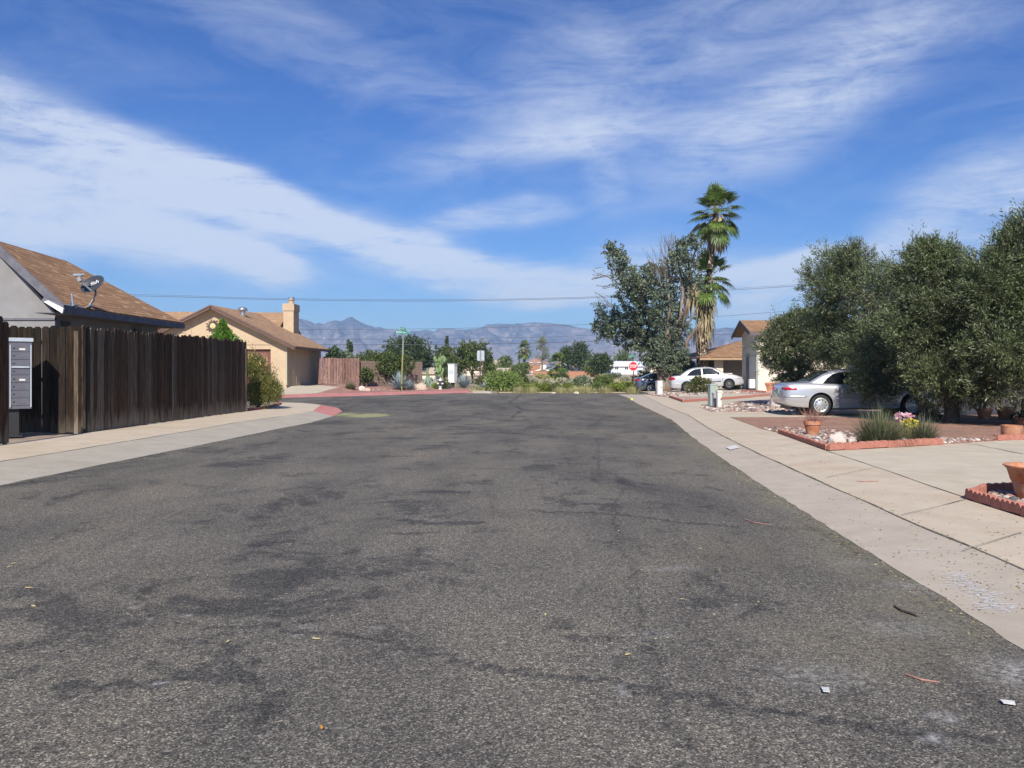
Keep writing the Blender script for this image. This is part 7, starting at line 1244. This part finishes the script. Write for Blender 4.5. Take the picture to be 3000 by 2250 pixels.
# ------------------------------------------------------------------ right yards: pots, edging, stones, litter
def pot(label, px, pyb, wtop, h_, mat='terra', broken=False, shape='rim', content=None, dy=0, cat='flower pot', name='flower_pot', cut=None):
    b = hit(px, pyb); b.y += dy; k = b.y/F; r, hh = wtop*k/2, h_*k; b = Vector((b.x*(b.y+r*.7)/b.y, b.y+r*.7, b.z)); t = empty(name, b, 0, label, cat, 'terracotta pots in the right yards'); m = MB()
    if shape == 'rim': pr = [(r*.66,0),(r*.90,hh*.74),(r,hh*.74),(r,hh*.98),(r*.97,hh),(r*.88,hh),(r*.86,hh*.8),(r*.80,hh*.8)]
    elif shape == 'wide': pr = [(r*.64,0),(r*.66,hh*.04),(r*.74,hh*.42),(r*.755,hh*.43),(r*.755,hh*.47),(r*.77,hh*.48),(r*.77,hh*.52),(r*.79,hh*.53),(r*.86,hh*.86),(r*.90,hh*.93),(r,hh*.97),(r,hh),(r*.93,hh),(r*.84,hh*.9),(r*.74,hh*.55)]
    else: pr = [(r*.92,0),(r*.98,hh*.1),(r*.98,hh*.9),(r,hh),(r*.9,hh),(r*.86,hh*.8)]
    m.lathe(pr, b, 40, cap=False); o = m.build('pot', M[mat], t, True); o.data.set_sharp_from_angle(angle=R(40))
    if broken:
        bm = bmesh.new(); bm.from_mesh(o.data); kill = [f for f in bm.faces if f.calc_center_median().z > b.z+hh*.80 and (f.calc_center_median()-b).x > -r*.05 and (f.calc_center_median()-b).y > -r*.2]; bmesh.ops.delete(bm, geom=kill, context='FACES'); bm.to_mesh(o.data); bm.free(); sm = o.modifiers.new('s', 'SOLIDIFY'); sm.thickness = .02
    s = MB(); s.lathe([(.001, hh*.78), (r*.86, hh*.76)], b, 24, cap=False); s.build('soil', M['lotsoil'], t); return t, b, r, hh
pot('large terracotta pot with broken rim holding blue glass at the right edge', 3052, 1472, 205, 100, shape='wide', broken=True)
_, pb_, pr_, ph_ = pot('terracotta pot with wiry dry twigs in the brick edged bed', 2380, 1277, 50, 43)
def twigs(base, r, hh, label, seed, mat='twig'):
    rr = random.Random(seed); m = MB()
    for _ in range(170):
        a = rr.uniform(0, 6.28); tl = rr.uniform(.3, 1.25); p = base+Vector((rr.uniform(-r,r)*.4, rr.uniform(-r,r)*.4, 0)); d = Vector((math.cos(a)*math.sin(tl), math.sin(a)*math.sin(tl), math.cos(tl))); l = hh*rr.uniform(.5, 1.1); m.tube([p, p+d*l*.6+Vector((0,0,.02)), p+d*l+Vector((rr.uniform(-.05,.05), 0, -.02))], [.0028, .002, .001], 3, cap=False)
    return tag(m.build('twiggy_plant', M[mat]), label, 'plant')
M['twig'] = noisy('reddish_twigs', (.30,.15,.12), (.42,.24,.19), 8)
twigs(pb_+Vector((0,0,ph_*.75)), pr_, .42, 'wiry reddish dry plant growing out of the terracotta pot', 4)
_, fb_, fr_, fh_ = pot('terracotta pot of pink and yellow flowers between two grass clumps', 2656, 1283, 44, 30, shape='bowl')
def flowers():
    t = empty('flowers', fb_+Vector((0,0,fh_)), 0, 'bunch of pink and yellow flowers in the pot beneath the olive tree', 'flowers'); c = fb_+Vector((0,0,fh_)); rng = np.random.default_rng(8)
    foliage('leaves', [(tuple(c), (.20,.2,.10), 50)], 8, .06, .03, M['midgreen'], t, rng, spread=.08, up=.6); foliage('yellow_flowers', [(tuple(c+Vector((.03,-.10,.06))), (.15,.08,.08), 45)], 7, .045, .045, M['yelf'], t, rng, spread=.03, fill=.1); foliage('pink_flowers', [(tuple(c+Vector((-.04,.05,.20))), (.17,.08,.05), 50)], 7, .045, .045, M['pinkf'], t, rng, spread=.03, fill=.1)
flowers()
pot('big terracotta pot in front of the cream house wall', 2222+33, 1146, 34, 25); pot('reddish terracotta pot leaning behind the big one by the cream wall', 2244, 1145, 22, 15, shape='bowl')
pot('square shouldered terracotta pot at the bed corner near the right edge', 2964, 1281, 58, 34, shape='bowl'); pot('bright terracotta pot with thick rim in the shade near the right edge', 2947, 1229, 54, 36); pot('darker terracotta pot holding cacti in the tree shade', 2884, 1228, 44, 30); pot('dark terracotta bowl partly behind the corner pot', 2990, 1243, 44, 18, shape='bowl')
def potcactus(px, py, Y): pass
_b = hit(2884, 1228); _c = MB()
for dx, hh in ((-.16, .18), (.0, .34), (.12, .22)): _c.tube([_b+Vector((dx, .2, .28)), _b+Vector((dx, .2, .28+hh))], [.045, .035], 8)
tag(_c.build('potted_cactus', M['dkcactus'] if 'dkcactus' in M else M['cactus']), 'small upright cacti in the dark shaded pot', 'cactus')
gl = MB(); _g = hit(3000, 1468); gl.lathe([(.085*math.cos(a_), .085*math.sin(a_)) for a_ in np.linspace(-1.57, 1.57, 12)], P(3010, 1402, _g.y+.30), 24); gb = tag(gl.build('glass_ball', plain('blue_green_glass', (.02,.16,.22), .05, .8, 0, 1), smooth=True), 'dark blue glass ball inside the broken pot', 'glass ball')
def edging(label, pts, w=.30, h_=.10, scal=True, grp='terracotta scalloped bed edging'):
    t = empty('bed_edging', pts[0], 0, label, 'bed edging', grp); m = MB()
    for a, b in zip(pts[:-1], pts[1:]):
        a = Vector(a); b = Vector(b); d = b-a; L = d.length; n = max(1, int(L/w)); u = d/L; nn = Vector((u.y, -u.x, 0)).normalized()
        for i in range(n):
            o = a+u*(L*i/n); l = L/n-.006; z = Vector((0,0,1)); k = 2 if scal else 1; prof_ = [(0, 0), (l, 0)]
            up_ = []
            for s in range(k-1, -1, -1):
                for q in range(7): f = math.pi*q/6; cx = l*(s+.5)/k; up_.append((cx+l/k/2*math.cos(f), h_*.62+h_*.38*math.sin(f)))
            if not scal: up_ = [(l, h_), (0, h_)]
            j = random.uniform(-.006, .006); m.prism([o+u*x+z*(zz+j)+nn*.03 for x, zz in prof_+up_], nn*-.06)
    m.build('edging_blocks', M['brick'], t); return t
edging('scalloped red edging along the sidewalk side of the brick edged bed', [GR(2283,1268,.01), GR(2424,1318,.01)], .17, .09)
edging('red edging along the driveway side of the brick edged bed', [GR(2428,1319,.01), GR(2600,1310,.01), GR(2759,1301,.01)], .34, .12)
edging('scalloped red edging around the nearest bed at the right edge', [GR(2836,1459,.01), GR(3000,1510,.01), GR(3200,1572,.01)], .17, .10); edging('scalloped red edging on the far side of the nearest bed', [GR(2838,1458,.01), GR(2892,1441,.01), GR(3020,1436,.01)], .17, .09)
edging('low red edging below the corner pot at the right edge', [GR(2920,1290,.01), GR(3060,1284,.01)], .34, .10, False); edging('scalloped red edging left side of the far gravel bed', [GR(1962,1164,.01), GR(2002,1178,.01)], .2, .11); edging('long scalloped red edging in front of the flowering shrub bed', [GR(2002,1178,.01), GR(2111,1171,.01), GR(2257,1159,.01)], .2, .11)
edging('short scalloped red edging near the cream house pot', [GR(2172,1146.5,.02), GR(2245,1150,.02)], .2, .11)
def stones(label, areas, seed, smin=.025, smax=.06):
    rng = np.random.default_rng(seed); bm = bmesh.new(); bmesh.ops.create_icosphere(bm, subdivisions=1, radius=1); base = np.array([v.co[:] for v in bm.verts]); fs = [[v.index for v in f.verts] for f in bm.faces]; bm.free(); V = []; Fs = []
    for poly, n in areas:
        xs_ = [p[0] for p in poly]; ys_ = [p[1] for p in poly]
        for _ in range(n):
            for _t in range(30):
                x, y = rng.uniform(min(xs_), max(xs_)), rng.uniform(min(ys_), max(ys_)); ins = False; j = len(poly)-1
                for i in range(len(poly)):
                    if (poly[i][1] > y) != (poly[j][1] > y) and x < (poly[j][0]-poly[i][0])*(y-poly[i][1])/(poly[j][1]-poly[i][1])+poly[i][0]: ins = not ins
                    j = i
                if ins: break
            g = hit(x, y); s = rng.uniform(smin, smax)*(.7+.6*rng.random()); a = rng.uniform(0, 6.28); v = base*np.array([s*rng.uniform(.8,1.4), s, s*rng.uniform(.4,.7)])*(1+rng.normal(0, .08, (len(base), 1))); c, sn = math.cos(a), math.sin(a); v = v @ np.array([[c, sn, 0], [-sn, c, 0], [0, 0, 1]])
            k = len(V)*len(base); V.append(v+np.array([g.x, g.y, g.z+s*.2])); Fs += [[q+k for q in f] for f in fs]
    me = bpy.data.meshes.new('river_stones'); me.from_pydata(np.concatenate(V).tolist(), [], Fs); me.update(); return tag(link('river_stones', me, M['stone'], smooth=True), label, 'stones', kind='stuff')
def stonemat():
    m, nt, b = nm('river_stone'); setp(b, .8, .3); nt.links.new(ramp(nt, island(nt), [(.0, (.11,.105,.11)), (.16, (.30,.27,.24)), (.36, (.46,.40,.34)), (.52, (.36,.20,.16)), (.68, (.60,.55,.49)), (.78, (.24,.17,.14)), (.9, (.45,.33,.26))], 'CONSTANT'), b.inputs['Base Color']); return m
M['stone'] = stonemat()
stones('mixed river stones in the brick edged bed', [([(2235,1256),(2283,1266),(2350,1288),(2420,1312),(2470,1306),(2400,1280),(2360,1262),(2300,1250)], 330), ([(2330,1255),(2480,1262),(2620,1285),(2600,1308),(2430,1314)], 520), ([(2600,1290),(2760,1283),(2860,1286),(2910,1289),(2760,1299),(2600,1309)], 420)], 1, .02, .045)
stones('mixed river stones around the utility pedestals', [([(2056,1194),(2088,1205),(2270,1206),(2420,1205),(2300,1196),(2200,1188),(2060,1187)], 700), ([(2070,1188),(2179,1178),(2300,1180),(2400,1195),(2200,1190)], 120)], 2, .03, .07)
stones('river stones in the far gravel bed by the compact car', [([(1900,1155),(1962,1163),(2000,1160),(2100,1153),(2250,1150),(2100,1148),(1950,1149)], 380)], 3, .04, .10)
stones('small stones in the nearest bed by the broken pot', [([(2860,1456),(3000,1500),(3000,1442),(2900,1444)], 120)], 4, .02, .045)
stones('scattered pale stones on the far red gravel bed', [([(1060,1144),(1380,1141),(1380,1136),(1060,1140)], 60)], 5, .03, .08)
bush('small green plant in the shade by the right pots', 2985, 1236, 40, 26, 22.5, 'dkgreen', 150, 60, .04, group=None); bush('low green ferny plant in front of the porch', 2148, 1136, 46, 14, 55, 'bright', 151, 120, .08, group=None)
# litter: leaves, sticks, paper
def paper(label, pts, name='paper_sheet'):
    q = [hit(*p)+Vector((0,0,.008)) for p in pts]; m = MB(); m.prism([p+Vector((0,0,random.uniform(0,.008))) for p in q], (0,0,.003)); return tag(m.build(name, M['paper']), label, 'paper')
M['paper'] = noisy('dirty_paper', (.50,.49,.46), (.68,.67,.64), 25)
po = paper('white printed paper sheet lying on the right gutter', [(2126,1313),(2155,1306),(2168,1313),(2139,1320)])
_q = [hit(*p)+Vector((0,0,.0125)) for p in ((2140,1312.6),(2151,1310),(2153,1311),(2142,1313.6))]; _m = MB(); _m.prism(_q, (0,0,.001)); _q2 = [hit(*p)+Vector((0,0,.0125)) for p in ((2143,1315),(2156,1312),(2158,1313),(2145,1316))]; _m2 = MB(); _m2.prism(_q2, (0,0,.001)); _m.build('print', M['grey'], po); _m2.build('print', M['grey'], po)
paper('small torn white paper scrap near the bottom right corner', [(2928,2058),(2972,2062),(2975,2072),(2940,2068)], 'paper_scrap'); paper('white crumpled scrap on the asphalt left of the corner scrap', [(2405,2020),(2428,2022),(2432,2038),(2412,2036)], 'paper_scrap')
def stick(label, pts, r=.006, mat='twig'):
    q = [hit(*p)+Vector((0,0,r*1.2)) for p in pts]; m = MB(); m.tube(q, [r*.6]+[r]*(len(q)-2)+[r*.5], 6); return tag(m.build('stick', M[mat]), label, 'stick', 'fallen sticks')
M['darktwig'] = noisy('dark_twig', (.05,.035,.03), (.10,.07,.055), 8)
stick('reddish stick lying on the concrete driveway apron', [(2509,1411),(2530,1412.5),(2545,1411.5),(2575,1411)], .007); stick('dark curved stick on the asphalt near the right gutter', [(2619,1778),(2640,1792),(2665,1800),(2687,1809)], .007, 'darktwig'); stick('thin reddish twig on the asphalt near the bottom right', [(2652,1978),(2700,1995),(2755,2003)], .005); stick('thin brown twig on the asphalt right of the crack', [(2181,1523),(2210,1533),(2262,1541)], .006)
def litterleaf(label, px, py, s, mat): g = hit(px, py)+Vector((0,0,.006)); a = random.uniform(0, 6); d = Vector((math.cos(a), math.sin(a), .05))*s; n = Vector((-d.y, d.x, 0))*.28; m = MB(); m.prism([g-d, g-n*.9, g+d*.4-n, g+d, g+d*.4+n, g+n*.8-d*.4], (0, 0, .003)); return tag(m.build('fallen_leaf', M[mat]), label, 'leaf', 'dry leaves on the asphalt')
M['dryleaf'] = noisy('dry_yellow_leaf', (.50,.40,.16), (.62,.52,.26), 20); M['orangeleaf'] = noisy('orange_leaf', (.50,.22,.04), (.60,.30,.06), 20)
litterleaf('orange leaf on the asphalt near the bottom centre', 942, 2135, .022, 'orangeleaf')
for lab, px, py in (('pale leaf on the asphalt near the left edge, upper', 42, 1652), ('pale leaf on the asphalt near the left edge, just below the upper one', 25, 1663), ('pale leaf on the asphalt left of the dark stain', 84, 1724), ('pale leaf between the two long left stains', 98, 1778), ('pale leaf below the centre left stain', 668, 1882), ('pale leaf right of the centre left stain', 926, 1874), ('dry leaf on the asphalt left of the long crack', 1598, 1804), ('dry leaf just left of the crack junction', 1840, 1920)): litterleaf(lab, px, py, .022, 'dryleaf')
mk = MB(); g = hit(1851, 1172); mk.box(g+Vector((0,0,.04)), (.09, .04, .10), .3); tag(mk.build('marker', plain('fluorescent_yellow', (.75,.85,.05), .5)), 'small fluorescent yellow marker on the right gutter', 'marker')

def debris():
    rng = np.random.default_rng(123); pts = []
    for n, x0, x1, y0, y1 in ((260,2350,3000,1400,1640),(160,2050,2500,1240,1400),(160,2700,3000,1620,1800),(120,0,700,1230,1400),(160,1700,2400,1500,1900)):
        for _ in range(n):
            h_ = hit(rng.uniform(x0, x1), rng.uniform(y0, y1)); pts.append(tuple(h_+Vector((0,0,.004))))
    for (ax, ay), (bx, by) in zip([(p.x, p.y) for p in RA[2:-3]], [(p.x, p.y) for p in RA[3:-2]]):      # leaf litter along the asphalt edge
        L = math.hypot(bx-ax, by-ay)
        for _ in range(int(L*60)): t = rng.random(); pts.append((ax+(bx-ax)*t-abs(rng.normal(0, .10)), ay+(by-ay)*t, .004))
    for (a, b) in zip(RB[2:-3], RB[3:-2]):
        for _ in range(int((b-a).length*26)): t = rng.random(); q = a.lerp(b, t); pts.append((q.x+rng.normal(0, .03), q.y, q.z+.006))
    p = np.array(pts); d = rng.normal(0, 1, p.shape); d[:, 2] = rng.uniform(0, .12, len(p)); tag(quads_mesh('debris', leaf_quads(p, d, .022, .008, rng), 4, M['litter']), 'tiny dry leaf bits and grit along the pavement edges', 'debris', kind='stuff')
M['litter'] = leafmat('dry_litter', [(.10,.07,.05), (.30,.23,.13), (.42,.36,.20), (.16,.11,.07)], .1)
debris()
